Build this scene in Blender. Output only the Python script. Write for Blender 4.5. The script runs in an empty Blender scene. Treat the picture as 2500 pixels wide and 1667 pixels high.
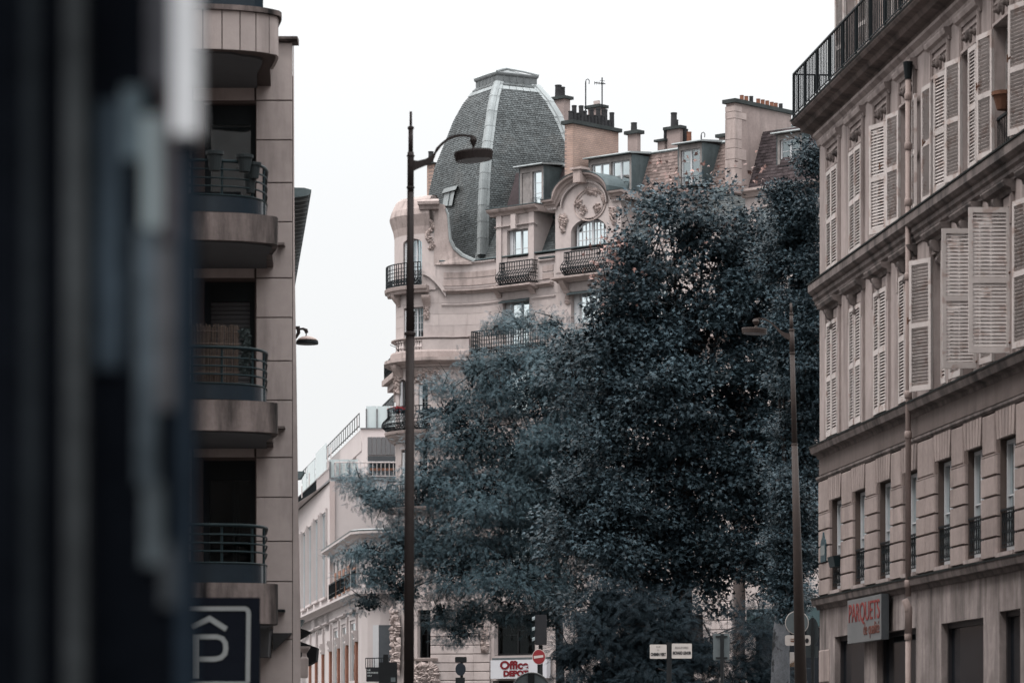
import bpy, math, random
import numpy as np
from mathutils import Vector, Matrix

SC = bpy.context.scene
COL = SC.collection
D = bpy.data
R = random.Random(11)
rad = math.radians

# ------------------------------------------------------------------ camera
FPX, CXP, HYP, EYE = 8500.0, 1250.0, 1803.0, 1.65      # lens in photo pixels, optical axis, horizon row, eye height
cam = D.cameras.new('camera')
cam.sensor_width = 36.0
cam.lens = FPX / 2500.0 * 36.0
cam.shift_y = (HYP - 833.5) / 2500.0
cam.clip_start, cam.clip_end = 0.5, 3000.0
cam.dof.use_dof = True
cam.dof.focus_distance = 100.0
cam.dof.aperture_fstop = 3.9
cam_o = D.objects.new('camera', cam)
cam_o.location = (0, 0, EYE)
cam_o.rotation_euler = (rad(90), 0, 0)
COL.objects.link(cam_o)
SC.camera = cam_o

# ------------------------------------------------------------------ sky, sun, exposure
SUN_EL, SUN_AZ = rad(60), rad(238)       # azimuth of the sun, clockwise from +Y
world = D.worlds.new('World')
SC.world = world
world.use_nodes = True
wn, wl = world.node_tree.nodes, world.node_tree.links
wn.clear()
w_out = wn.new('ShaderNodeOutputWorld')
w_bg = wn.new('ShaderNodeBackground')
w_sky = wn.new('ShaderNodeTexSky')
w_sky.sky_type = 'NISHITA'
w_sky.sun_disc = False
w_sky.sun_elevation = SUN_EL
w_sky.sun_rotation = SUN_AZ
w_sky.dust_density = 4.0
# overcast: luminance grows from the horizon to the zenith as (1 + 2 sin e)
w_tc = wn.new('ShaderNodeTexCoord')
w_sep = wn.new('ShaderNodeSeparateXYZ')
w_mul = wn.new('ShaderNodeMath'); w_mul.operation = 'MULTIPLY_ADD'
w_clamp = wn.new('ShaderNodeClamp')
w_noise = wn.new('ShaderNodeTexNoise'); w_noise.inputs['Scale'].default_value = 2.2; w_noise.inputs['Detail'].default_value = 4
w_nr = wn.new('ShaderNodeMapRange'); w_nr.inputs['To Min'].default_value = 0.93; w_nr.inputs['To Max'].default_value = 1.07
w_m2 = wn.new('ShaderNodeMath'); w_m2.operation = 'MULTIPLY'
w_col = wn.new('ShaderNodeMix'); w_col.data_type = 'RGBA'; w_col.blend_type = 'MULTIPLY'; w_col.inputs[0].default_value = 1
w_mix = wn.new('ShaderNodeMix'); w_mix.data_type = 'RGBA'; w_mix.inputs[0].default_value = 0.9
wl.new(w_tc.outputs['Generated'], w_sep.inputs[0])
wl.new(w_tc.outputs['Generated'], w_noise.inputs['Vector'])
wl.new(w_noise.outputs['Fac'], w_nr.inputs['Value'])
wl.new(w_sep.outputs['Z'], w_clamp.inputs[0])
w_pow = wn.new('ShaderNodeMath'); w_pow.operation = 'POWER'; w_pow.inputs[1].default_value = 2.2
wl.new(w_clamp.outputs[0], w_pow.inputs[0]); wl.new(w_pow.outputs[0], w_mul.inputs[0])
w_mul.inputs[1].default_value = 52.0
w_mul.inputs[2].default_value = 8.9
wl.new(w_mul.outputs[0], w_m2.inputs[0]); wl.new(w_nr.outputs[0], w_m2.inputs[1])
w_col.inputs[6].default_value = (0.985, 0.995, 1.0, 1)
wl.new(w_m2.outputs[0], w_col.inputs[7])
wl.new(w_sky.outputs[0], w_mix.inputs[6])
wl.new(w_col.outputs[2], w_mix.inputs[7])
wl.new(w_mix.outputs[2], w_bg.inputs['Color'])
w_bg.inputs['Strength'].default_value = 0.11
wl.new(w_bg.outputs[0], w_out.inputs['Surface'])

sun = D.lights.new('sun', 'SUN')
sun.energy = 1.5
sun.angle = rad(14)
sun.color = (1.0, 0.93, 0.88)
sun_o = D.objects.new('sun', sun)
sun_o.location = (-30, -30, 60)
# direction the light travels: from the sun towards the ground
sdir = Vector((math.sin(SUN_AZ) * math.cos(SUN_EL), math.cos(SUN_AZ) * math.cos(SUN_EL), math.sin(SUN_EL)))
sun_o.rotation_euler = sdir.to_track_quat('Z', 'Y').to_euler()
COL.objects.link(sun_o)

SC.view_settings.view_transform = 'Standard'
SC.view_settings.look = 'None'
SC.view_settings.exposure = 0.0
SC.view_settings.gamma = 1.0
SC.view_settings.use_curve_mapping = False
SC.cycles.max_bounces = 6
SC.cycles.diffuse_bounces = 1
SC.cycles.transparent_max_bounces = 12
SC.cycles.use_denoising = True

# ------------------------------------------------------------------ geometry helpers
def W(px, py, Y):
    return Vector(((px - CXP) * Y / FPX, Y, EYE + (HYP - py) * Y / FPX))

class MB:
    """collects polygons and links them as one mesh object"""
    def __init__(s): s.v = []; s.f = []
    def add(s, vs, fs):
        b = len(s.v)
        s.v.extend([tuple(p) for p in vs]); s.f.extend([tuple(i + b for i in f) for f in fs])
    def hexa(s, p):      # 8 corners: 0-3 one end ring, 4-7 other end ring
        s.add(p, [(0, 1, 2, 3), (7, 6, 5, 4), (0, 4, 5, 1), (1, 5, 6, 2), (2, 6, 7, 3), (3, 7, 4, 0)])
    def box(s, x0, x1, y0, y1, z0, z1):
        s.hexa([(x0, y0, z0), (x1, y0, z0), (x1, y1, z0), (x0, y1, z0), (x0, y0, z1), (x1, y0, z1), (x1, y1, z1), (x0, y1, z1)])
    def rings(s, rings, cap=True, closed=True):
        b = len(s.v); n = len(rings[0])
        for r in rings: s.v.extend([tuple(p) for p in r])
        for i in range(len(rings) - 1):
            for j in range(n if closed else n - 1):
                k = (j + 1) % n
                s.f.append((b + i * n + j, b + i * n + k, b + (i + 1) * n + k, b + (i + 1) * n + j))
        if cap and closed:
            s.f.append(tuple(b + j for j in range(n))[::-1])
            s.f.append(tuple(b + (len(rings) - 1) * n + j for j in range(n)))
    def tube(s, pts, r, n=6, cap=True):
        pts = [Vector(p) for p in pts]
        rr = r if isinstance(r, (list, tuple)) else [r] * len(pts)
        rings = []
        up = Vector((0, 0, 1)); prev = None
        for i, p in enumerate(pts):
            d = (pts[min(i + 1, len(pts) - 1)] - pts[max(i - 1, 0)])
            if d.length < 1e-9: d = Vector((0, 0, 1))
            d.normalize()
            if prev is None:
                a = d.orthogonal().normalized()
            else:
                a = (prev - d * prev.dot(d))
                a = a.normalized() if a.length > 1e-6 else d.orthogonal().normalized()
            prev = a
            b = d.cross(a)
            rings.append([p + (a * math.cos(2 * math.pi * k / n) + b * math.sin(2 * math.pi * k / n)) * rr[i] for k in range(n)])
        s.rings(rings, cap)
    def lathe(s, c, prof, n=16, ax=None):      # prof: (radius, height) from the bottom up, about +Z at c
        c = Vector(c)
        s.rings([[c + Vector((r * math.cos(2 * math.pi * k / n), r * math.sin(2 * math.pi * k / n), h)) for k in range(n)] for r, h in prof])
    def mesh(s, name, smooth=False, origin=None):
        m = D.meshes.new(name)
        vs = s.v if origin is None else [(a - origin[0], b - origin[1], c - origin[2]) for a, b, c in s.v]
        m.from_pydata(vs, [], s.f)
        if smooth:
            m.polygons.foreach_set('use_smooth', [True] * len(m.polygons))
        return m
    def obj(s, name, mat, parent=None, smooth=False, **tags):
        if not s.v: return None
        a = np.array(s.v, dtype=float)
        lo, hi = a.min(0), a.max(0)
        org = ((lo[0] + hi[0]) / 2, (lo[1] + hi[1]) / 2, lo[2])
        m = s.mesh(name, smooth, org)
        m.materials.append(mat)
        return link(name, m, Matrix.Translation(org), parent, **tags)

def link(name, mesh, mw, parent=None, **tags):
    o = D.objects.new(name, mesh)
    COL.objects.link(o)
    if parent is not None:
        o.parent = parent
        o.matrix_parent_inverse = WM[parent.name].inverted()
    o.matrix_basis = mw
    WM[o.name] = mw.copy()
    for k, v in tags.items(): o[k] = v
    return o
WM = {}

def thing(name, label, cat, loc, group=None, **kw):
    o = D.objects.new(name, None)
    o.empty_display_size = 0.3
    COL.objects.link(o)
    mw = Matrix.Translation(loc)
    o.matrix_basis = mw
    WM[o.name] = mw
    o['label'] = label; o['category'] = cat
    if group: o['group'] = group
    return o

class Path:
    """a wall line in plan; s runs along it (to the right as seen from the street), n points out of the wall"""
    def __init__(s, pts, smooth=False):
        s.p = [Vector((x, y)) for x, y in pts]
        s.smooth = smooth
        s.c = [0.0]
        for i in range(len(s.p) - 1): s.c.append(s.c[-1] + (s.p[i + 1] - s.p[i]).length)
        s.sn = []
        for i in range(len(s.p) - 1):
            d = (s.p[i + 1] - s.p[i]).normalized(); s.sn.append(Vector((d.y, -d.x)))
        s.vn = []
        for i in range(len(s.p)):
            a = s.sn[max(i - 1, 0)]; b = s.sn[min(i, len(s.sn) - 1)]
            v = (a + b).normalized(); s.vn.append(v / max(0.5, v.dot(b)))
    def loc(s, q):
        n = len(s.sn)
        for i in range(n):
            if q <= s.c[i + 1] or i == n - 1:
                t = (q - s.c[i]) / (s.c[i + 1] - s.c[i]); return i, t
    def pt(s, q, n, z):
        i, t = s.loc(q)
        b = s.p[i].lerp(s.p[i + 1], t)
        if s.smooth or (0 <= t <= 1 and (t < 1e-6 or t > 1 - 1e-6)):
            tt = min(1, max(0, t)); nn = s.vn[i] * (1 - tt) + s.vn[i + 1] * tt
        else: nn = s.sn[i]
        b = b + nn * n
        return Vector((b.x, b.y, z))
    def dirs(s, q):
        i, t = s.loc(q); d = (s.p[i + 1] - s.p[i]).normalized()
        return Vector((d.x, d.y, 0)), Vector((s.sn[i].x, s.sn[i].y, 0))
    def at(s, px, py=0, n=0.0, lo=None):
        rx = (px - CXP) / FPX
        best = None
        for i in range(len(s.sn)):
            a = s.p[i] + s.vn[i] * n; b = s.p[i + 1] + s.vn[i + 1] * n
            d = b - a
            # a.x + t d.x = rx (a.y + t d.y)
            den = d.x - rx * d.y
            if abs(den) < 1e-9: continue
            t = (rx * a.y - a.x) / den
            if (t < -1e-6 and i > 0) or (t > 1 + 1e-6 and i < len(s.sn) - 1): continue
            Y = a.y + t * d.y
            if Y < 1: continue
            q = s.c[i] + t * (s.c[i + 1] - s.c[i])
            if lo is not None and q < lo: continue
            if best is None or Y < best[2]:
                best = (q, EYE + (HYP - py) * Y / FPX, Y)
        return best
    def cuts(s, q0, q1):
        return [q0] + [c for c in s.c[1:-1] if q0 + 1e-4 < c < q1 - 1e-4] + [q1]

def fbox(mb, F, s0, s1, n0, n1, z0, z1):
    c = F.cuts(s0, s1)
    mb.rings([[F.pt(q, n0, z0), F.pt(q, n1, z0), F.pt(q, n1, z1), F.pt(q, n0, z1)] for q in c])

def fprof(mb, F, s0, s1, prof):
    """moulding: closed (n, z) profile run along the wall"""
    c = F.cuts(s0, s1)
    mb.rings([[F.pt(q, n, z) for n, z in prof] for q in c])

def mould(F, s0, s1, z, h, d, steps=None):
    """classic cornice profile, top at z+h, projecting d"""
    st = steps or [(0.0, 0.0), (0.25, 0.0), (0.3, 0.22), (0.62, 0.42), (0.66, 0.55), (0.94, 0.6), (1.0, 0.72), (1.0, 1.0), (0, 1.06)]
    return [(a * d - (0.02 if a == 0 else 0), z + b * h) for a, b in st]

def fwall(mb, F, s0, s1, z0, z1, ops, depth=0.35, n=0.0):
    """front skin with real openings and their reveals; ops = (sa, sb, za, zb)"""
    ss = sorted(set([round(v, 5) for v in F.cuts(s0, s1)] + [round(x, 5) for o in ops for x in (o[0], o[1]) if s0 < x < s1]))
    zs = sorted(set([z0, z1] + [round(x, 5) for o in ops for x in (o[2], o[3]) if z0 < x < z1]))
    for i in range(len(ss) - 1):
        for j in range(len(zs) - 1):
            cs, cz = (ss[i] + ss[i + 1]) / 2, (zs[j] + zs[j + 1]) / 2
            if any(o[0] < cs < o[1] and o[2] < cz < o[3] for o in ops): continue
            a, b, c, d = ss[i], ss[i + 1], zs[j], zs[j + 1]
            mb.add([F.pt(a, n, c), F.pt(b, n, c), F.pt(b, n, d), F.pt(a, n, d)], [(0, 1, 2, 3)])
    for a, b, c, d in ops:
        m = n - depth
        cu = F.cuts(a, b)
        mb.add([F.pt(a, n, c), F.pt(a, m, c), F.pt(a, m, d), F.pt(a, n, d)], [(0, 1, 2, 3)])
        mb.add([F.pt(b, n, c), F.pt(b, m, c), F.pt(b, m, d), F.pt(b, n, d)], [(3, 2, 1, 0)])
        for k in range(len(cu) - 1):
            mb.add([F.pt(cu[k], n, d), F.pt(cu[k], m, d), F.pt(cu[k + 1], m, d), F.pt(cu[k + 1], n, d)], [(0, 1, 2, 3)])
            mb.add([F.pt(cu[k], n, c), F.pt(cu[k], m, c), F.pt(cu[k + 1], m, c), F.pt(cu[k + 1], n, c)], [(3, 2, 1, 0)])

def arch_fill(mb, F, s0, s1, zs, zt, n, depth, seg=10, ell=True):
    """fills the corners between a rectangular opening top (zs..zt) and the arch inside it"""
    c = (s0 + s1) / 2; a = (s1 - s0) / 2; b = zt - zs
    prev = None
    for k in range(seg + 1):
        t = math.pi - math.pi * k / seg
        q = c + a * math.cos(t); z = zs + b * math.sin(t)
        cur = (q, z)
        if prev:
            mb.add([F.pt(prev[0], n, prev[1]), F.pt(q, n, z), F.pt(q, n, zt), F.pt(prev[0], n, zt)], [(0, 1, 2, 3)])
            mb.add([F.pt(prev[0], n, prev[1]), F.pt(q, n, z), F.pt(q, n - depth, z), F.pt(prev[0], n - depth, prev[1])], [(0, 3, 2, 1)])
        prev = cur

def frame_at(F, q, n, z):
    """matrix whose x runs along the wall, y into the wall, z up"""
    d, nn = F.dirs(q)
    p = F.pt(q, n, z)
    m = Matrix(((d.x, -nn.x, 0, p.x), (d.y, -nn.y, 0, p.y), (0, 0, 1, p.z), (0, 0, 0, 1)))
    return m

# ------------------------------------------------------------------ materials
MATS = {}
def mat(name, col, rough=0.85, var=0.12, scale=1.2, streak=0.0, slo=0.5, streak_col=None, bump=0.25, bscale=25.0, metal=0.0,
        obj_rand=0.0, isl_rand=0.0, spec=0.07, patch=None, patch_col=None, patch_scale=1.5):
    if name in MATS: return MATS[name]
    def tone(c, k):
        l = sum(c) / 3; return tuple((l + (x - l) * 0.85) * k for x in c)
    if max(col) > 0.15:
        col = tone(col, 0.76)
        if streak_col: streak_col = tone(streak_col, 0.62)
    m = D.materials.new(name); m.use_nodes = True
    N, L = m.node_tree.nodes, m.node_tree.links
    bs = N['Principled BSDF']
    bs.inputs['Roughness'].default_value = rough
    bs.inputs['Metallic'].default_value = metal
    bs.inputs['Specular IOR Level'].default_value = spec
    geo = N.new('ShaderNodeNewGeometry')
    def noise(sc, det=4, vec=None, rg=0.55):
        n = N.new('ShaderNodeTexNoise'); n.inputs['Scale'].default_value = sc; n.inputs['Detail'].default_value = det
        n.inputs['Roughness'].default_value = rg
        L.new(vec or geo.outputs['Position'], n.inputs['Vector']); return n.outputs['Fac']
    def rng(src, a, b, c, d):
        r = N.new('ShaderNodeMapRange'); L.new(src, r.inputs['Value'])
        for k, v in zip(('From Min', 'From Max', 'To Min', 'To Max'), (a, b, c, d)): r.inputs[k].default_value = v
        return r.outputs[0]
    def mul(a, b):
        k = N.new('ShaderNodeMath'); k.operation = 'MULTIPLY'; L.new(a, k.inputs[0])
        if isinstance(b, float): k.inputs[1].default_value = b
        else: L.new(b, k.inputs[1])
        return k.outputs[0]
    val = rng(noise(scale), 0.25, 0.75, 1 - var, 1 + var)
    val = mul(val, rng(noise(scale * 9, 3), 0.3, 0.7, 1 - var * 0.5, 1 + var * 0.5))
    if obj_rand:
        oi = N.new('ShaderNodeObjectInfo')
        val = mul(val, rng(oi.outputs['Random'], 0, 1, 1 - obj_rand, 1 + obj_rand))
    if isl_rand:
        val = mul(val, rng(geo.outputs['Random Per Island'], 0, 1, 1 - isl_rand, 1 + isl_rand))
    mx = N.new('ShaderNodeMix'); mx.data_type = 'RGBA'; mx.blend_type = 'MULTIPLY'; mx.inputs[0].default_value = 1
    mx.inputs[6].default_value = (*col, 1); L.new(val, mx.inputs[7])
    out = mx.outputs[2]
    if streak:
        mp = N.new('ShaderNodeMapping'); mp.inputs['Scale'].default_value = (1.7, 1.7, 0.3)
        L.new(geo.outputs['Position'], mp.inputs['Vector'])
        f = mul(rng(noise(1.4, 6, mp.outputs[0], 0.62), slo, slo + 0.28, 0, 1), float(streak))
        m2 = N.new('ShaderNodeMix'); m2.data_type = 'RGBA'
        L.new(f, m2.inputs[0]); L.new(out, m2.inputs[6])
        sc = streak_col or tuple(c * 0.35 for c in col)
        m2.inputs[7].default_value = (*sc, 1); out = m2.outputs[2]
    if patch:
        f = mul(rng(noise(patch_scale, 5), 0.55, 0.62, 0, 1), float(patch))
        m3 = N.new('ShaderNodeMix'); m3.data_type = 'RGBA'
        L.new(f, m3.inputs[0]); L.new(out, m3.inputs[6])
        m3.inputs[7].default_value = (*(patch_col or (0.2, 0.1, 0.05)), 1); out = m3.outputs[2]
    L.new(out, bs.inputs['Base Color'])
    if bump:
        b = N.new('ShaderNodeBump'); b.inputs['Strength'].default_value = bump; b.inputs['Distance'].default_value = 0.02
        L.new(noise(bscale, 5), b.inputs['Height']); L.new(b.outputs[0], bs.inputs['Normal'])
    MATS[name] = m
    return m

def glass_mat(name, refl=0.3, ior=1.5, tint=(0.8, 0.88, 0.9), dark=(0.01, 0.012, 0.015), see=0.8, rough=0.03):
    m = D.materials.new(name); m.use_nodes = True
    N, L = m.node_tree.nodes, m.node_tree.links
    N.remove(N['Principled BSDF'])
    out = N['Material Output']
    tr = N.new('ShaderNodeBsdfTransparent'); tr.inputs[0].default_value = (*[c * see for c in tint], 1)
    gl = N.new('ShaderNodeBsdfGlossy'); gl.inputs['Roughness'].default_value = rough; gl.inputs['Color'].default_value = (*tint, 1)
    fr = N.new('ShaderNodeFresnel'); fr.inputs['IOR'].default_value = ior
    ad = N.new('ShaderNodeMath'); ad.operation = 'ADD'; ad.use_clamp = True
    L.new(fr.outputs[0], ad.inputs[0]); ad.inputs[1].default_value = refl
    nz = N.new('ShaderNodeTexNoise'); nz.inputs['Scale'].default_value = 0.9
    g = N.new('ShaderNodeNewGeometry'); L.new(g.outputs['Position'], nz.inputs['Vector'])
    bp = N.new('ShaderNodeBump'); bp.inputs['Strength'].default_value = 0.08; bp.inputs['Distance'].default_value = 0.3
    L.new(nz.outputs['Fac'], bp.inputs['Height']); L.new(bp.outputs[0], gl.inputs['Normal'])
    mx = N.new('ShaderNodeMixShader')
    L.new(ad.outputs[0], mx.inputs[0]); L.new(tr.outputs[0], mx.inputs[1]); L.new(gl.outputs[0], mx.inputs[2])
    L.new(mx.outputs[0], out.inputs['Surface'])
    return m

STONE = (0.55, 0.465, 0.445)
M_stone = mat('pale_limestone', STONE, var=0.09, scale=0.7, streak=0.4, streak_col=(0.30, 0.235, 0.215), obj_rand=0.07, bump=0.15)
M_stone_dirty = mat('weathered_limestone', (0.45, 0.36, 0.335), var=0.16, scale=1.6, streak=0.75, streak_col=(0.10, 0.085, 0.08), obj_rand=0.05, bump=0.4)
M_carved = mat('carved_limestone', (0.48, 0.38, 0.35), var=0.22, scale=2.5, streak=0.5, streak_col=(0.15, 0.11, 0.1), bump=0.6, bscale=18)
M_facade = mat('rendered_facade', (0.41, 0.335, 0.315), var=0.15, scale=0.8, slo=0.44, streak=0.75, streak_col=(0.17, 0.13, 0.12), bump=0.2)
M_block = mat('facade_stone_block', (0.36, 0.285, 0.262), var=0.16, scale=1.4, streak=0.6, streak_col=(0.14, 0.105, 0.095), obj_rand=0.08, bump=0.3)
M_ledge = mat('sooty_ledge', (0.21, 0.17, 0.16), var=0.2, scale=1.4, slo=0.42, streak=0.9, streak_col=(0.05, 0.045, 0.045), bump=0.4)
M_frieze = mat('dark_frieze', (0.165, 0.13, 0.12), var=0.12, scale=0.9, streak=0.5, streak_col=(0.1, 0.08, 0.075), bump=0.25)
M_shutter = mat('old_white_paint', (0.60, 0.53, 0.505), var=0.08, scale=2, streak=0.2, streak_col=(0.28, 0.22, 0.2), bump=0.1, rough=0.6, obj_rand=0.11, patch=0.45, patch_col=(0.22, 0.13, 0.1), patch_scale=4.5)
M_hinge = mat('rusty_iron', (0.12, 0.06, 0.04), rough=0.8, var=0.3)
M_iron = mat('black_ironwork', (0.013, 0.016, 0.018), rough=0.5, var=0.2, bump=0.1)
M_iron_green = mat('dark_green_rail', (0.02, 0.032, 0.036), rough=0.45, var=0.15, bump=0.05)
M_white = mat('white_window_paint', (0.60, 0.61, 0.63), rough=0.5, var=0.05, bump=0.05)
M_grey_frame = mat('worn_grey_wood', (0.30, 0.27, 0.26), rough=0.8, var=0.25, scale=5, streak=0.6, streak_col=(0.12, 0.1, 0.095), bump=0.4)
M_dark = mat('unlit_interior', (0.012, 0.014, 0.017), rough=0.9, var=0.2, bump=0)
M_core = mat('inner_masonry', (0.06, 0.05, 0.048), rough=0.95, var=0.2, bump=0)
M_pane_sheet = mat('sky_tone_sheet', (0.14, 0.16, 0.17), rough=0.95, var=0.12, scale=4, bump=0)  # tone stands for sky reflected in the panes
M_slate = mat('slate', (0.060, 0.068, 0.070), rough=0.5, var=0.2, scale=0.5, isl_rand=0.36, bump=0.3, spec=0.22, patch=0.15, patch_col=(0.12, 0.11, 0.1), patch_scale=0.8)
M_slate_brown = mat('brown_tile', (0.15, 0.115, 0.106), rough=0.85, var=0.2, scale=0.7, isl_rand=0.3, bump=0.3)
M_slate_dark = mat('dark_tile', (0.05, 0.04, 0.042), rough=0.8, var=0.25, scale=0.8, isl_rand=0.4, bump=0.3)
M_zinc = mat('weathered_zinc', (0.34, 0.37, 0.375), rough=0.42, var=0.16, scale=1.3, streak=0.4, streak_col=(0.19, 0.2, 0.2), metal=0.35, bump=0.15, obj_rand=0.06)
M_zinc_dark = mat('dark_zinc', (0.075, 0.095, 0.1), rough=0.5, var=0.2, scale=1.0, streak=0.6, streak_col=(0.16, 0.185, 0.19), bump=0.15, metal=0.2)
M_brick = mat('pale_brick', (0.42, 0.27, 0.205), var=0.2, scale=1.2, isl_rand=0.12, bump=0.3)
M_brick_red = mat('orange_brick', (0.30, 0.13, 0.085), var=0.18, scale=1.5, isl_rand=0.15, bump=0.3)
M_render = mat('chimney_render', (0.36, 0.28, 0.26), var=0.15, scale=1.1, streak=0.5, streak_col=(0.13, 0.115, 0.11), bump=0.4)
M_cap = mat('sooty_slab', (0.04, 0.045, 0.045), var=0.3, scale=2, bump=0.4)
M_pot_black = mat('sooty_pot', (0.035, 0.035, 0.037), var=0.3, scale=3, bump=0.2)
M_pot_red = mat('terracotta_pot', (0.24, 0.10, 0.06), var=0.3, scale=3, bump=0.2)
M_modern = mat('modern_white_render', (0.60, 0.53, 0.52), var=0.04, scale=0.3, streak=0.12, streak_col=(0.42, 0.37, 0.36), bump=0.05)
M_panel = mat('grey_cladding', (0.13, 0.13, 0.135), var=0.06, rough=0.6, bump=0.05, obj_rand=0.05)
M_clad = mat('pink_stone_cladding', (0.52, 0.435, 0.41), var=0.09, scale=0.8, streak=0.55, streak_col=(0.15, 0.12, 0.115), obj_rand=0.07, bump=0.1)
M_concrete = mat('streaked_concrete', (0.27, 0.215, 0.2), var=0.15, scale=1.5, slo=0.36, streak=1.0, streak_col=(0.035, 0.032, 0.032), bump=0.3)
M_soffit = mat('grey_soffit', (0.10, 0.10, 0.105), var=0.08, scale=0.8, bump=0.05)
M_glass = glass_mat('window_glass', 0.05)
M_glass_dark = glass_mat('dark_window_glass', 0.01, ior=1.1, see=0.5)
M_glass_frost = mat('frosted_glass', (0.55, 0.64, 0.65), rough=0.25, var=0.03, scale=0.4, bump=0, spec=0.5)
M_panelglass = mat('tinted_balcony_glass', (0.018, 0.027, 0.036), rough=0.2, var=0.15, scale=0.6, bump=0, spec=0.2)
M_lamp = mat('brown_grey_lamp_paint', (0.034, 0.028, 0.027), rough=0.5, var=0.15, bump=0.05)
M_asphalt = mat('asphalt', (0.05, 0.05, 0.052), var=0.15, scale=2, bump=0.5)
M_pave = mat('pavement_concrete', (0.12, 0.115, 0.11), var=0.12, scale=1.5, bump=0.3)
M_kerb = mat('granite_kerb', (0.2, 0.19, 0.185), var=0.15, scale=3, bump=0.3)
M_mark = mat('road_marking_paint', (0.6, 0.6, 0.58), var=0.1, bump=0.1)
M_bark = mat('mottled_plane_bark', (0.075, 0.078, 0.085), var=0.35, scale=2.5, patch=1.0, patch_col=(0.018, 0.019, 0.02), patch_scale=3.2, bump=0.5, bscale=8)
M_bark_dark = mat('dark_bark', (0.02, 0.018, 0.018), var=0.3, scale=4, bump=0.6)

# shared pieces
def unit_block(bev=0.06):
    mb = MB()
    b = bev
    def ring(n, k): return [(-.5 + k, n, -.5 + k), (.5 - k, n, -.5 + k), (.5 - k, n, .5 - k), (-.5 + k, n, .5 - k)]
    mb.rings([ring(0.5, 0), ring(-0.5 + 0.25, 0), ring(-0.5, b)])
    return mb.mesh('stone_block')
# ------------------------------------------------------------------ shared builders
def text_obj(name, body, mat, parent, mw, size, ext=0.004, align='CENTER', bold=0.0, sx=1.0, fit=None, **tags):
    cu = D.curves.new(name, 'FONT')
    cu.body = body; cu.size = size; cu.extrude = ext; cu.offset = bold
    cu.align_x = align; cu.align_y = 'CENTER'
    o = D.objects.new('tmp_text', cu)
    COL.objects.link(o)
    bpy.context.view_layer.update()
    dg = bpy.context.evaluated_depsgraph_get()
    me = D.meshes.new_from_object(o.evaluated_get(dg))
    D.objects.remove(o)
    me.materials.clear(); me.materials.append(mat)
    if fit:
        xs = [v.co.x for v in me.vertices]; sx = fit / (max(xs) - min(xs))
    # font lies in x-y; stand it up: x stays, y -> z, extrusion -> y
    M = Matrix(((sx, 0, 0, 0), (0, 0, -1, 0), (0, 1, 0, 0), (0, 0, 0, 1)))
    me.transform(M)
    return link(name, me, mw, parent, **tags)

def window(F, parent, s0, s1, z0, z1, n, leaves=2, rows=3, cols=1, fw=0.055, bar=0.02, m=None, glass=None, pane_sheet=0.8, arch=0.0, transom=None):
    m = m or M_white; glass = glass or M_glass
    mb = MB(); t = 0.05
    fbox(mb, F, s0, s0 + fw, n - t, n, z0, z1); fbox(mb, F, s1 - fw, s1, n - t, n, z0, z1)
    fbox(mb, F, s0 + fw, s1 - fw, n - t, n - 0.002, z0, z0 + fw * 1.3)
    if not arch: fbox(mb, F, s0 + fw, s1 - fw, n - t, n - 0.002, z1 - fw, z1)
    w = (s1 - s0 - 2 * fw) / leaves
    cells = []
    za, zb = z0 + fw * 1.3, z1 - fw
    for l in range(leaves):
        a = s0 + fw + l * w
        if l: fbox(mb, F, a - fw * 0.7, a + fw * 0.7, n - t, n + 0.012, za, z1 - (arch * 0.05))
        for c in range(1, cols):
            q = a + w * c / cols; fbox(mb, F, q - bar / 2, q + bar / 2, n - t * 0.6, n - 0.006, za, zb)
        for c in range(cols):
            for r in range(rows):
                cells.append((a + w * c / cols, a + w * (c + 1) / cols, za + (zb - za) * r / rows, za + (zb - za) * (r + 1) / rows))
    for r in range(1, rows):
        z = za + (zb - za) * r / rows
        fbox(mb, F, s0 + fw, s1 - fw, n - t * 0.6, n - 0.008, z - bar / 2, z + bar / 2)
    if arch:
        c, A = (s0 + s1) / 2, (s1 - s0) / 2
        pts = [F.pt(c + (A - fw / 2) * math.cos(k * math.pi / 12), n - t / 2, z1 - arch + (arch - fw / 2) * math.sin(k * math.pi / 12)) for k in range(13)]
        mb.tube(pts, fw * 0.5, 4)
    wobj = mb.obj('window', m, parent)
    for a, b, c, d in cells:
        if arch and (d > z1 - arch * 0.25) and (abs((a + b) / 2 - (s0 + s1) / 2) > (s1 - s0) * 0.36): continue
        p = MB(); k = 0.004
        fbox(p, F, a + k, b - k, n - t * 0.9, n - t * 0.7, c + k, d - k)
        p.obj('pane', glass, wobj)
    if pane_sheet:  # added sheet behind the glass, imitates reflected sky
        p = MB(); steps = 18
        for side in (0, 1):
            a = s0 + fw + (s1 - s0 - 2 * fw) * (0.5 if side else 0.0); b = a + (s1 - s0 - 2 * fw) * 0.5
            if pane_sheet < 0.6:       # sheet covers only part of the pane
                if side: a = b - (b - a) * pane_sheet * 1.4
                else: b = a + (b - a) * pane_sheet * 1.4
            ring = []
            for i in range(steps + 1):
                q = a + (b - a) * i / steps; nn = n - 0.13 + 0.02 * math.sin(i * 2.1 + side)
                ring.append([F.pt(q, nn, z0 + 0.03), F.pt(q, nn - 0.006, z0 + 0.03), F.pt(q, nn - 0.006, z1 - 0.02), F.pt(q, nn, z1 - 0.02)])
            p.rings(ring)
        p.obj('pane_sheet', M_pane_sheet, wobj)
    return wobj

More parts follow.
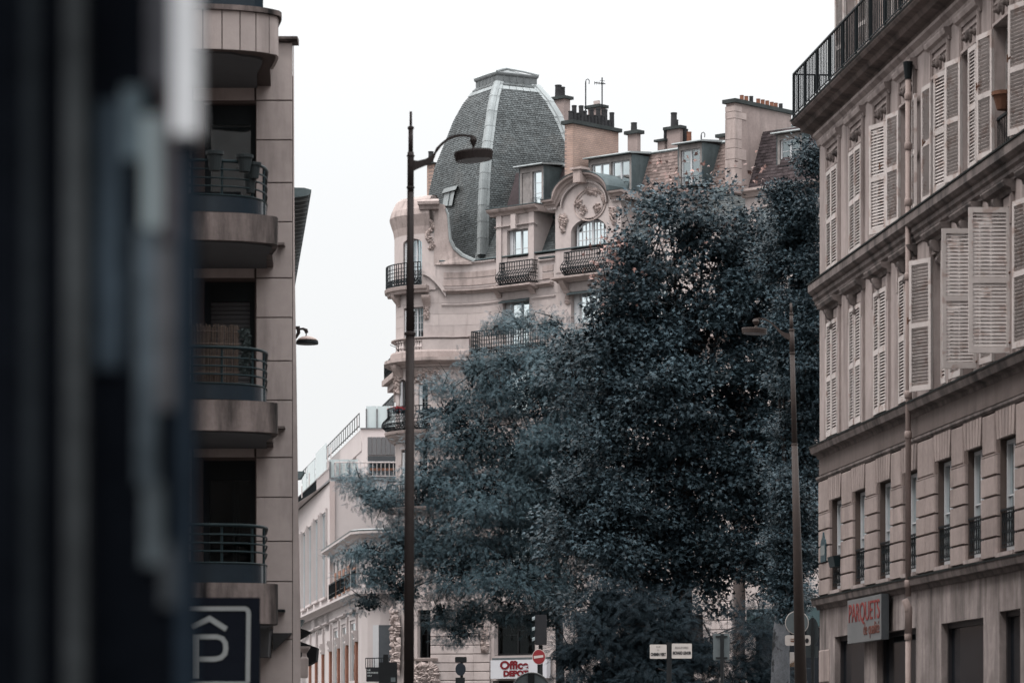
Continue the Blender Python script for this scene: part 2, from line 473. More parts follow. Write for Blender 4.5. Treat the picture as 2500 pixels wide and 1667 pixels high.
def leaf_frame_mesh(w, h, t=0.046, mid=0.5, name='shutter'):
    mb = MB(); st = min(0.06, w * 0.16)
    mb.box(0, st, -t / 2, t / 2, 0, h); mb.box(w - st, w, -t / 2, t / 2, 0, h)
    e = 0.0015
    mb.box(st, w - st, -t / 2 + e, t / 2 - e, 0, 0.09); mb.box(st, w - st, -t / 2 + e, t / 2 - e, h - 0.075, h)
    zm = h * mid
    mb.box(st, w - st, -t / 2 + e, t / 2 - e, zm - 0.04, zm + 0.04)
    return mb.mesh(name), st, [(0.09, zm - 0.04), (zm + 0.04, h - 0.075)]
LEAVES = {}
SLATN = [0]
def shutter(F, parent, q, z0, h, w, far, ang, slats_mb, lim=300, pitch=0.052, n=0.03, tilt=0.0, drop=0.0, mat_=None):
    """one louvred leaf hinged at wall position q; far=True: closes towards +s; ang 0 closed .. 180 flat against the wall"""
    key = (round(w, 3), round(h, 2))
    if key not in LEAVES:
        me, st, spans = leaf_frame_mesh(w, h)
        me.materials.append(mat_ or M_shutter)
        sl = MB(); ww = w - 2 * st; c, s_ = math.cos(rad(54)), math.sin(rad(54))
        d, t = 0.0225, 0.003
        sec = [(-d * c + t * s_, -d * s_ - t * c), (d * c + t * s_, d * s_ - t * c), (d * c - t * s_, d * s_ + t * c), (-d * c - t * s_, -d * s_ + t * c)]
        # outer (front, -y) edge is the lower one
        sl.rings([[(x, y, z) for y, z in sec] for x in (-ww / 2, ww / 2)])
        sm = sl.mesh('slat'); sm.materials.append(mat_ or M_shutter)
        LEAVES[key] = (me, sm, st, spans, sl)
    me, sm, st, spans, sl = LEAVES[key]
    ang += R.uniform(-1.2, 1.2); tilt = tilt or R.uniform(-0.35, 0.35)
    dd, nn = F.dirs(q)
    if not far: dd = -dd
    x = dd * math.cos(rad(ang)) + nn * math.sin(rad(ang))
    y = Vector((-x.y, x.x, 0))          # local y
    p = F.pt(q, n, z0)
    sgn = 1 if far else -1              # keep the outside face outside
    M = Matrix(((x.x, y.x * sgn, 0, p.x), (x.y, y.y * sgn, 0, p.y), (0, 0, 1, p.z), (0, 0, 0, 1)))
    if tilt: M = M @ Matrix.Rotation(rad(tilt), 4, 'Y')
    so = link('shutter', me, M, parent)
    zs = []
    for a, b in spans:
        k = int((b - a) / pitch)
        for i in range(k): zs.append(a + (i + 0.5) * (b - a) / k)
    for z in zs:
        Mz = M @ Matrix.Translation((w / 2, 0, z)) @ Matrix.Rotation(rad(R.uniform(-.5, .5)), 4, 'Y')
        if SLATN[0] < lim:
            link('slat', sm, Mz, so); SLATN[0] += 1
        else:
            slats_mb.add([Mz @ Vector(v) for v in sl.v], sl.f)
    return so

BLOCK = unit_block(0.03); BLOCK.materials.append(M_block)
def stone(F, parent, s0, s1, z0, z1, n0=-0.03, n1=0.03, mesh=None, gap=0.012, name='stone_block'):
    m = frame_at(F, (s0 + s1) / 2, (n0 + n1) / 2, (z0 + z1) / 2) @ Matrix.Diagonal((s1 - s0 - gap * 2, n1 - n0, z1 - z0 - gap * 2, 1))
    return link(name, mesh or BLOCK, m, parent)

# ------------------------------------------------------------------ ground
def gsheet(name, mat_, x0, x1, y0, y1, z):
    mb = MB(); mb.box(x0, x1, y0, y1, z - 0.3, z); o = mb.obj(name, mat_); o['kind'] = 'structure'; return o
gsheet('ground', M_pave, -900, 900, -60, 1600, -0.004)
gsheet('road', M_asphalt, -1.4, 2.6, -30, 96, 0.0)
gsheet('boulevard_road', M_asphalt, -120, 120, 96.0, 112, 0.0)
gsheet('pavement', M_pave, 2.75, 7.0, -30, 95.5, 0.12)
gsheet('left_pavement', M_pave, -3.4, -1.55, -30, 95.5, 0.12)
gsheet('kerb', M_kerb, 2.6, 2.746, -30, 95.5, 0.118)
gsheet('left_kerb', M_kerb, -1.546, -1.4, -30, 95.5, 0.118)
for i in range(6):
    gsheet('crossing_stripe' if i == 0 else 'crossing_stripe.%03d' % i, M_mark, -1.2 + i * 0.62, -0.85 + i * 0.62, 90, 93.5, 0.004)

# ------------------------------------------------------------------ right-hand building with the shutters
RX0 = (2001 - CXP) * 64.6 / FPX
dR = Vector((-0.0976, 1.0)).normalized()
FR = Path([(RX0, 64.6), (RX0 - dR.x * 44, 64.6 - dR.y * 44)])
def sY(Y): return (64.6 - Y) * 1.00475
CW = [sY(y) for y in (63.0, 60.85, 58.7, 56.65, 54.2, 52.15, 50.1, 48.05, 46.0)]
CW2 = [c - 0.2 for c in CW]          # upper floors
SMAX = sY(43.5)
RB = thing('apartment_building', 'pink grey stone building along the street with louvred shutters and a long iron top balcony', 'building', FR.pt(0, 0, 0))
zL4, zL3, zL2, zS = 4.25, 7.06, 10.10, 13.19
HW = 0.525
# ground floor shop openings (s0, s1, z0, z1)
def sp(px): return FR.at(px)[0]
g_ops = [(sp(2038), sp(2110), 0.3, 3.5), (sp(2141), sp(2236), 0.3, 3.45), (sp(2298), sp(2401), 0.1, 3.45), (sp(2440), sp(2491), 0.1, 3.5)]
mb = MB(); fwall(mb, FR, 0, SMAX, 0, zL4 - 0.05, g_ops, 0.45); fbox(mb, FR, -0.001, 0.0, -10, -0.01, 0, zS)
mb.obj('ground_floor_wall', mat('stained_plaster', (0.36, 0.30, 0.285), var=0.2, scale=1.1, slo=0.42, streak=0.9, streak_col=(0.09, 0.075, 0.07), bump=0.3, patch=0.5, patch_col=(0.12, 0.1, 0.095), patch_scale=0.7), RB)
f1 = [(c - HW, c + HW, 4.34, 6.0) for c in CW]
mb = MB(); fwall(mb, FR, 0, SMAX, zL4 - 0.05, 6.5, f1, 0.4, n=-0.03); mb.obj('first_floor_wall', mat('deep_joint', (0.10, 0.078, 0.07), bump=0.1), RB)
f2 = [(c - HW, c + HW, 7.16, 9.26) for c in CW2]
mb = MB(); fwall(mb, FR, 0, SMAX, zL3 - 0.05, zL2, f2, 0.32)
f3 = [(c - HW, c + HW, 10.16, 12.02) for c in CW2]
fwall(mb, FR, 0, SMAX, zL2, 12.95, f3, 0.32)
mb.obj('wall', M_facade, RB)
f4 = [(c - HW, c + HW, 13.3, 15.5) for c in CW2]
mb = MB(); fwall(mb, FR, 0.25, SMAX, zS - 0.1, 17.5, f4, 0.2, n=-0.35)
mb.obj('top_floor_wall', M_facade, RB)
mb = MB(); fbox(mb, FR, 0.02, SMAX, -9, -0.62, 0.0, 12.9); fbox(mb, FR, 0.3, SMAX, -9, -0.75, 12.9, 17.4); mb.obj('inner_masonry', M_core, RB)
# end wall beyond the corner
mb = MB(); fbox(mb, FR, 0.0, 0.02, -9, 0.0, 0, 12.95); fbox(mb, FR, 0.25, 0.3, -9, -0.35, 12.95, 17.5); mb.obj('end_wall', M_facade, RB)

# horizontal ledges and cornices
def ledge(name, z, h, d, prof=None, mat_=M_ledge, s0=-0.12, s1=None, F=FR, parent=RB):
    mb = MB(); fprof(mb, F, s0, s1 if s1 else SMAX, prof or mould(F, 0, 0, z - h, h, d)); return mb.obj(name, mat_, parent)
ledge('ledge', zL4, 0.17, 0.14, [(-0.02, 4.04), (0.03, 4.04), (0.05, 4.1), (0.12, 4.12), (0.14, 4.2), (0.14, 4.24), (-0.02, 4.27)])
ledge('cornice', zL3, 0.26, 0.16, [(-0.02, 6.84), (0.02, 6.84), (0.04, 6.9), (0.14, 6.93), (0.17, 7.02), (0.17, 7.06), (-0.02, 7.09)])
ledge('frieze_moulding', 6.5, 0.08, 0.05, [(-0.04, 6.42), (0.02, 6.42), (0.05, 6.46), (0.05, 6.5), (-0.04, 6.53)])
for z, d in ((4.272, 0.155), (7.092, 0.185), (10.112, 0.215), (13.202, 0.475)):
    mb = MB(); fprof(mb, FR, -0.14 if z < 13 else -0.47, SMAX, [(-0.02, z), (d - 0.02, z - 0.028), (d, z - 0.045), (d + 0.008, z - 0.02), (-0.02, z + 0.012)]); mb.obj('lead_flashing', M_cap, RB)
mb = MB(); fbox(mb, FR, 0.0, SMAX, -0.02, 0.012, 6.53, 6.84); mb.obj('frieze', M_frieze, RB)
ledge('cornice', zL2, 0.4, 0.2, [(-0.02, 9.62), (0.03, 9.62), (0.03, 9.66), (0.07, 9.7), (0.07, 9.75), (0.11, 9.79), (0.11, 9.86), (0.15, 9.88), (0.2, 9.93), (0.2, 10.06), (-0.02, 10.11)])
mb = MB(); fprof(mb, FR, -0.45, SMAX, [(-0.3, 12.86), (0.06, 12.86), (0.1, 12.93), (0.26, 12.97), (0.3, 13.05), (0.42, 13.08), (0.46, 13.13), (0.46, 13.19), (-0.34, 13.2)])
mb.obj('balcony_slab', mat('shade_dark_ledge', (0.15, 0.12, 0.112), var=0.2, scale=1.4, slo=0.42, streak=0.9, streak_col=(0.04, 0.035, 0.034), bump=0.4), RB)  # darker copy of the ledge colour, holds the shade under the slab
mb = MB(); fprof(mb, FR, -0.05, SMAX, [(-0.02, 12.62), (0.03, 12.64), (0.05, 12.7), (0.05, 12.74), (0.12, 12.8), (0.12, 12.855), (-0.02, 12.855)])
mb.obj('cornice', M_facade, RB)

# first floor stone blocks and fan of wedge stones over each window
zc = [4.29 + 0.302 * i for i in range(7)]
edges = [0.0]
for c in CW: edges += [c - HW, c + HW]
edges.append(SMAX)
for i in range(0, len(edges) - 1, 2):
    a, b = edges[i], edges[i + 1]
    if b - a < 0.1: continue
    for j in range(6):
        for (u0, u1) in ([(a, b)] if b - a < 1.4 else [(a, (a + b) / 2), ((a + b) / 2, b)]):
            stone(FR, RB, u0 + 0.002, u1 - 0.002, zc[j], zc[j + 1] if j < 5 else 6.0 - 0.195, n0=-0.05, n1=0.03)
for c in CW:
    k = 6; bw = 2 * HW / k; tw = (2 * HW + 0.18) / k
    for i in range(k):
        a, b = c - HW + i * bw, c - HW + (i + 1) * bw
        a2, b2 = c - HW - 0.09 + i * tw, c - HW - 0.09 + (i + 1) * tw
        mb = MB(); g = 0.019
        mb.hexa([FR.pt(a + g, -0.05, 6.0), FR.pt(b - g, -0.05, 6.0), FR.pt(b2 - g, -0.05, 6.415), FR.pt(a2 + g, -0.05, 6.415),
                 FR.pt(a + g, 0.03, 6.0), FR.pt(b - g, 0.03, 6.0), FR.pt(b2 - g, 0.03, 6.415), FR.pt(a2 + g, 0.03, 6.415)])
        mb.obj('wedge_stone', M_block, RB)
for i in range(len(CW) + 1):        # top course between the fans
    a = (CW[i - 1] + HW + 0.10) if i else 0.0
    b = (CW[i] - HW - 0.10) if i < len(CW) else SMAX
    if b - a > 0.1: stone(FR, RB, a, b, 5.81, 6.415, n0=-0.05, n1=0.03)

# first floor windows and little iron guards
def guard(F, parent, s0, s1, z0, z1, n):
    mb = MB()
    fbox(mb, F, s0, s1, n - 0.02, n + 0.025, z1 - 0.03, z1); fbox(mb, F, s0, s1, n - 0.008, n + 0.008, z0, z0 + 0.015)
    k = max(3, int((s1 - s0) / 0.13)); d = (s1 - s0) / k
    for i in range(k + 1): mb.tube([F.pt(s0 + d * i, n, z0), F.pt(s0 + d * i, n, z1 - 0.03)], 0.007, 4)
    for i in range(k):
        c = s0 + d * (i + 0.5)
        for zz, r in ((z0 + (z1 - z0) * 0.25, d * 0.42), (z0 + (z1 - z0) * 0.55, d * 0.42), (z0 + (z1 - z0) * 0.8, d * 0.3)):
            mb.tube([F.pt(c + r * math.cos(t * math.pi / 4), n, zz + r * 1.4 * math.sin(t * math.pi / 4)) for t in range(9)], 0.007, 4)
    return mb.obj('window_guard', M_iron, parent)
for i, c in enumerate(CW):
    window(FR, RB, c - HW + 0.02, c + HW - 0.02, 4.36, 5.98, -0.12, rows=2, pane_sheet=0.75, glass=M_glass_dark)
    guard(FR, RB, c - HW + 0.02, c + HW - 0.02, 4.42, 4.98, -0.05)
    mb = MB(); fbox(mb, FR, c - HW, c + HW, -0.28, 0.05, 4.285, 4.345); mb.obj('window_sill', M_facade, RB)
    c = CW2[i]
    window(FR, RB, c - HW + 0.02, c + HW - 0.02, 7.18, 9.24, -0.15, rows=3, pane_sheet=0, glass=M_glass_dark, m=M_grey_frame)
    window(FR, RB, c - HW + 0.02, c + HW - 0.02, 10.18, 12.0, -0.15, rows=3, pane_sheet=0, glass=M_glass_dark, m=M_grey_frame)
    window(FR, RB, c - HW + 0.02, c + HW - 0.02, 13.32, 15.48, -0.5, rows=3, pane_sheet=0.5, glass=M_glass_dark)

# second floor hoods, consoles and pilaster strips
for i, c in enumerate(CW2):
    mb = MB()
    a, b = c - HW - 0.2, c + HW + 0.2
    fprof(mb, FR, a, b, [(-0.02, 9.44), (0.05, 9.44), (0.07, 9.5), (0.15, 9.53), (0.18, 9.59), (0.18, 9.615), (-0.02, 9.618)])
    mb.obj('window_hood', M_ledge, RB)
    mb = MB()
    for sx in (-1, 1):
        e = c + sx * (HW + 0.09)
        fbox(mb, FR, e - 0.07, e + 0.07, -0.02, 0.045, 7.1, 9.435)
        fbox(mb, FR, e - 0.045, e + 0.045, 0.0, 0.06, 9.0, 9.4)
    mb.obj('window_surround', M_facade, RB)
    # scrolled console above each window
    mb = MB()
    prof = []
    for k in range(22):
        t = k / 21
        z = 9.43 - t * 0.36; nn = 0.10 + 0.055 * math.cos(t * math.pi * 1.15) + (0.04 * math.sin(t * math.pi * 3) if t > 0.5 else 0.02)
        prof.append((nn, z))
    poly = prof + [(-0.02, 9.05), (-0.02, 9.435)]
    fprof(mb, FR, c - 0.07, c + 0.07, poly[::-1])
    mb.obj('console', M_ledge, RB)
    mb = MB(); fbox(mb, FR, c - HW, c - 0.1, -0.02, 0.03, 9.27, 9.42); fbox(mb, FR, c + 0.1, c + HW, -0.02, 0.03, 9.27, 9.42); mb.obj('lintel_panel', M_facade, RB)
    # third floor surround with three bosses
    mb = MB()
    z0, z1 = 10.12, 12.62
    for sx in (-1, 1):
        e = c + sx * (HW + 0.07); fbox(mb, FR, e - 0.06, e + 0.06, -0.02, 0.035, z0, z1)
        fbox(mb, FR, e - 0.025, e + 0.025, 0.0, 0.05, z0, z1 - 0.08)
    fprof(mb, FR, c - HW - 0.2, c + HW + 0.2, [(-0.02, 12.44), (0.03, 12.44), (0.05, 12.5), (0.1, 12.53), (0.12, 12.59), (0.12, 12.62), (-0.02, 12.63)])
    fbox(mb, FR, c - HW, c + HW, -0.02, 0.04, 12.03, 12.07); fbox(mb, FR, c - HW + 0.03, c + HW - 0.03, -0.02, 0.025, 12.33, 12.36)
    mb.obj('window_surround', M_facade, RB)
    for dx, r, h in ((-0.27, 0.06, 0.05), (0, 0.07, 0.12), (0.27, 0.06, 0.05)):
        mb = MB(); o_ = FR.pt(c + dx, 0, 12.22); d_, n_ = FR.dirs(c)
        mb.rings([[o_ + n_ * nn + d_ * (rr * math.cos(k * math.pi / 5)) + Vector((0, 0, rr * h / 0.06 * 0.9 * math.sin(k * math.pi / 5) if dx == 0 else rr * math.sin(k * math.pi / 5))) for k in range(10)]
                  for rr, nn in ((r, -0.01), (r, 0.025), (r * 0.7, 0.035), (r * 0.55, 0.08), (r * 0.2, 0.095))])
        mb.obj('boss', M_ledge, RB)

# shutters: the big open leaves first (their slats are single pieces)
SL = MB()
H2, W2 = 2.08, 0.52
H3, W3 = 1.84, 0.52
J = lambda i: (CW2[i] - HW, CW2[i] + HW)     # far jamb, near jamb
shutter(FR, RB, J(6)[1], 7.16, H2, 0.6, False, 86, SL)
shutter(FR, RB, J(5)[1], 7.16, H2, 0.52, False, 86, SL)
shutter(FR, RB, J(4)[0], 7.16, H2, W2, True, 152, SL)
shutter(FR, RB, J(6)[0], 10.16, H3, W3, True, 167, SL)
shutter(FR, RB, J(7)[0], 10.16, H3, W3, True, 164, SL)
shutter(FR, RB, J(5)[0], 10.16, H3, W3, True, 167, SL)
shutter(FR, RB, J(4)[1], 10.16, H3, W3, False, 9, SL)
shutter(FR, RB, J(3)[0], 10.16, H3, W3, True, 168, SL)
shutter(FR, RB, J(4)[1], 7.16, H2, 0.3, False, 2, SL)
for i in range(4):
    shutter(FR, RB, J(i)[0], 7.16, H2, W2, True, 1, SL); shutter(FR, RB, J(i)[1], 7.16, H2, W2, False, 1, SL)
shutter(FR, RB, J(5)[0], 7.16, H2, W2, True, 172, SL)
shutter(FR, RB, J(6)[0], 7.16, H2, W2, True, 172, SL)
shutter(FR, RB, J(7)[0], 7.16, H2, W2, True, 172, SL)
for i in (0, 1):
    shutter(FR, RB, J(i)[0], 10.16, H3, W3, True, 1, SL); shutter(FR, RB, J(i)[1], 10.16, H3, W3, False, 1, SL)
shutter(FR, RB, J(2)[0], 10.16, H3, W3, True, 2, SL); shutter(FR, RB, J(2)[1], 10.16, H3, W3, False, 22, SL)
shutter(FR, RB, J(3)[1], 10.16, H3, 0.46, False, 174, SL)
shutter(FR, RB, J(4)[0], 10.16, H3, W3, True, 175, SL)
shutter(FR, RB, J(5)[1], 10.16, H3, 0.46, False, 1, SL)
for i in range(7):
    shutter(FR, RB, J(i)[0], 13.3, 2.1, W2, True, 172, SL, n=-0.3); shutter(FR, RB, J(i)[1], 13.3, 2.1, W2, False, 172, SL, n=-0.3)
so = SL.obj('slats', M_shutter, RB); so['kind'] = 'stuff'
# iron latches and hinges on the open leaves
for q, z, nn in ((J(4)[0] - 0.18, 8.25, 0.36), (J(6)[1], 7.3, 0.05), (J(6)[1], 8.3, 0.05), (J(5)[1], 7.25, 0.05), (J(3)[0] - 0.2, 11.1, 0.3), (J(4)[0] + 0.2, 11.0, 0.2), (J(6)[0] - 0.25, 11.2, 0.2), (J(7)[0] - 0.2, 11.2, 0.25)):
    mb = MB(); mb.tube([FR.pt(q - 0.08, nn, z), FR.pt(q + 0.08, nn, z + 0.01)], 0.014, 5); mb.tube([FR.pt(q, nn + 0.02, z - 0.05), FR.pt(q, nn + 0.02, z + 0.06)], 0.012, 5)
    mb.obj('latch', M_hinge, RB)

# drainpipe
qp = sp(2238)
mb = MB()
def pipe_pt(z, n=0.14): return FR.pt(qp, n, z)
mb.tube([pipe_pt(3.95), pipe_pt(12.3)], 0.045, 12)
mb.tube([pipe_pt(0.2), pipe_pt(3.35)], 0.045, 12); mb.tube([pipe_pt(3.9, 0.2), pipe_pt(3.75, 0.13), pipe_pt(3.35, 0.14)], 0.06, 12)
for z in (3.3, 3.75, 4.15, 6.55, 7.2, 9.1, 10.3, 11.2, 12.0): mb.lathe(pipe_pt(z), [(0.05, -0.06), (0.06, -0.05), (0.06, 0.04), (0.05, 0.06)], 12)
mb.obj('drainpipe', mat('pink_painted_pipe', (0.36, 0.275, 0.25), rough=0.55, var=0.1, scale=2, streak=0.4, streak_col=(0.2, 0.09, 0.06), bump=0.05), RB, smooth=True)
mb = MB(); mb.lathe(pipe_pt(12.28), [(0.055, 0), (0.06, 0.05), (0.07, 0.15), (0.085, 0.28)], 10); mb.obj('rainwater_head', M_iron, RB)

# top balcony railing: each bar its own piece
RAILN = 0.42
bar_m = MB(); bar_m.tube([(0, 0, 0), (0, 0, 0.78)], 0.011, 5); bar_me = bar_m.mesh('bar'); bar_me.materials.append(M_iron)
mb = MB()
fbox(mb, FR, -0.4, SMAX, RAILN - 0.018, RAILN + 0.018, 14.02, 14.05); fbox(mb, FR, -0.4, SMAX, RAILN - 0.01, RAILN + 0.01, 13.27, 13.29)
e0, e1 = FR.pt(-0.4, RAILN, 14.035), FR.pt(-0.4, -0.35, 14.035)
mb.tube([e0, e1], 0.016, 5); mb.tube([e0 - Vector((0, 0, 0.755)), e1 - Vector((0, 0, 0.755))], 0.01, 5)
rail = mb.obj('railing', M_iron, RB)
s_ = -0.4; i = 0
while s_ < SMAX:
    M = Matrix.Translation(FR.pt(s_, RAILN, 13.26 if i % 8 else 13.19))
    if i % 8 == 0: M = M @ Matrix.Diagonal((1.9, 1.9, 1.07, 1))
    link('bar', bar_me, M, rail); s_ += 0.15; i += 1
for k in range(1, 8): link('bar', bar_me, Matrix.Translation(FR.pt(-0.4, RAILN - k * 0.1, 13.26)), rail)

# shop fronts inside the ground floor openings
for (a, b, z0, z1) in g_ops:
    mb = MB()
    fbox(mb, FR, a, a + 0.07, -0.18, -0.1, z0, z1); fbox(mb, FR, b - 0.07, b, -0.18, -0.1, z0, z1)
    fbox(mb, FR, a + 0.07, b - 0.07, -0.18, -0.102, z1 - 0.08, z1); fbox(mb, FR, a + 0.07, b - 0.07, -0.18, -0.102, z0, z0 + 0.5)
    sf = mb.obj('shop_front', mat('dark_shop_frame', (0.03, 0.028, 0.03), rough=0.4, var=0.1, bump=0), RB)
    mb = MB(); fbox(mb, FR, a + 0.075, b - 0.075, -0.16, -0.15, z0 + 0.5, z1 - 0.085); mb.obj('pane', mat('tinted_shop_glass', (0.008, 0.010, 0.013), rough=0.08, spec=0.12, var=0.3, scale=0.8, bump=0), sf)
mb = MB(); fbox(mb, FR, sp(2142), sp(2141) + 0.05, -0.3, 0.0, 0.3, 3.4)
mb = MB()     # pale stone jamb strips of the corner pier
for j in range(5): stone(FR, RB, 0.0, sp(2026), 0.2 + j * 0.62, 0.2 + (j + 1) * 0.62, n0=-0.02, n1=0.02)

# shop sign
qa, qb = sp(2069), sp(2152)
zt = FR.at(2069, 1467, 0.15)[1]; zb = FR.at(2069, 1572, 0.15)[1]
qa, qb = FR.at(2069, 0, 0.2)[0], FR.at(2152, 0, 0.2)[0]
SG = thing('shop_sign', 'grey rectangular shop sign with red PARQUETS lettering above the shop window', 'shop sign', FR.pt((qa + qb) / 2, 0.1, zb))
M_signgrey = mat('brushed_sign_metal', (0.20, 0.205, 0.21), rough=0.45, var=0.08, scale=1.5, metal=0.2, bump=0.02)
M_signred = mat('sign_red', (0.26, 0.035, 0.03), rough=0.5, var=0.05, bump=0)
mb = MB(); fbox(mb, FR, qa, qb, 0.08, 0.2, zb, zt); mb.obj('sign_box', M_signgrey, SG)
mb = MB(); fbox(mb, FR, qb, qb + 0.006, 0.075, 0.204, zb - .004, zt + .004); mb.obj('sign_edge', mat('dark_sign_edge', (0.06, 0.065, 0.07), rough=0.5, bump=0), SG)
wq = qb - qa; hq = zt - zb
text_obj('lettering', 'PARQUETS', M_signred, SG, frame_at(FR, (qa + qb) / 2, 0.205, zb + hq * 0.66), 0.46, bold=0.0, fit=wq * 0.9)
text_obj('lettering', 'de qualité', mat('sign_brown', (0.12, 0.05, 0.04), bump=0), SG, frame_at(FR, qa + wq * 0.72, 0.205, zb + hq * 0.27), 0.3, bold=0.0, fit=wq*0.46, kind='stuff')

# street name plaque on the corner
q0 = sp(2016)
PL = thing('street_plaque', 'small dark blue green street plaque with a pointed top on the building corner', 'street plaque', FR.pt(q0, 0.03, 4.85))
M_plq = mat('plaque_enamel', (0.035, 0.06, 0.07), rough=0.35, var=0.05, bump=0)
mb = MB(); w_ = 0.24
pr = [(-w_, 4.9), (w_, 4.9), (w_, 5.22), (w_ * .75, 5.3), (w_ * 0.35, 5.33), (0, 5.45), (-w_ * 0.35, 5.33), (-w_ * .75, 5.3), (-w_, 5.22)]
mb.rings([[FR.pt(q0 + a, n, z) for a, z in pr] for n in (0.032, 0.055)])
mb.obj('plate', M_plq, PL)
mb = MB(); fbox(mb, FR, q0 - 0.19, q0 + 0.19, 0.056, 0.06, 5.02, 5.2); mb.obj('name_panel', mat('plaque_pale', (0.2, 0.22, 0.22), bump=0), PL)
# window boxes
FP = thing('flower_box', 'dark planter hanging on the guard of the corner first floor window', 'planter', FR.pt(CW[0], 0.05, 4.8))
mb = MB(); 
mb.hexa([FR.pt(CW[0] - 0.3, -0.1, 4.76), FR.pt(CW[0] + 0.2, -0.1, 4.76), FR.pt(CW[0] + 0.2, 0.06, 4.76), FR.pt(CW[0] - 0.3, 0.06, 4.76),
         FR.pt(CW[0] - 0.34, -0.12, 4.95), FR.pt(CW[0] + 0.24, -0.12, 4.95), FR.pt(CW[0] + 0.24, 0.1, 4.95), FR.pt(CW[0] - 0.34, 0.1, 4.95)])
mb.obj('trough', M_iron_green, FP)
FP2 = thing('flower_pot', 'brown pot on the sill of the dark third floor window near the frame edge', 'flower pot', FR.pt(CW2[6] + 0.1, 0.02, 10.9))
mb = MB(); mb.lathe(FR.pt(CW2[6] + 0.05, 0.0, 10.72), [(0.11, 0), (0.14, 0.1), (0.17, 0.2), (0.19, 0.205), (0.19, 0.26), (0.15, 0.26), (0.14, 0.2)], 12); mb.obj('pot', M_hinge, FP2)
mb = MB()
fbox(mb, FR, CW2[6] - HW, CW2[6] + HW, -0.06, -0.02, 10.16, 10.2); fbox(mb, FR, CW2[6] - HW, CW2[6] + HW, -0.06, -0.02, 10.66, 10.7)
for k in range(9): mb.tube([FR.pt(CW2[6] - HW + 0.13 * k, -0.04, 10.18), FR.pt(CW2[6] - HW + 0.13 * k, -0.04, 10.68)], 0.009, 4)
mb.obj('window_guard', M_iron, RB)
# ------------------------------------------------------------------ left apartment building with rounded balconies
YL = 54.0
kL = YL / FPX
FL = Path([((300 - CXP) * kL, YL), ((714 - CXP) * kL, YL)])
def lx(px): return (px - 300) * kL
def lz(py): return EYE + (HYP - py) * kL
LB = thing('apartment_building', 'pink stone clad block on the left with rounded concrete balconies stacked one above another', 'building', W(600, 1803, YL) - Vector((0, 0, EYE)))
zTop = lz(103)
l_ops = [(lx(498), lx(624), lz(526), lz(252)), (lx(498), lx(622), lz(983), lz(685)), (lx(495), lx(623), lz(1430), lz(1122)), (lx(480), lx(636), 0.1, lz(1580))]
mb = MB(); fwall(mb, FL, 0, lx(714), 0, zTop, l_ops, 0.3, n=-0.03); mb.obj('wall', M_dark if False else mat('dark_joint', (0.09, 0.07, 0.065), var=0.1, bump=0), LB)  # dark base colour shows in the joints between panels
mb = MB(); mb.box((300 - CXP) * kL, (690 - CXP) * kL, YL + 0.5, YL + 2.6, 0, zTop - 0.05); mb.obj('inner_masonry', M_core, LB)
CLB = unit_block(0.01); CLB.materials.append(M_clad)
joints = [103, 246, 342, 446.5, 542, 679, 775, 881, 977, 1116.5, 1213.5, 1321, 1419, 1560, 1803 + EYE / kL]
def clad(s0, s1, z0, z1): stone(FL, LB, s0, s1, z0, z1, n0=-0.05, n1=0.0, mesh=CLB, gap=0.007, name='cladding_panel')
for a, b in zip(joints[:-1], joints[1:]):
    za, zb = lz(b), lz(a)
    clad(lx(624.5), lx(714), za, zb)
    clad(lx(400), lx(470), za, zb)
for (t, b) in ((103, 246), (542, 679), (977, 1116.5), (1419, 1575)):
    clad(lx(472), lx(622), lz(b), lz(t))
# side strip beyond the groove, slightly set back, widening to the ground
mb = MB()
ring = lambda yy, o: [(( 714.8 - CXP) * kL, YL + o, lz(yy)), ((e(yy) - CXP) * kL, YL + o + 0.02, lz(yy)), ((e(yy) - CXP) * (YL + 2.6) / FPX, YL + 2.6, lz(yy)), ((690 - CXP) * kL, YL + 2.6, lz(yy))]
e = lambda yy: float(np.interp(yy, [103, 450, 700, 940, 1260, 1500, 2100], [717, 718, 720, 724, 728, 733, 735]))
mb.rings([ring(y, 0.03) for y in (2060, 1500, 1260, 940, 700, 450, 110)])
mb.obj('side_wall', M_clad, LB)
mb = MB(); fprof(mb, FL, lx(640), lx(727), [(-0.3, zTop), (0.06, zTop), (0.1, zTop + 0.03), (0.1, zTop + 0.07), (-0.3, zTop + 0.09)]); mb.obj('coping', M_concrete, LB)

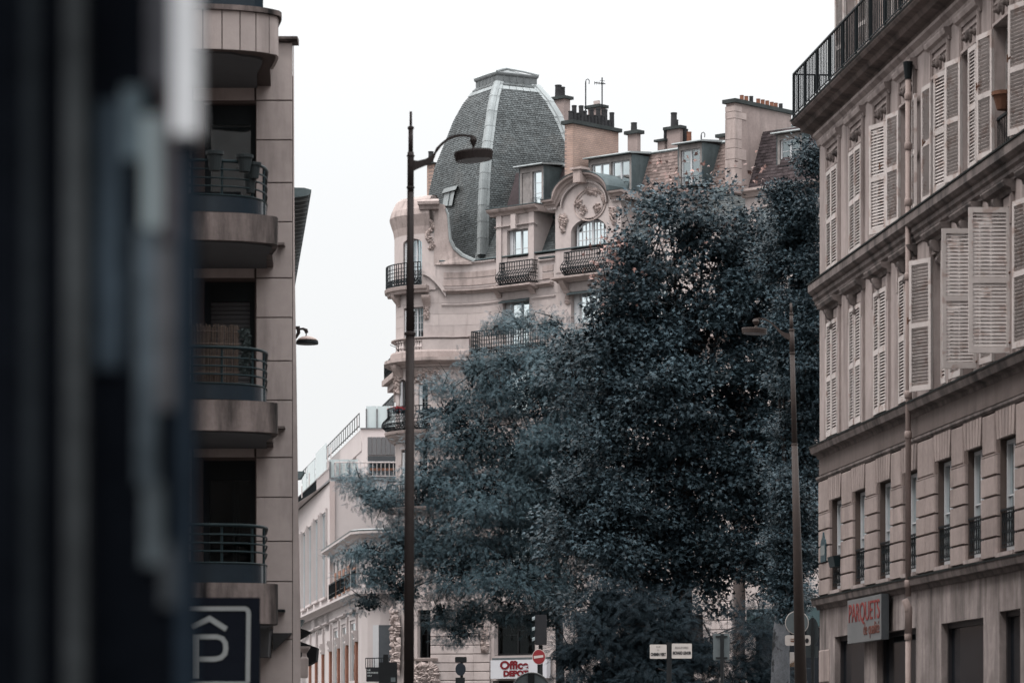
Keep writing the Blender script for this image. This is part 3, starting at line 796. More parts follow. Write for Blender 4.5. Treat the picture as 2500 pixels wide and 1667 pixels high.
# windows of the three floors
def big_window(s0, s1, z0, z1, kind):
    mb = MB(); f = 0.09
    for a, b in ((s0, s0 + f), (s1 - f, s1)): fbox(mb, FL, a, b, -0.27, -0.2, z0, z1)
    fbox(mb, FL, s0 + f, s1 - f, -0.27, -0.202, z1 - 0.3, z1); fbox(mb, FL, s0 + f, s1 - f, -0.27, -0.202, z0, z0 + 0.1)
    w = mb.obj('window', mat('dark_metal_frame', (0.018, 0.022, 0.024), rough=0.4, var=0.1, bump=0), LB)
    if kind == 'blind':
        for k in range(22):
            z = z1 - 0.3 - (k + 1) * 0.068
            mb = MB(); fprof(mb, FL, s0 + f + 0.002, s1 - f - 0.002, [(-0.25, z), (-0.235, z + 0.004), (-0.225, z + 0.034), (-0.235, z + 0.06), (-0.25, z + 0.063)])
            mb.obj('blind_slat', mat('grey_roller_blind', (0.085, 0.085, 0.09), rough=0.6, var=0.05, bump=0), w)
    else:
        mb = MB(); fbox(mb, FL, s0 + f + 0.003, s1 - f - 0.003, -0.25, -0.24, z0 + 0.103, z1 - 0.303); mb.obj('pane', M_glass if kind == 'sky' else M_glass_dark, w)
        mb = MB()
        if kind == 'sky': fbox(mb, FL, s0 + f + 0.01, s1 - f - 0.01, -0.34, -0.33, z0 + 0.9, z1 - 0.32); mb.obj('pane_sheet', M_pane_sheet, w)
        else:
            ring = []
            for i in range(9):
                q = s1 - 0.38 + i * 0.015; nn = -0.32 + 0.02 * math.sin(i * 2)
                ring.append([FL.pt(q, nn, z0 + 0.1), FL.pt(q, nn - 0.005, z0 + 0.1), FL.pt(q, nn - 0.005, z1 - 0.3), FL.pt(q, nn, z1 - 0.3)])
            mb.rings(ring); mb.obj('pane_sheet', M_pane_sheet, w)
big_window(lx(498), lx(624), lz(526), lz(252), 'sky')
big_window(lx(498), lx(622), lz(983), lz(685), 'blind')
big_window(lx(495), lx(623), lz(1430), lz(1122), 'dark')
big_window(lx(480), lx(636), 0.12, lz(1580), 'dark')

# balconies: plan outline measured from the wall
def plan(off=0.0, y0=YL):
    pts = [(-3.70 - off * 1.2, YL - 0.0)]
    ctrl = [(-3.62, 52.6), (-3.47, 51.62), (-3.60, 51.36), (-3.78, 51.22), (-4.1, 51.09), (-4.6, 51.0), (-5.3, 51.0), (-5.9, 51.1)]
    for x, y in ctrl: pts.append((x - off * (1 if x > -3.8 else 0.2), y + off))
    return pts
def smooth_pts(p, k=4):
    out = []
    for i in range(len(p) - 1):
        p0 = p[max(i - 1, 0)]; p1 = p[i]; p2 = p[i + 1]; p3 = p[min(i + 2, len(p) - 1)]
        for j in range(k):
            t = j / k
            out.append(tuple(0.5 * ((2 * b) + (-a + c) * t + (2 * a - 5 * b + 4 * c - d) * t * t + (-a + 3 * b - 3 * c + d) * t ** 3) for a, b, c, d in zip(p0, p1, p2, p3)))
    out.append(p[-1]); return out
PS = smooth_pts(plan(0.0)[1:])
PS = [(-3.70, YL - 0.001)] + PS + [(-5.9, YL - 0.001)]
def slab_solid(mb, pts, z0, z1, back=None):
    n = len(pts)
    b = [(x, y, z0) for x, y in pts]; t = [(x, y, z1) for x, y in pts]
    mb.add(b + t, [tuple(range(n)), tuple(range(2 * n - 1, n - 1, -1))] + [(i, (i + 1) % n, n + (i + 1) % n, n + i) for i in range(n)])
def inset(d):
    q = smooth_pts(plan(d)[1:]); return [(-3.70 - d, YL - 0.001)] + q + [(-5.9, YL - 0.001)]
kF = 51.0 / FPX
def fz(py): return EYE + (HYP - py) * kF
def zinc_fascia(py_top, py_bot, mat_=M_concrete):
    mb = MB(); slab_solid(mb, PS, fz(py_bot), fz(py_top))
    o = mb.obj('balcony_slab', mat_, LB)
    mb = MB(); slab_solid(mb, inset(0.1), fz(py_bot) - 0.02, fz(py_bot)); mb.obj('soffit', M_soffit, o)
    return o
zinc_fascia(517, 585); zinc_fascia(975, 1050); zinc_fascia(1421, 1520)
# top parapet made of upright panels
zt0, zt1 = fz(117), fz(14)
mb = MB(); slab_solid(mb, inset(0.04), zt0, zt1); top = mb.obj('roof_parapet', mat('dark_joint', (0.09, 0.07, 0.065)), LB)
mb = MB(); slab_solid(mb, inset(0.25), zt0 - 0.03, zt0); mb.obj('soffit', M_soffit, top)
arc = PS[1:-1]
cum = [0]
for i in range(len(arc) - 1): cum.append(cum[-1] + math.dist(arc[i], arc[i + 1]))
def arcp(s, off=0.0):
    s = max(0, min(cum[-1], s)); i = max(0, min(len(arc) - 2, int(np.searchsorted(cum, s) - 1)))
    t = (s - cum[i]) / (cum[i + 1] - cum[i]); a, b = arc[i], arc[i + 1]
    dx, dy = b[0] - a[0], b[1] - a[1]; L = math.hypot(dx, dy)
    return (a[0] + dx * t + (dy / L) * off, a[1] + dy * t - (dx / L) * off)     # off > 0 inwards
def arcpx(px):       # arc position seen at this column
    best = min(((abs(CXP + FPX * arcp(s)[0] / arcp(s)[1] - px), s) for s in np.linspace(cum[-1] * 0.2, cum[-1], 300)))
    return best[1]
js = [0.0, arcpx(684) - 0.3, arcpx(677), arcpx(656), arcpx(624), arcpx(586), arcpx(541), arcpx(496), arcpx(450)]
js[1] = js[2] * 0.55
for a, b in zip(js[:-1], js[1:]):
    mb = MB(); k = 5
    mb.rings([[(*arcp(s, 0.03), zt0 - 0.01), (*arcp(s, -0.01), zt0 - 0.01), (*arcp(s, -0.01), zt1 - 0.06), (*arcp(s, 0.03), zt1 - 0.06)] for s in np.linspace(a + 0.008, b - 0.008, k)])
    mb.obj('fascia_panel', M_clad, top)
mb = MB(); slab_solid(mb, [(x, y) for x, y in [(-3.66, YL - .001)] + [arcp(s, -0.06) for s in np.linspace(0, cum[-1], 30)] + [(-5.9, YL - .001)]], zt1 - 0.055, zt1 + 0.02); mb.obj('coping', M_concrete, top)
mb = MB(); mb.rings([[(*arcp(s, 0.2), zt1 + 0.02), (*arcp(s, 0.17), zt1 + 0.02), (*arcp(s, 0.17), zt1 + 0.8), (*arcp(s, 0.2), zt1 + 0.8)] for s in np.linspace(arcpx(660), cum[-1], 14)]); mb.obj('glass_screen', M_panelglass, top)
mb = MB()
p0_, p1_ = arcp(arcpx(640), 0.3), arcp(arcpx(674), 0.3)
for i in range(7):
    x = p0_[0] + (p1_[0] - p0_[0]) * i / 6; y = p0_[1] + (p1_[1] - p0_[1]) * i / 6
    mb.tube([(x, y, zt1 + 0.02), (x, y, zt1 + 0.7)], 0.012, 4)
for i in range(10):
    z = zt1 + 0.05 + i * 0.07; mb.tube([(p0_[0], p0_[1], z), (p1_[0], p1_[1], z)], 0.01, 4)
mb.obj('trellis', M_iron, top)

# railings
RLP = smooth_pts([(-3.80, 53.6), (-3.71, 52.6), (-3.68, 52.15), (-3.73, 51.78), (-3.88, 51.5), (-4.15, 51.33), (-4.6, 51.22), (-5.3, 51.2), (-5.9, 51.25)], 6)
def railing(pz, pb, pt):
    fzl = lambda p: EYE + (HYP - p) * 51.22 / FPX
    for i, py in enumerate(pz):
        mb = MB(); mb.tube([(x, y, fzl(py)) for x, y in RLP], 0.026 if i == 0 else 0.014, 6)
        if i == 0: fr = mb.obj('railing', M_iron_green, LB, smooth=True)
        else: mb.obj('rail', M_iron_green, fr)
    for px in (644, 613, 540, 467):
        p = min(RLP[6:], key=lambda q: abs(CXP + FPX * q[0] / q[1] - px))
        mb = MB(); mb.tube([(p[0], p[1] + 0.03, fzl(pb) - 0.03), (p[0], p[1] + 0.03, fzl(pz[0]))], 0.02, 6); mb.obj('post', M_iron_green, fr)
    mb = MB(); mb.rings([[(x, y, fzl(pb) + 0.01), (x, y + 0.012, fzl(pb) + 0.01), (x, y + 0.012, fzl(pt)), (x, y, fzl(pt))] for x, y in RLP]); mb.obj('glass_band', M_panelglass, fr)
    mb = MB(); mb.tube([(x, y, fzl(pt) + .01) for x, y in RLP], 0.014, 5); mb.obj('rail', M_iron_green, fr)
railing([391, 412, 433, 453], 517, 476)
railing([846, 871, 892, 912], 975, 936)
railing([1280, 1303, 1324, 1344], 1424, 1374)

# brushwood screen on the middle balcony
mb = MB()
for i in range(230):
    s = arcpx(613) + 0.05 + (cum[-1] - arcpx(613)) * i / 300
    x, y = arcp(s, 0.42 + R.uniform(-.015, .015)); z1 = fz(786) + R.uniform(-.03, .03)
    mb.tube([(x, y, fz(972)), (x + R.uniform(-.02, .02), y, z1)], 0.0055, 3, cap=False)
for z in (800, 830, 860, 900): mb.tube([(*arcp(s, 0.4), fz(z)) for s in np.linspace(arcpx(613), cum[-1], 12)], 0.004, 3)
BS = mb.obj('brushwood_screen', mat('dry_brushwood', (0.13, 0.10, 0.085), isl_rand=0.4, bump=0))
BS['label'] = 'brown brushwood screen tied inside the rounded balcony railing'; BS['category'] = 'screen'

# pots on the upper balcony rail
def pot(px, py0, py1, off, sc, label):
    s = arcpx(px); x, y = arcp(s, off); k = y / FPX
    z0 = EYE + (HYP - py1) * k; h = (py1 - py0) * k; r = sc
    t = thing('flower_pot', label, 'flower pot', (x, y, z0), 'dark pots hung along the upper balcony rail')
    mb = MB(); mb.lathe((x, y, z0), [(r * 0.62, 0), (r * 0.86, h * 0.78), (r * 1.0, h * 0.8), (r * 1.02, h * 0.98), (r * 0.9, h), (r * 0.82, h * 0.8), (r * 0.05, h * 0.78)], 16)
    mb.obj('pot', mat('dark_plastic_pot', (0.03, 0.036, 0.038), rough=0.5, var=0.1, bump=0), t, smooth=False)
    mb = MB(); mb.lathe((x, y, z0 + h * 0.76), [(r * 0.8, 0), (r * 0.4, 0.02), (0.01, 0.025)], 10); mb.obj('soil', M_bark_dark, t)
pot(527, 369, 417, 0.2, 0.132, 'large dark pot on the upper balcony rail nearest the blurred foreground')
pot(609, 378, 420, 0.2, 0.128, 'dark pot sitting over the railing post of the upper balcony')
pot(646, 397, 436, 0.25, 0.105, 'dark pot at the right end of the upper balcony rail')
pot(644, 425, 472, 0.34, 0.10, 'lower dark pot hanging inside the right end of the upper balcony')
# low crate table behind the rail
mb = MB(); s = arcpx(540); x, y = arcp(s, 0.6)
for i in range(5): mb.box(x - 0.35 + i * 0.16, x - 0.29 + i * 0.16, y, y + 0.3, fz(474), fz(452))
mb.box(x - 0.37, x + 0.37, y, y + 0.3, fz(474) - 0.0, fz(470)); mb.box(x - 0.37, x + 0.37, y - .01, y + 0.3, fz(457), fz(452))
o = mb.obj('crate', M_iron); o['label'] = 'black slatted crate standing behind the upper balcony railing'; o['category'] = 'crate'

# drip spouts
for px, py in ((688, 600), (688, 1046), (688, 1491)):
    mb = MB(); x, z = (px - CXP) * kL, lz(py)
    mb.box(x - 0.055, x + 0.055, YL - 0.22, YL - 0.001, z - 0.015, z + 0.02); mb.obj('drip_spout', M_concrete if py < 1300 else M_iron, LB)
# sloped canopies over the entrance
mb = MB(); x0, x1, xm = (612 - CXP) * kL, (668 - CXP) * kL, (672 - CXP) * kL
mb.hexa([(x0 - 1.0, YL - 0.9, lz(1522)), (x1, YL - 0.9, lz(1522)), (x1, YL, lz(1522)), (x0 - 1.0, YL, lz(1522)), (x0 - 1.0, YL - 0.7, lz(1605)), (x1 - 0.04, YL - 0.7, lz(1605)), (x1 - 0.04, YL, lz(1605)), (x0 - 1.0, YL, lz(1605))])
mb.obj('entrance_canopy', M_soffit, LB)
mb = MB(); xa, xb = (668.5 - CXP) * kL, (714 - CXP) * kL
mb.add([(xa, YL, lz(1546)), (xb, YL - 0.0, lz(1546)), (xb, YL - 0.35, lz(1546)), (xa, YL - 0.35, lz(1546)), (xa, YL, lz(1588)), (xa, YL - 0.1, lz(1588))],
       [(0, 1, 2, 3), (0, 4, 1), (3, 2, 5), (1, 4, 5, 2), (0, 3, 5, 4)])
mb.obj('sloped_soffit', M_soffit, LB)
# climbing plant at the end of the screen
mb = MB()
for i in range(420):
    s = arcpx(625) + R.gauss(0, 0.06); x, y = arcp(s, 0.38 + R.gauss(0, 0.04)); z = R.uniform(fz(905), fz(793)); a = R.uniform(0, 6.28); l = R.uniform(0.02, 0.045)
    u = Vector((math.cos(a), R.uniform(-.5, .5), math.sin(a))) * l; v = Vector((-math.sin(a), R.uniform(-.5, .5), math.cos(a))) * l * 0.4
    p = Vector((x, y, z)); mb.add([p - u, p + v, p + u, p - v], [(0, 1, 2, 3)])
o = mb.obj('potted_plant_leaves', mat('dark_leaf', (0.035, 0.045, 0.045), isl_rand=0.5, rough=0.5, bump=0)); o['label'] = 'dark leafy plant growing beside the brushwood balcony screen'; o['category'] = 'plant'; o['kind'] = 'stuff'

# ------------------------------------------------------------------ next building along the left side: only its eave shows
FE = Path([((760 - CXP) * 60.0 / FPX, 60.0), ((720 - CXP) * 72.6 / FPX, 72.6)])
NB = thing('neighbour_building', 'tall building half hidden behind the left block with a dark zinc gutter edge', 'building', (-5, 66, 0))
zE = EYE + (HYP - 466) * 60.0 / FPX
Le = FE.c[-1]
mb = MB(); fprof(mb, FE, 0, Le, [(-3.0, zE - 0.12), (-0.3, zE - 0.12), (-0.05, zE - 0.08), (0.0, zE - 0.02), (0.0, zE + 0.02), (-0.12, zE + 0.05), (-3.0, zE + 0.1)]); mb.obj('eave', M_zinc_dark, NB)
mb = MB()
for i in range(26):
    q = 0.2 + i * (Le - 0.3) / 26; fprof(mb, FE, q, q + 0.05, [(-0.3, zE - 0.17), (-0.03, zE - 0.125), (-0.03, zE - 0.1), (-0.3, zE - 0.1)])
o = mb.obj('gutter_brackets', M_zinc, NB); o['kind'] = 'stuff'
mb = MB(); fbox(mb, FE, 0.0, Le - 0.2, -3.0, -0.34, 0, zE - 0.13); mb.obj('wall', M_facade, NB)
mb = MB(); fprof(mb, FE, 0, Le - .02, [(-3.0, zE + 0.11), (-0.3, zE + 0.06), (-1.2, zE + 0.8), (-3.0, zE + 0.9)]); mb.obj('roof', M_zinc_dark, NB)
for px, py, Y in ((742, 1150, 80.0), (741, 1512, 66.0)):
    p = W(px, py, Y); mb = MB(); mb.rings([[(p.x - 1.2, p.y, p.z + .02), (p.x, p.y, p.z), (p.x - 0.09, p.y, p.z - 0.16), (p.x - 1.2, p.y, p.z - 0.3)], [(p.x - 1.2, p.y + 0.5, p.z + .02), (p.x, p.y + .5, p.z), (p.x - 0.09, p.y + .5, p.z - 0.16), (p.x - 1.2, p.y + .5, p.z - 0.3)]])
    mb.obj('cornice_end', M_zinc_dark, NB)
# dark awnings and wall lantern low on that building
Ya = 62.0
AW = thing('shop_awning', 'black folded awning sticking out at the foot of the left building', 'awning', W(752, 1610, Ya))
mb = MB(); a, b, c, d = W(728, 1563, Ya), W(774, 1580, Ya), W(771, 1612, Ya), W(728, 1612, Ya)
tv = Vector((0, 0.7, 0))
mb.rings([[a, b, c, W(750, 1624, Ya), d], [a + tv, b + tv, c + tv, W(750, 1624, Ya) + tv, d + tv]]); mb.obj('fabric', mat('black_canvas', (0.012, 0.012, 0.013), bump=0.1), AW)
AW2 = thing('upper_awning', 'small black triangular awning just above the folded awning', 'awning', W(742, 1545, Ya))
mb = MB(); a, b, c = W(726, 1530, Ya), W(757, 1541, Ya), W(726, 1560, Ya); mb.rings([[a, b, c], [a + tv, b + tv, c + tv]]); mb.obj('fabric', MATS['black_canvas'], AW2)
LT = thing('wall_lantern', 'pale box lantern fixed under the black awnings at the left', 'lantern', W(740, 1640, Ya - 0.6))
Yb = Ya - 0.6
mb = MB(); p = W(743, 1640, Yb); k = Yb / FPX
mb.rings([[(p.x - r * k, Yb - r * k, EYE + (HYP - y) * k), (p.x + r * k, Yb - r * k, EYE + (HYP - y) * k), (p.x + r * k, Yb + r * k, EYE + (HYP - y) * k), (p.x - r * k, Yb + r * k, EYE + (HYP - y) * k)] for r, y in ((8, 1654), (9, 1648), (9.5, 1606), (6, 1602), (5, 1594), (13, 1582), (14, 1577))])
mb.obj('housing', M_clad, LT)

# street lamp heads -----------------------------------------------------------
WL = thing('wall_lamp', 'small white topped street lamp on a curled bracket fixed to the left building', 'lamp', W(748, 820, 70))
Yw = 70.0; kw = Yw / FPX
def wp(px, py, dy=0): v = W(px, py, Yw); v.y += dy; return v
mb = MB(); mb.tube([wp(716, 800), wp(728, 800), wp(729, 812), wp(722, 826)], [0.03, 0.05, 0.04, 0.02], 8); mb.tube([wp(727, 806), wp(733, 803), wp(740, 802.5), wp(747, 806), wp(749, 813)], [0.02, 0.022, 0.025, 0.04, 0.035], 8); mb.tube([wp(748, 812), wp(747, 822)], 0.012, 6)
mb.obj('bracket', M_lamp, WL)
c = wp(750, 833)
mb = MB(); mb.lathe(c, [(27 * kw, -0.06), (27.5 * kw, -0.02), (26 * kw, 0.0), (27 * kw, 0.012)], 24); mb.obj('rim', M_iron, WL)
mb = MB(); mb.lathe(c, [(25 * kw, 0.014), (22 * kw, 0.05), (14 * kw, 0.085), (4 * kw, 0.105), (0.005, 0.107)], 24); mb.obj('lamp_shade', mat('pinkish_lamp_shade', (0.5, 0.38, 0.34), rough=0.5, var=0.05, bump=0), WL, smooth=True)

def street_lamp(Y, xtop, xbot, ytop, arm, label, flip=1, kind=0, matp=None):
    k = Y / FPX; matp = matp or M_lamp
    x = lambda py: (float(np.interp(py, [ytop, 1667], [xtop, xbot])) - CXP) * k
    z = lambda py: EYE + (HYP - py) * k
    base = Vector((x(1900), Y, 0))
    L = thing('street_lamp', label, 'street lamp', base, 'grey brown street lamps')
    P = lambda dx, py: Vector((x(py) + dx * k * flip, Y, z(py)))
    mb = MB()
    for seg in arm['pole']: mb.tube([P(0, a) for a in seg[0]], [r * k for r in seg[1]], 14)
    mb.tube([P(0, 1640), Vector((x(1800), Y, 0.9)), Vector((x(1900), Y, 0.88)), Vector((x(1900), Y, 0.0))], [arm['w'] * k, arm['w'] * k * 1.1, arm['w'] * k * 1.9, arm['w'] * k * 2.1], 14)
    mb.obj('pole', matp, L, smooth=True)
    for py, r, h in arm['rings']:
        mb = MB(); mb.lathe(P(0, py), [(r * k * 0.8, -h * k), (r * k, -h * k * 0.6), (r * k, h * k * 0.6), (r * k * 0.8, h * k)], 14); mb.obj('collar', matp, L)

    mb = MB()
    bw = arm['bw'] * k
    ring = []
    for dx, pu, pd in arm['arm']:
        u, d = P(dx, pu), P(dx, pd); ring.append([u + Vector((0, -bw, 0)), u + Vector((0, bw, 0)), d + Vector((0, bw, 0)), d + Vector((0, -bw, 0))])
    mb.rings(ring); mb.obj('arm', matp, L)
    dx, py0, py1 = arm['drop']
    mb = MB(); c = P(dx, py1)
    h = (py1 - py0) * k
    mb.lathe(c, [(2.2 * k, 0), (4.5 * k, h * 0.12), (2.5 * k, h * 0.3), (6 * k, h * 0.5), (9 * k, h * 0.75), (6 * k, h)], 12); mb.obj('knuckle', matp, L)
    hx, hy, hr, hh = arm['head']
    tilt = arm.get('tilt', 0)
    mb = MB(); c0 = Vector((0, 0, 0))
    mb.lathe(c0, [(hr * k * 0.93, -hh * k), (hr * k * 1.0, -hh * k * 0.2), (hr * k * 0.98, 0), (hr * k * 0.3, hh * k * 0.12), (3 * k, hh * k * 0.25)], 28)
    o = mb.mesh('lamp_head'); o.materials.append(matp)
    M = Matrix.Translation(P(hx, hy)) @ Matrix.Rotation(rad(tilt), 4, 'Y')
    hd = link('lamp_head', o, M, L)
    mb = MB(); mb.lathe(c0, [(hr * k * 0.86, -hh * k * 1.02), (hr * k * 0.9, -hh * k * 1.0)], 28)
    g = mb.mesh('diffuser'); g.materials.append(mat('lamp_diffuser', (0.12, 0.11, 0.115), rough=0.3, bump=0)); link('diffuser', g, M, hd)
    return L
arm1 = dict(w=12.5, bw=3.5,
    pole=[(([1667, 1300, 815]), [13, 12, 10.8]), ([815, 640, 470], [10.2, 8.8, 8.2]), ([470, 390, 372], [8.2, 8.2, 8.0]), ([372, 315], [6.0, 5.8]), ([315, 273], [3.3, 3.2])],
    rings=[(815, 14, 5), (458, 10, 3), (381, 10, 2), (313, 7.8, 4)],
    arm=[(6, 392, 418), (18, 393, 412), (35, 389, 405), (50, 382, 398), (58, 372, 386), (62, 362, 374), (75, 349, 357), (92, 336, 342), (110, 329, 335), (128, 328, 333), (140, 330, 334), (152, 331, 338), (157, 336, 345)],
    drop=(153, 334, 369), head=(153, 370, 48, 22), tilt=-5)
mb0 = street_lamp(44.0, 1003, 998, 273, arm1, 'tall slightly blurred street lamp with a disc head in front of the dome')
arm2 = dict(w=11, bw=3,
    pole=[([1667, 1300, 1085], [15, 10, 7.5]), ([1085, 865], [6.8, 5.8]), ([865, 803], [6.4, 6.2]), ([803, 770], [4.5, 4.2]), ([770, 740], [3, 2.8])],
    rings=[(1085, 8, 3), (948, 5.6, 1.5), (862, 7, 3), (806, 7.5, 2), (766, 5, 2.5)],
    arm=[(4, 814, 830), (15, 813, 826), (25, 808, 818), (35, 799, 806), (45, 790, 794), (55, 782, 785.5), (68, 777, 780), (82, 776, 779), (88, 777, 783)],
    drop=(87, 779, 801), head=(91, 802, 31, 13), tilt=3)
street_lamp(72.0, 1931, 1955, 740, arm2, 'street lamp whose curved arm reaches left in front of the dark tree', flip=-1,
            matp=mat('warm_grey_lamp_paint', (0.048, 0.038, 0.035), rough=0.45, var=0.12, bump=0.05))

# ------------------------------------------------------------------ P sign
YP = 30.0; kP = YP / FPX
PS_ = thing('parking_sign', 'dark square parking sign with a white roof chevron over a letter P', 'road sign', W(520, 1667, YP) - Vector((0, 0, 0)))
def pp(px, py, d=0): v = W(px, py, YP); v.y -= d; return v
mb = MB(); a, b = pp(385, 1700), pp(633, 1458)
mb.box(a.x, b.x, YP, YP + 0.09, a.z, b.z); mb.obj('panel', mat('dark_blue_black_sign', (0.010, 0.012, 0.017), rough=0.6, spec=0.0, var=0.1, bump=0), PS_)
M_signw = mat('grey_white_sign_print', (0.33, 0.35, 0.35), rough=0.6, var=0.06, bump=0)
def stroke(pts, w, name):
    mb = MB(); ring = []
    for i, (x, y) in enumerate(pts):
        x0, y0 = pts[max(i - 1, 0)]; x1, y1 = pts[min(i + 1, len(pts) - 1)]
        dx, dy = x1 - x0, y1 - y0; L = math.hypot(dx, dy); nx, ny = -dy / L, dx / L
        mit = 1.0
        if 0 < i < len(pts) - 1:
            ax, ay = x - x0, y - y0; la = math.hypot(ax, ay); mit = 1 / max(0.5, abs((ax * dx + ay * dy) / la / L))
        q0, q1 = (x + nx * w / 2 * mit, y + ny * w / 2 * mit), (x - nx * w / 2 * mit, y - ny * w / 2 * mit)
        ring.append([pp(*q0, 0.001), pp(*q1, 0.001), pp(*q1, 0.006), pp(*q0, 0.006)])
    mb.rings(ring); return mb.obj(name, M_signw, PS_)
stroke([(400, 1485), (598, 1485), (603, 1487), (606, 1491), (607, 1497), (605, 1664)], 11, 'border')
stroke([(400, 1667), (608, 1667)], 9, 'border')
stroke([(470, 1530), (512, 1509), (553, 1535)], 13, 'chevron')
stroke([(480, 1655), (480, 1548)], 15, 'letter_stem')
stroke([(488, 1553.5), (530, 1553.5), (543, 1558), (550, 1568), (551.5, 1582), (549, 1595), (540, 1604), (526, 1608), (488, 1608)], 12, 'letter_bowl')
mb = MB(); mb.box((500 - CXP) * kP, (512 - CXP) * kP, YP + 0.095, YP + 0.14, 0, pp(0, 1462).z); mb.obj('post', M_iron, PS_)

# ------------------------------------------------------------------ blurred foreground: glazed kiosk edge, its reflections painted as coloured bands
YF_ = 3.9; kf = YF_ / FPX
KI = thing('glass_kiosk', 'dark strongly blurred kiosk side at the left edge with reflections painted as strips', 'kiosk', ((250 - CXP) * kf, YF_, 0))
def kz(py): return EYE + (HYP - py) * kf
def kbox(name, x0, x1, y0, y1, d0, d1, m):
    mb = MB(); mb.box((x0 - CXP) * kf, (x1 - CXP) * kf, YF_ - d1, YF_ - d0, kz(y1), kz(y0)); return mb.obj(name, m, KI)
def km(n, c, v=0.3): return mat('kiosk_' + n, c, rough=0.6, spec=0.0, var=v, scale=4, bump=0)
kbox('back_panel', -500, 470, -700, 4300, -0.1, 0.0, km('black', (0.004, 0.005, 0.007)))
kbox('frame_post', 168, 214, -700, 4300, 0.0, 0.04, km('grey', (0.0364, 0.0406, 0.0434), 0.4))
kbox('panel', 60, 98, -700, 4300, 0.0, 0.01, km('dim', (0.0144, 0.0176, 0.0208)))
kbox('panel', 234, 300, 250, 900, 0.0, 0.008, km('slate', (0.0320, 0.0440, 0.0560), 0.4))  # panel colours hold the blurred reflections of the glass
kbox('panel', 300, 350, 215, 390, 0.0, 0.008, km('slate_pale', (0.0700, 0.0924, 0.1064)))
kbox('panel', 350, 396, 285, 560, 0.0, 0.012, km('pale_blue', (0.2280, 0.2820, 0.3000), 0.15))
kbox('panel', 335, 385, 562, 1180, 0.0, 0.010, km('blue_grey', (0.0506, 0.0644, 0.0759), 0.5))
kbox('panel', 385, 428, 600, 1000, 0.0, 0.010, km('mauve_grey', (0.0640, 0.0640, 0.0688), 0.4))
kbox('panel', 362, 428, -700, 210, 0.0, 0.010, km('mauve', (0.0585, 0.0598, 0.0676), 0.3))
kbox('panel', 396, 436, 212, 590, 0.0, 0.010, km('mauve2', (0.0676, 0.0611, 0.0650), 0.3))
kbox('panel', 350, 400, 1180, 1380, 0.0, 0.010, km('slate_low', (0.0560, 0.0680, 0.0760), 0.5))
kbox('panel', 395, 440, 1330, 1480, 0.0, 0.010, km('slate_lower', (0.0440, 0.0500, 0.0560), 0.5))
kbox('frame_post', 438, 473, 352, 4300, 0.0, 0.03, km('blue_black', (0.0144, 0.0216, 0.0306), 0.3))
kbox('light_strip', 430, 490, -700, 345, 0.0, 0.05, mat('kiosk_white_reflection', (0.62, 0.64, 0.67), rough=0.4, var=0.1, scale=6, bump=0))
mb = MB(); mb.box((-500 - CXP) * kf, (486 - CXP) * kf, YF_ - 0.12, YF_ + 0.4, kz(-700) + 0.002, kz(-700) + 0.15); mb.obj('roof', MATS['kiosk_black'], KI)

# unseen row house on the left, added to shade the street
LR = thing('unseen_row_building', 'plain unseen row house along the left pavement added to shade the street', 'building', (-9, 30, 0))
mb = MB(); mb.box(-14, -5.6, 10.5, 50, 0, 22); mb.obj('wall', M_facade, LR)
mb = MB(); mb.box(-14.2, -5.45, 10.3, 50.2, 22, 22.3); mb.obj('cornice', M_ledge, LR)

# the rest of the street beside the camera, and a house added behind it
RR = thing('unseen_row_building.001', 'plain unseen stone row house on the right continuing the shuttered building', 'building', (12, 20, 0))
rops = [(SMAX + 1.2 + i * 2.6, SMAX + 2.3 + i * 2.6, z, z + h) for i in range(30) for z, h in ((0.6, 2.6), (4.4, 1.7), (7.2, 2.1), (10.3, 1.9))]
mb = MB(); fwall(mb, FR, SMAX, 108, 0, 14.5, rops, 0.2); fbox(mb, FR, SMAX, SMAX + 0.02, -9, 0, 12.9, 14.5); mb.obj('wall', M_facade, RR)
mb = MB(); fbox(mb, FR, SMAX + 0.1, 108, -9, -0.21, 0, 14.4); mb.obj('inner_masonry', mat('dim_panes', (0.03, 0.034, 0.04), rough=0.2, spec=0.2, bump=0), RR)
BR = thing('unseen_row_building.002', 'plain unseen house behind the viewer added to block low light and reflections', 'building', (0, -60, 0))  # unseen, added to block low front light
mb = MB(); mb.box(-50, 50, -70, -50, 0, 19); mb.obj('wall', M_facade, BR)

BH = thing('sky_blocker_building', 'plain unseen house added behind the balconied block to darken glass reflections', 'building', (-20, 98, 0))  # unseen, added to darken what the shop glass reflects
mb = MB(); mb.box(-45, -6.5, 92, 95.5, 0, 19.0); mb.obj('wall', M_frieze, BH)

FB = thing('sky_blocker_building.001', 'long unseen house added far down the boulevard to darken glass reflections', 'building', (-40, 138, 0))  # unseen, added to keep bright sky out of the shop glass
mb = MB(); mb.box(-75, -13.2, 130, 145, 0, 22); mb.obj('wall', M_frieze, FB)
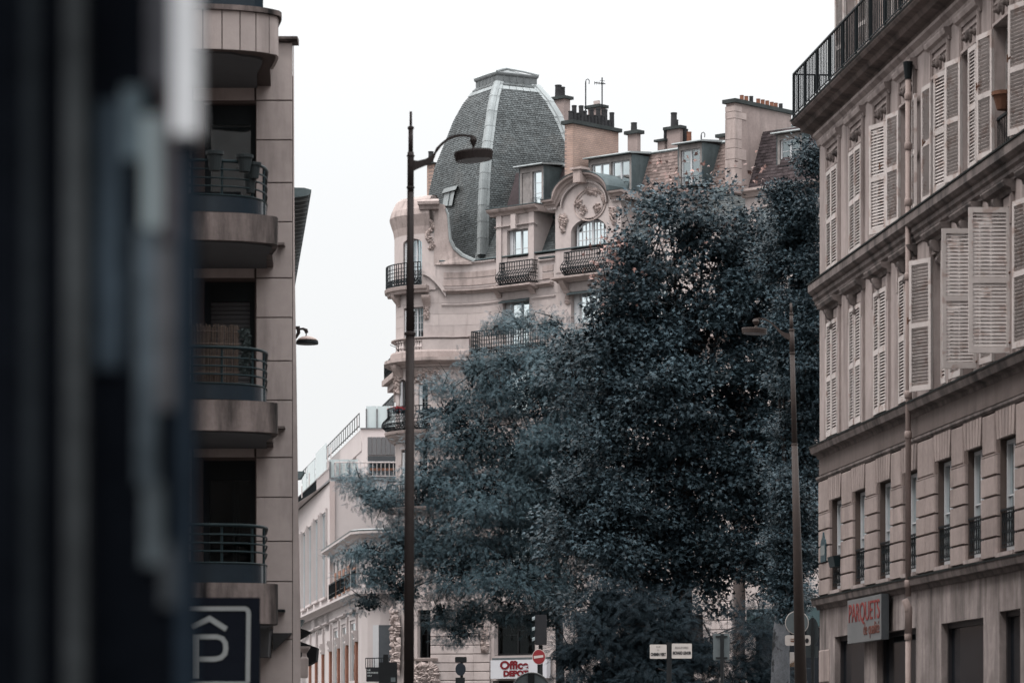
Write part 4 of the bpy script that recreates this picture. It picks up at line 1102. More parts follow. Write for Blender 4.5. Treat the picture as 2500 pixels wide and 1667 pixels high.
# ------------------------------------------------------------------ domed corner building
def heading(a): return Vector((math.cos(rad(a)), math.sin(rad(a))))
P1190 = Vector(((1190 - CXP) * 154.0 / FPX, 154.0))
hC = -42.6
pts = [P1190 + heading(hC) * 30.0, P1190.copy()]
cur = P1190.copy()
n1 = 8; L1 = 2.15
for i in range(n1):
    a = hC + (5 - hC) * (i + 0.5) / n1; cur = cur - heading(a) * (L1 / n1); pts.append(cur.copy())
n2 = 16; rr = 2.0; L2_ = rr * rad(93)
for i in range(n2):
    a = 5 + (-88 - 5) * (i + 0.5) / n2; cur = cur - heading(a) * (L2_ / n2); pts.append(cur.copy())
pts.append(cur - heading(-88.5) * 14.0)
pts = pts[::-1]
FC = Path([(p.x, p.y) for p in pts])
for i in range(1, len(FC.vn) - 1): pass
def cs(px, n=0.0): return FC.at(px, 0, n)[0]
def cz(px, py, n=0.0): return FC.at(px, py, n)[1]
S_ROT0 = FC.c[1]                     # start of the rounded corner
S_STR = FC.c[1 + n1 + n2]            # start of the straight front
S_END = cs(1790)
print('path px', [round(CXP + FPX * p.x / p.y) for p in FC.p][:30])
kr = 155.3 / FPX
zr = lambda py: EYE + (HYP - py) * kr
CB = thing('domed_building', 'ornate pale stone corner building with a tall slate dome and curved iron balconies', 'building', FC.pt(S_STR, 0, 0))
Z_COR4, Z_SILL3, Z_COR3, Z_SLAB2, Z_SLAB1 = zr(702), zr(827), zr(878), zr(1052), zr(1215)
Z_PAR = zr(648)
sA = cs(1216)
ops = []
def o_(pxa, pxb, ya, yb, zref=None):
    a, b = cs(pxa), cs(pxb); m = (pxa + pxb) / 2
    r = (a, b, cz(m, yb), cz(m, ya)); ops.append(r); return r
w_top = o_(986, 1031, 583, 702)
w_3 = o_(986, 1033, 750, 825)
w_2a = o_(974, 993, 925, 1050)
w_2b = o_(1022, 1044, 932, 1050)
w_1a = o_(980, 1000, 1097, 1180)
w_1b = o_(1025, 1043, 1097, 1180)
w_s3 = o_(1228, 1292, 733, 851)
w_s3b = o_(1394, 1462, 712, 788)
w_s3c = o_(1570, 1630, 700, 815)
for pa, pb in ((1228, 1292), (1394, 1462), (1570, 1630)):
    o_(pa, pb, 905, 1020); o_(pa, pb, 1085, 1200); o_(pa, pb, 1270, 1380)
w_g1 = o_(1019, 1064, 1488, 1606)
w_g2 = o_(1206, 1306, 1500, 1598)
w_g3 = o_(1400, 1470, 1500, 1598); w_g4 = o_(1610, 1716, 1500, 1640)
w_shop = o_(1203, 1330, 1660, 1880)
lower = [w for w in ops if w is not w_top]
M_joint = mat('mortar_joint', (0.52, 0.44, 0.42), var=0.08, bump=0.1)
mb = MB(); fwall(mb, FC, -2.0, S_END, 0, Z_PAR - 0.05, ops, 0.38, n=-0.012)
mb.obj('wall', M_joint, CB)
# inner body that closes the building
mb = MB()
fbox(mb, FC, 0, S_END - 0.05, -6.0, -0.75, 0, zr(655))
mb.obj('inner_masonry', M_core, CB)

# coursed ashlar
def ashlar(s0, s1, z0, z1, rowh, bw, ops, mesh_mat=M_stone, n1=0.0, gap=0.006):
    rows = max(1, round((z1 - z0) / rowh)); h = (z1 - z0) / rows
    for r in range(rows):
        za, zb = z0 + r * h, z0 + (r + 1) * h
        cut = [(max(a, s0), min(b, s1)) for a, b, c, d in ops if c < zb - 0.02 and d > za + 0.02 and b > s0 and a < s1]
        cut.sort(); segs = []; p = s0
        for a, b in cut:
            if a > p: segs.append((p, a))
            p = max(p, b)
        if p < s1: segs.append((p, s1))
        for a, b in segs:
            if b - a < 0.06: continue
            n = max(1, round((b - a) / bw)); ed = [a + (b - a) * i / n for i in range(n + 1)]
            if n > 1 and r % 2:
                ed = [a] + [e + (b - a) / n * 0.5 for e in ed[:-1]] + [b]
            for u, v in zip(ed[:-1], ed[1:]):
                mb = MB(); fbox(mb, FC, u + gap, v - gap, -0.03, n1, za + gap, zb - gap)
                mb.obj('ashlar_block', mesh_mat, CB)
ashlar(cs(1036), cs(1560), zr(826), zr(716), 0.45, 1.25, ops)
ashlar(S_ROT0 + 0.4, cs(1034), zr(826), zr(716), 0.45, 2.2, ops)
ashlar(cs(1046), cs(1300), zr(1050), zr(905), 0.55, 1.4, ops)
ashlar(S_ROT0, cs(1046), zr(1050), zr(905), 0.9, 1.5, ops)
ashlar(S_ROT0, cs(1060), zr(1205), zr(1065), 0.8, 1.5, ops)
mb = MB(); fwall(mb, FC, S_ROT0, S_END, zr(1470), zr(1050), ops, 0.02, n=0.003); mb.obj('lower_wall', M_stone, CB)
# strongly grooved lower courses
gr = [w for w in ops]
for a0, b0 in ((cs(1052), cs(1198)), (cs(1640), cs(1795))):
    y = 1470.0
    while y < 1800:
        za, zb = zr(y + 21.3), zr(y)
        if a0 < cs(1100): segs = [(a0, cs(1158)), (cs(1158) + 0.012, b0)]
        else: segs = [(cs(1722), cs(1750)), (cs(1750) + 0.01, cs(1790))]
        for u, v in segs:
            mb = MB(); fprof(mb, FC, u, v, [(-0.05, za + 0.02), (0.05, za + 0.02), (0.085, za + 0.05), (0.085, zb - 0.02), (0.06, zb), (-0.05, zb)])
            mb.obj('rusticated_block', M_stone, CB)
        y += 21.3

def run(name, prof, s0=None, s1=None, m=None):
    mb = MB(); fprof(mb, FC, S_ROT0 - 4 if s0 is None else s0, S_END if s1 is None else s1, prof); return mb.obj(name, m or M_stone, CB)
def mprof(z, h, d):      # projecting band whose top is z
    return [(-0.03, z - h), (d * 0.25, z - h), (d * 0.35, z - h * 0.75), (d * 0.7, z - h * 0.6), (d * 0.8, z - h * 0.5), (d, z - h * 0.42), (d, z - 0.03), (-0.03, z)]
# big cornice with the long balcony
run('cornice', mprof(Z_COR3 + 0.05, 0.42, 0.5), S_ROT0 - 1.0, cs(1150), M_stone_dirty)
run('cornice', mprof(cz(1250, 868), 0.35, 0.75), cs(1150), S_END, M_stone_dirty)
run('string_course', mprof(zr(898), 0.1, 0.07))
run('parapet_band', mprof(Z_SILL3 + 0.05, 0.16, 0.2), S_ROT0 - 0.5, cs(1148), M_stone)
mb = MB(); fbox(mb, FC, cs(1034), cs(1148), 0.0, 0.16, Z_COR3 + 0.02, Z_SILL3 - 0.1); mb.obj('parapet_panel', M_stone, CB)
run('plinth', [(-0.02, Z_COR3 + 0.02), (0.24, Z_COR3 + 0.02), (0.24, zr(862)), (0.2, zr(858)), (-0.02, zr(858))], S_ROT0 - 0.5, cs(1150), M_stone_dirty)
def baluster(s, z0, z1, n, m=M_stone):
    h = z1 - z0; mb = MB(); mb.lathe(FC.pt(s, n, z0), [(0.075, 0), (0.075, 0.06 * h), (0.045, 0.1 * h), (0.085, 0.32 * h), (0.05, 0.6 * h), (0.035, 0.8 * h), (0.05, 0.86 * h), (0.075, 0.92 * h), (0.075, h)], 8); mb.obj('baluster', m, CB)
for px in (972, 978, 984, 1016, 1022, 1028): baluster(cs(px, 0.1), zr(858), Z_SILL3 - 0.11, 0.1)
for px in range(1424, 1490, 7): baluster(cs(px, 0.2), cz(px, 807, 0.2), cz(px, 791, 0.2), 0.2)
mb = MB(); fbox(mb, FC, cs(1418), cs(1495), 0.0, 0.32, cz(1450, 813, .2), cz(1450, 807, .2)); fbox(mb, FC, cs(1418), cs(1495), 0.1, 0.3, cz(1450, 791, .2), cz(1450, 786, .2)); mb.obj('balustrade', M_stone, CB)
run('string_course', mprof(cz(1200, 736), 0.13, 0.07), cs(1078), cs(1226))
run('string_course', mprof(cz(1330, 722), 0.13, 0.07), cs(1300), cs(1356))
# upper ledge and parapet with panels
run('cornice', mprof(cz(1150, 706), 0.2, 0.28), cs(1082), cs(1214), M_stone_dirty)
run('cornice', mprof(cz(1330, 690), 0.2, 0.28), cs(1318), cs(1352), M_stone_dirty)
mb = MB(); fwall(mb, FC, cs(1064), S_END, zr(708), Z_PAR, [], 0.1, n=0.02); mb.obj('parapet_wall', M_stone, CB)
for (a, b, y0, y1) in ((1083, 1212, 664, 678), (1083, 1212, 681, 697), (1326, 1352, 648, 662), (1326, 1352, 666, 680)):
    mb = MB(); fbox(mb, FC, cs(a), cs(b), 0.01, 0.05, cz((a + b) / 2, y1), cz((a + b) / 2, y0)); mb.obj('parapet_panel', M_stone_dirty, CB)
run('parapet_coping', mprof(Z_PAR + 0.06, 0.16, 0.14), cs(1075), cs(1212), M_stone)
run('gutter', [(-0.6, Z_PAR + 0.07), (0.1, Z_PAR + 0.07), (0.12, Z_PAR + 0.1), (0.1, Z_PAR + 0.13), (-0.6, Z_PAR + 0.12)], cs(1072), S_END, M_zinc_dark)
run('parapet_coping', mprof(cz(1335, 632), 0.16, 0.14), cs(1318), cs(1356), M_stone)
run('gutter', [(-0.6, cz(1335, 631)), (0.1, cz(1335, 631)), (0.12, cz(1335, 627)), (-0.6, cz(1335, 627))], cs(1318), cs(1356), M_zinc_dark)
# sweeping scroll between the rounded bay and the ledge
mb = MB(); ring = []
for i in range(11):
    t = i / 10; px = 1034 + 54 * t; py = 664 + (1 - math.cos(t * math.pi / 2)) * 48 + 4 * t
    s = cs(px); z = zr(py); ring.append([FC.pt(s, 0.0, z), FC.pt(s, 0.2, z), FC.pt(s, 0.2, z - 0.2 - 0.06 * t), FC.pt(s, 0.0, z - 0.2 - 0.06 * t)])
mb.rings(ring); mb.obj('scroll_band', M_stone, CB)

# ---- rounded bay with its hooded attic
sb0, sb1 = S_ROT0 - 0.6, cs(1064)
z0, zh = zr(702), zr(520)
mb = MB(); fwall(mb, FC, sb0, sb1, zr(712), zr(574), [w_top], 0.35, n=0.05); 
arch_fill(mb, FC, w_top[0], w_top[1], w_top[3] - 0.22, w_top[3], 0.05, 0.35)
mb.obj('attic_wall', M_stone, CB)
prof = [(0.05, zr(575)), (0.1, zr(556)), (0.2, zr(540)), (0.27, zr(528)), (0.2, zr(513)), (0.09, zr(500)), (0.0, zr(490)), (-0.12, zr(483)), (-0.7, zr(476)), (-1.4, zr(470)), (-1.9, zr(480)), (-1.9, zr(545))]
mb = MB(); c_ = FC.cuts(sb0, sb1 - 0.25)
mb.rings([[FC.pt(q, n, z) for n, z in prof] for q in c_]); mb.obj('attic_hood', M_stone_dirty, CB, smooth=False)
mb = MB(); fprof(mb, FC, cs(1030), cs(1071), [(0.0, zr(520)), (0.33, zr(518)), (0.38, zr(510)), (0.5, zr(507)), (0.52, zr(500)), (-0.1, zr(490))]); mb.obj('hood_moulding', M_stone_dirty, CB)
# right hand buttress of the bay sweeping down to the roof
mb = MB()
outl = [(1060, 545), (1062, 500), (1085, 506), (1093, 525), (1096, 560), (1099, 590), (1108, 610), (1130, 628), (1160, 643), (1160, 652), (1060, 652)]
for nn in (0.05,):
    f = [FC.pt(cs(x), 0.08, zr(y)) for x, y in outl]; b = [FC.pt(cs(x), -0.5, zr(y)) for x, y in outl]
    n_ = len(outl); mb.add(f + b, [(10, 0, 1, 2), (10, 2, 3), (10, 3, 4), (10, 4, 5), (10, 5, 6), (10, 6, 7), (10, 7, 8, 9)] + [(i, (i + 1) % n_, n_ + (i + 1) % n_, n_ + i) for i in range(n_)])
mb.obj('buttress', M_stone_dirty, CB)
mb = MB(); mb.tube([FC.pt(cs(x), 0.08, zr(y)) for x, y in ((1088, 515), (1094, 530), (1097, 565), (1100, 592), (1110, 612), (1131, 630), (1162, 645))], [0.05, 0.06, 0.06, 0.08, 0.09, 0.1, 0.09], 6); mb.obj('lead_capping', M_zinc, CB)
def carving(px0, px1, py0, py1, n, count, r, seed, shape=None, m=None, parent=None, F=FC):
    """relief of leaves and flowers: many small lobes joined to one carved piece"""
    rg = random.Random(seed); mb = MB()
    for i in range(count):
        if shape: px, py = shape(rg)
        else: px, py = rg.uniform(px0, px1), rg.uniform(py0, py1)
        at = F.at(px, py, n)
        c = F.pt(at[0], n, at[1]); d, nn = F.dirs(at[0]); a = rg.uniform(0, 6.28); rl = r * rg.uniform(0.5, 1.3)
        u = (d * math.cos(a) + Vector((0, 0, math.sin(a)))) * rl; v = (d * -math.sin(a) + Vector((0, 0, math.cos(a)))) * rl * rg.uniform(0.35, 0.8)
        w = nn * rl * rg.uniform(0.5, 1.0)
        mb.add([c + u, c + v, c - u, c - v, c + w, c - u * .5 + w * .8], [(0, 1, 4), (1, 2, 5, 4), (2, 3, 5), (3, 0, 4, 5)])
    o = mb.obj('carving', m or M_carved, parent or CB); return o
carving(1042, 1058, 540, 608, 0.06, 120, 0.12, 1, lambda g: (1050 + 6 * math.sin((g_ := g.uniform(0, 1)) * 9) + g.gauss(0, 2), 540 + 68 * g_))
# hood over the middle
# bay windows
window(FC, CB, w_top[0] + 0.3, w_top[1], w_top[2], w_top[3], -0.2, leaves=2, rows=6, cols=2, pane_sheet=0, arch=0.22)
window(FC, CB, w_3[0] + 0.3, w_3[1], w_3[2], w_3[3], -0.2, leaves=2, rows=4, cols=2, pane_sheet=0.8)
for w in (w_2a, w_2b):
    window(FC, CB, w[0], w[1], w[2], w[3], -0.22, leaves=1, rows=5, cols=2, pane_sheet=0, arch=0.3, glass=M_glass_dark)
    mb = MB(); arch_fill(mb, FC, w[0], w[1], w[3] - (w[1] - w[0]) / 2, w[3], 0.002, 0.25); mb.obj('arch', M_stone, CB)
for w in (w_1a, w_1b): window(FC, CB, w[0], w[1], w[2], w[3], -0.22, leaves=1, rows=4, cols=2, pane_sheet=0, glass=M_glass_dark)
def flat_shutter(w, side, n=-0.05):
    wd = (w[1] - w[0]) * 0.35; a = w[0] + 0.01 if side < 0 else w[1] - wd
    mb = MB(); fbox(mb, FC, a, a + wd, n - 0.04, n, w[2] + 0.02, w[3] - 0.12)
    o = mb.obj('shutter', M_white, CB); sm = MB()
    z = w[2] + 0.1
    while z < w[3] - 0.2: fprof(sm, FC, a + 0.04, a + wd - 0.04, [(n, z), (n + 0.02, z + 0.005), (n + 0.005, z + 0.05), (n, z + 0.05)]); z += 0.075
    s_ = sm.obj('louvres', M_white, o); s_['kind'] = 'stuff'
for w in (w_top, w_3, w_2a, w_2b, w_1a): flat_shutter(w, -1)
carving(0, 0, 0, 0, 0.02, 330, 0.11, 2, lambda g: ((t := g.uniform(0, 1)), (1012 + 60 * t + g.gauss(0, 1.5), 908 + 14 * abs(math.sin(t * 7)) + g.gauss(0, 6)))[1])
carving(0, 0, 0, 0, 0.03, 200, 0.12, 3, lambda g: ((t := g.uniform(0, 1)), (1063 + g.gauss(0, 5 - 2 * t), 902 + 62 * t))[1])
carving(964, 974, 906, 960, 0.03, 160, 0.12, 4)
for px in (976, 1047):     # scroll consoles under the attic balcony and the big cornice
    pass
def console(px, ytop, w, h, d, F=FC, m=M_carved, zr_=None):
    s, z, Y = F.at(px, ytop); mb = MB(); pr = [(-0.02, z)]
    for k in range(14):
        t = k / 13; pr.append((d * (0.55 + 0.45 * math.cos(t * math.pi * 0.9)) * (1 if t < .7 else 1), z - h * t))
    pr.append((-0.02, z - h)); fprof(mb, F, s - w / 2, s + w / 2, pr); mb.obj('console', m, CB)
console(1043, 722, 0.3, 0.5, 0.35); console(974, 722, 0.3, 0.5, 0.35); console(978, 892, 0.4, 0.55, 0.4)
carving(1037, 1045, 748, 778, 0.04, 70, 0.09, 5)
console(1220, 700, 0.28, 0.5, 0.4); console(1302, 690, 0.28, 0.5, 0.4); console(1383, 684, 0.3, 0.55, 0.4)
carving(1381, 1389, 712, 742, 0.05, 60, 0.09, 6)

# attic balcony of the bay
def slab(s0, s1, z, h, d, m=M_stone_dirty):
    mb = MB(); fprof(mb, FC, s0, s1, [(-0.02, z - h), (d * 0.7, z - h), (d * 0.78, z - h * 0.6), (d * 0.95, z - h * 0.5), (d, z - h * 0.1), (d, z), (-0.02, z + 0.01)]); return mb.obj('balcony_slab', m, CB)
def iron_balcony(s0, s1, z0, h, d, belly=0.0, sides=True, pitch=0.14, n0=0.0):
    """wrought iron balcony; belly swells the lower part outwards"""
    def prof(t):      # t 0 bottom .. 1 top -> n
        if not belly: return d
        return d - belly * 0.55 + belly * (math.sin(math.pi * min(1, t / 0.62)) if t < 0.62 else 0) * (1.0 if t > 0.25 else 1.0) - (belly * 0.25 * (1 - t / 0.25) if t < 0.25 else 0)
    B = MB(); K = 9
    c = max(2, int((s1 - s0) / pitch))
    for i in range(c + 1):
        s = s0 + (s1 - s0) * i / c
        B.tube([FC.pt(s, prof(k / K), z0 + h * k / K) for k in range(K + 1)], 0.024, 3, cap=False)
    for t, r in ((1.0, 0.03), (0.78, 0.019), (0.62, 0.019), (0.45, 0.019), (0.3, 0.022), (0.03, 0.03)):
        q = np.linspace(s0, s1, 10); B.tube([FC.pt(s, prof(t), z0 + h * t) for s in q], r, 4, cap=False)
        if sides:
            for s in (s0, s1): B.tube([FC.pt(s, prof(t), z0 + h * t), FC.pt(s, n0, z0 + h * t)], r, 4, cap=False)
    if sides:
        for s in (s0, s1):
            for j in range(1, 4):
                B.tube([FC.pt(s, prof(k / K) * j / 4, z0 + h * k / K) for k in range(K + 1)], 0.018, 3, cap=False)
    for i in range(c):      # scrolls in the lower third
        sc = s0 + (s1 - s0) * (i + 0.5) / c; r = (s1 - s0) / c * 0.46
        for tz, rr_ in ((0.11, r), (0.25, r * 0.8)):
            B.tube([FC.pt(sc + rr_ * math.cos(a * math.pi / 3), prof(tz), z0 + h * tz + rr_ * math.sin(a * math.pi / 3)) for a in range(7)], 0.03, 3, cap=False)
    o = B.obj('iron_balcony', M_iron, CB); o['kind'] = 'stuff'; return o
slab(S_ROT0 - 0.5, cs(1048), zr(702), 0.3, 0.5)
iron_balcony(S_ROT0 - 0.2, cs(1028, 0.4), zr(701), 1.0, 0.42, sides=False)
# 2nd floor bay balcony
slab(S_ROT0 - 0.3, cs(1058), Z_SLAB2, 0.26, 0.5)
iron_balcony(S_ROT0 - 0.1, cs(1050, 0.4), Z_SLAB2 + 0.02, 1.05, 0.5, belly=0.28, sides=False)
slab(S_ROT0 - 0.3, cs(1058), zr(1240), 0.2, 0.4); iron_balcony(S_ROT0 - 0.1, cs(1050, 0.3), zr(1238), 1.0, 0.4, sides=False)
run('cornice', mprof(zr(1062), 0.3, 0.3), S_ROT0 - 1, cs(1070))
# dormer balconies and the long one
zD1, zD2 = cz(1265, 697), cz(1430, 672)
def slab2(a, b, z): 
    mb = MB(); fprof(mb, FC, a, b, mprof(z, 0.24, 0.62)); mb.obj('balcony_slab', M_stone_dirty, CB)
slab2(cs(1213), cs(1316), zD1); slab2(cs(1366), cs(1520), zD2)
iron_balcony(cs(1222, 0.3), cs(1302, 0.3), zD1 + 0.02, 0.98, 0.5, belly=0.26)
iron_balcony(cs(1380, 0.3), cs(1492, 0.3), zD2 + 0.02, 1.0, 0.5, belly=0.26)
zL = cz(1250, 868)
iron_balcony(cs(1151, 0.7), cs(1332, 0.7), zL + 0.02, 1.1, 0.7, belly=0)
# awning box over 3rd floor windows
for w, ext in ((w_s3, 0.02), (w_s3b, 0.02)):
    mb = MB(); fprof(mb, FC, w[0] - 0.05, w[1] + 0.02, [(0.0, w[3] - 0.02), (0.25, w[3] - 0.1), (0.26, w[3] - 0.05), (0.0, w[3] + 0.06)]); mb.obj('awning_box', M_zinc_dark, CB)
for w in (w_s3, w_s3b, w_s3c):
    window(FC, CB, w[0] + 0.35, w[1] - 0.02, w[2], w[3], -0.22, leaves=2, rows=3, cols=1 if w is w_s3 else 2, pane_sheet=0.5)
    mb = MB(); fbox(mb, FC, w[0] + 0.02, w[0] + 0.33, -0.22, -0.18, w[2], w[3]); mb.obj('folded_shutter', M_white, CB)
for w in ops[9:18]: window(FC, CB, w[0] + 0.02, w[1] - 0.02, w[2], w[3], -0.22, leaves=2, rows=3, pane_sheet=0.7)

# ---- stone dormers with a straight cornice
def stone_dormer(pa, pb, wa, wb, ytop, ywt, ywb, ystr):
    m = (pa + pb) / 2
    d1a, d1b = cs(pa), cs(pb); t1 = cz(m, ytop); wd1 = (cs(wa), cs(wb), cz(m, ywb), cz(m, ywt))
    mb = MB(); fwall(mb, FC, d1a, d1b, Z_PAR - 0.7, t1 - 0.25, [wd1], 0.3, n=0.06)
    for s in (d1a, d1b):
        mb.add([FC.pt(s, 0.06, Z_PAR - 0.7), FC.pt(s, -0.35, Z_PAR - 0.7), FC.pt(s, -1.5, t1 - 0.25), FC.pt(s, 0.06, t1 - 0.25)], [(0, 1, 2, 3)])
    mb.obj('dormer_wall', M_stone, CB)
    for a in (d1a, d1b - 0.3):
        mb = MB(); fbox(mb, FC, a, a + 0.3, 0.06, 0.13, Z_PAR - 0.7, t1 - 0.3); mb.obj('pilaster', M_stone, CB)
    mb = MB(); fprof(mb, FC, d1a - 0.05, d1b + 0.08, mprof(cz(m, ystr), 0.13, 0.2)); mb.obj('string_course', M_stone, CB)
    mb = MB(); fprof(mb, FC, d1a - 0.35, d1b + 0.3, [(-1.2, t1 - 0.3), (0.14, t1 - 0.3), (0.2, t1 - 0.2), (0.36, t1 - 0.14), (0.42, t1 - 0.06), (0.42, t1), (-1.2, t1 + 0.02)]); mb.obj('cornice', M_stone_dirty, CB)
    mb = MB(); fprof(mb, FC, d1a - 0.38, d1b + 0.33, [(-1.2, t1 + 0.025), (0.45, t1 + 0.004), (0.45, t1 + 0.035), (-1.2, t1 + 0.06)]); mb.obj('flashing', M_zinc_dark, CB)
    mb = MB(); cc = (d1a + d1b) / 2; fbox(mb, FC, cc - 0.14, cc + 0.14, 0.06, 0.26, wd1[3] + 0.02, t1 - 0.31); mb.obj('keystone', M_stone, CB)
    window(FC, CB, wd1[0] + 0.22, wd1[1] - 0.12, wd1[2], wd1[3], -0.16, leaves=2, rows=3, pane_sheet=0.5)
    for a, b in ((wd1[0] + 0.01, wd1[0] + 0.21), (wd1[1] - 0.115, wd1[1] - 0.01)):
        mb = MB(); fbox(mb, FC, a, b, -0.2, -0.12, wd1[2], wd1[3]); mb.obj('window_lining', M_white, CB)
stone_dormer(1216, 1308, 1240, 1291, 507, 561, 696, 548)
stone_dormer(1600, 1678, 1620, 1664, 468, 515, 640, 506)

# ---- great pedimented dormer
e0, e1 = cs(1358), cs(1518)
zsh = cz(1440, 478)          # shoulder height
wd2 = (cs(1396), cs(1482), cz(1440, 672), cz(1440, 533))
cm = (e0 + e1) / 2; aw = (cs(1499) - cs(1363)) / 2; ca = (cs(1499) + cs(1363)) / 2; ah = cz(1430, 424) - zsh
mb = MB(); fwall(mb, FC, e0, e1, Z_PAR - 0.9, zsh - 0.3, [wd2], 0.32, n=0.06)
arch_fill(mb, FC, wd2[0], wd2[1], wd2[3] - 0.55, wd2[3], 0.06, 0.32, seg=16)
for s in (e0, e1): mb.add([FC.pt(s, 0.06, Z_PAR - 0.9), FC.pt(s, -0.5, Z_PAR - 0.9), FC.pt(s, -2.0, zsh - 0.3), FC.pt(s, 0.06, zsh - 0.3)], [(0, 1, 2, 3)])
# tympanum
N_ = 20; up = [FC.pt(ca + aw * 0.9 * math.cos(math.pi * (1 - k / N_)), 0.06, zsh - 0.3 + (ah + 0.12) * math.sin(math.pi * k / N_)) for k in range(N_ + 1)]
lo = [FC.pt(ca + aw * 0.9 * math.cos(math.pi * (1 - k / N_)), 0.06, zsh - 0.301) for k in range(N_ + 1)]
for k in range(N_): mb.add([lo[k], lo[k + 1], up[k + 1], up[k]], [(0, 1, 2, 3)])
mb.obj('dormer_wall', M_stone, CB)
# arched cornice: profile swept round the arch
mb = MB(); ring = []
P_ = [(0.0, -0.34), (0.08, -0.34), (0.12, -0.24), (0.2, -0.2), (0.24, -0.12), (0.4, -0.08), (0.42, 0.0), (-1.0, 0.02), (-1.0, -0.34)]
path = [(e0 - 0.5, zsh, 90), (ca - aw, zsh, 90)] + [(ca + aw * math.cos(math.pi * (1 - k / 24)), zsh + ah * math.sin(math.pi * k / 24), math.degrees(math.atan2(math.sin(math.pi * k / 24) / ah, math.cos(math.pi * (1 - k / 24)) / aw))) for k in range(2, 23)] + [(ca + aw, zsh, 90), (e1 + 0.35, zsh, 90)]
for s, z, a in path:
    u = (math.cos(rad(a)), math.sin(rad(a)))
    ring.append([FC.pt(s + u[0] * h, 0.06 + n, z + u[1] * h) for n, h in P_])
mb.rings(ring); mb.obj('arched_cornice', M_stone_dirty, CB)
mb = MB(); ring = []
for s, z, a in path:
    u = (math.cos(rad(a)), math.sin(rad(a))); ring.append([FC.pt(s + u[0] * h, 0.06 + n, z + u[1] * h) for n, h in ((-1.3, 0.025), (0.44, 0.008), (0.45, 0.04), (-1.3, 0.06))])
mb.rings(ring); mb.obj('flashing', M_zinc_dark, CB)
# dentils
mb = MB()
for k in range(46):
    t = k / 45 * math.pi; s = ca + (aw - 0.3) * math.cos(math.pi - t); z = zsh - 0.34 + (ah - 0.02) * math.sin(t)
    fbox(mb, FC, s - 0.025, s + 0.025, 0.1, 0.2, z - 0.05, z + 0.05)
for s in list(np.arange(ca + aw, e1 + 0.2, 0.1)) + list(np.arange(e0 - 0.3, ca - aw, 0.1)): fbox(mb, FC, s - 0.025, s + 0.025, 0.1, 0.2, zsh - 0.42, zsh - 0.33)
o = mb.obj('dentils', M_stone, CB); o['kind'] = 'stuff'
# keystone scroll and relief
mb = MB(); fbox(mb, FC, ca - 0.2, ca + 0.2, 0.1, 0.62, zsh + ah - 0.45, zsh + ah + 0.1); fbox(mb, FC, ca - 0.32, ca + 0.32, 0.1, 0.7, zsh + ah + 0.1, zsh + ah + 0.2); mb.obj('keystone', M_carved, CB)
cx_, cy_ = 1443, 500
mb = MB(); 
for rr_, tt in ((0.88, 0.035), (0.74, 0.02)): 
    mb.tube([FC.pt(cs(cx_) + 1.02 * rr_ * math.cos(a * math.pi / 14), 0.08, cz(cx_, cy_) + 0.78 * rr_ * math.sin(a * math.pi / 14)) for a in range(29)], tt, 5)
mb.obj('medallion_ring', M_carved, CB)
for q, (x, y, w_) in enumerate(((1412, 497, 6), (1475, 487, 6), (1424, 512, 6), (1458, 508, 6), (1443, 467, 14))):
    carving(0, 0, 0, 0, 0.09, 60, 0.1, 20 + q, lambda g, x=x, y=y, w_=w_: (x + g.gauss(0, w_ * .5), y + g.gauss(0, 4)))
for x, y in ((1374, 535), (1498, 515)):
    carving(0, 0, 0, 0, 0.1, 90, 0.12, 30 + x, lambda g, x=x, y=y: ((t := g.uniform(0, 1)), (x + g.gauss(0, 6 * (1 - t) + 1), y - 10 + 42 * t))[1])
window(FC, CB, wd2[0] + 0.15, wd2[1] - 0.02, wd2[2], wd2[3] - 0.06, -0.16, leaves=2, rows=6, cols=4, pane_sheet=0.9, arch=0.5, fw=0.09, bar=0.028)

# ---- mansard roof
def on_plane(A, B, C_, D_, u, v):      # bilinear patch, A-B bottom, D-C top
    return A.lerp(B, u).lerp(D_.lerp(C_, u), v)
def slates(mb, A, B, C_, D_, w=0.17, h=0.115, th=0.012, keep=None, jit=0.004):
    H = ((D_ - A).length + (C_ - B).length) / 2; rows = int(H / h)
    nrm = ((B - A).cross(D_ - A)).normalized()
    for r in range(rows):
        v0, v1 = r / rows, min(1, (r + 1.25) / rows)
        Lr = (B - A).length * (1 - v0) + (C_ - D_).length * v0; n = max(1, int(Lr / w))
        for i in range(n + 1):
            a = max(0, (i - (0.5 if r % 2 else 0)) / n); b = min(1, (i + 1 - (0.5 if r % 2 else 0)) / n)
            if b - a < 0.02 / max(Lr, .1): continue
            if keep and not keep((a + b) / 2, (v0 + v1) / 2): continue
            g = 0.003 / Lr; o = nrm * (th + R.uniform(0, jit) + 0.006); o2 = nrm * 0.002; d = R.uniform(-jit, jit) / H
            p0, p1 = on_plane(A, B, C_, D_, a + g, v0 + d), on_plane(A, B, C_, D_, b - g, v0 + d)
            p2, p3 = on_plane(A, B, C_, D_, b - g, v1), on_plane(A, B, C_, D_, a + g, v1)
            mb.add([p0 + o, p1 + o, p2 + o2, p3 + o2, p0, p1], [(0, 1, 2, 3), (4, 5, 1, 0)])
sM0, sM1 = cs(1150), S_END
zb, zm_, zt_ = Z_PAR + 0.1, cz(1345, 520, -1.3), cz(1600, 372, -2.2)
q0, q1 = FC.pt(sM0, 0, 0), FC.pt(sM1, 0, 0)
def rp(s, n, z): return FC.pt(s, n, z)
mb = MB(); fprof(mb, FC, sM0, sM1 - 0.05, [(-0.35, zb), (-1.35, zm_), (-2.2, zt_), (-7, zt_ + 0.9), (-7, zb)])
mb.obj('roof_deck', M_slate_dark, CB)
mb = MB(); fbox(mb, FC, S_END - 0.04, S_END, -7, -0.02, 0, zb + 0.02); mb.obj('end_wall', M_render, CB)
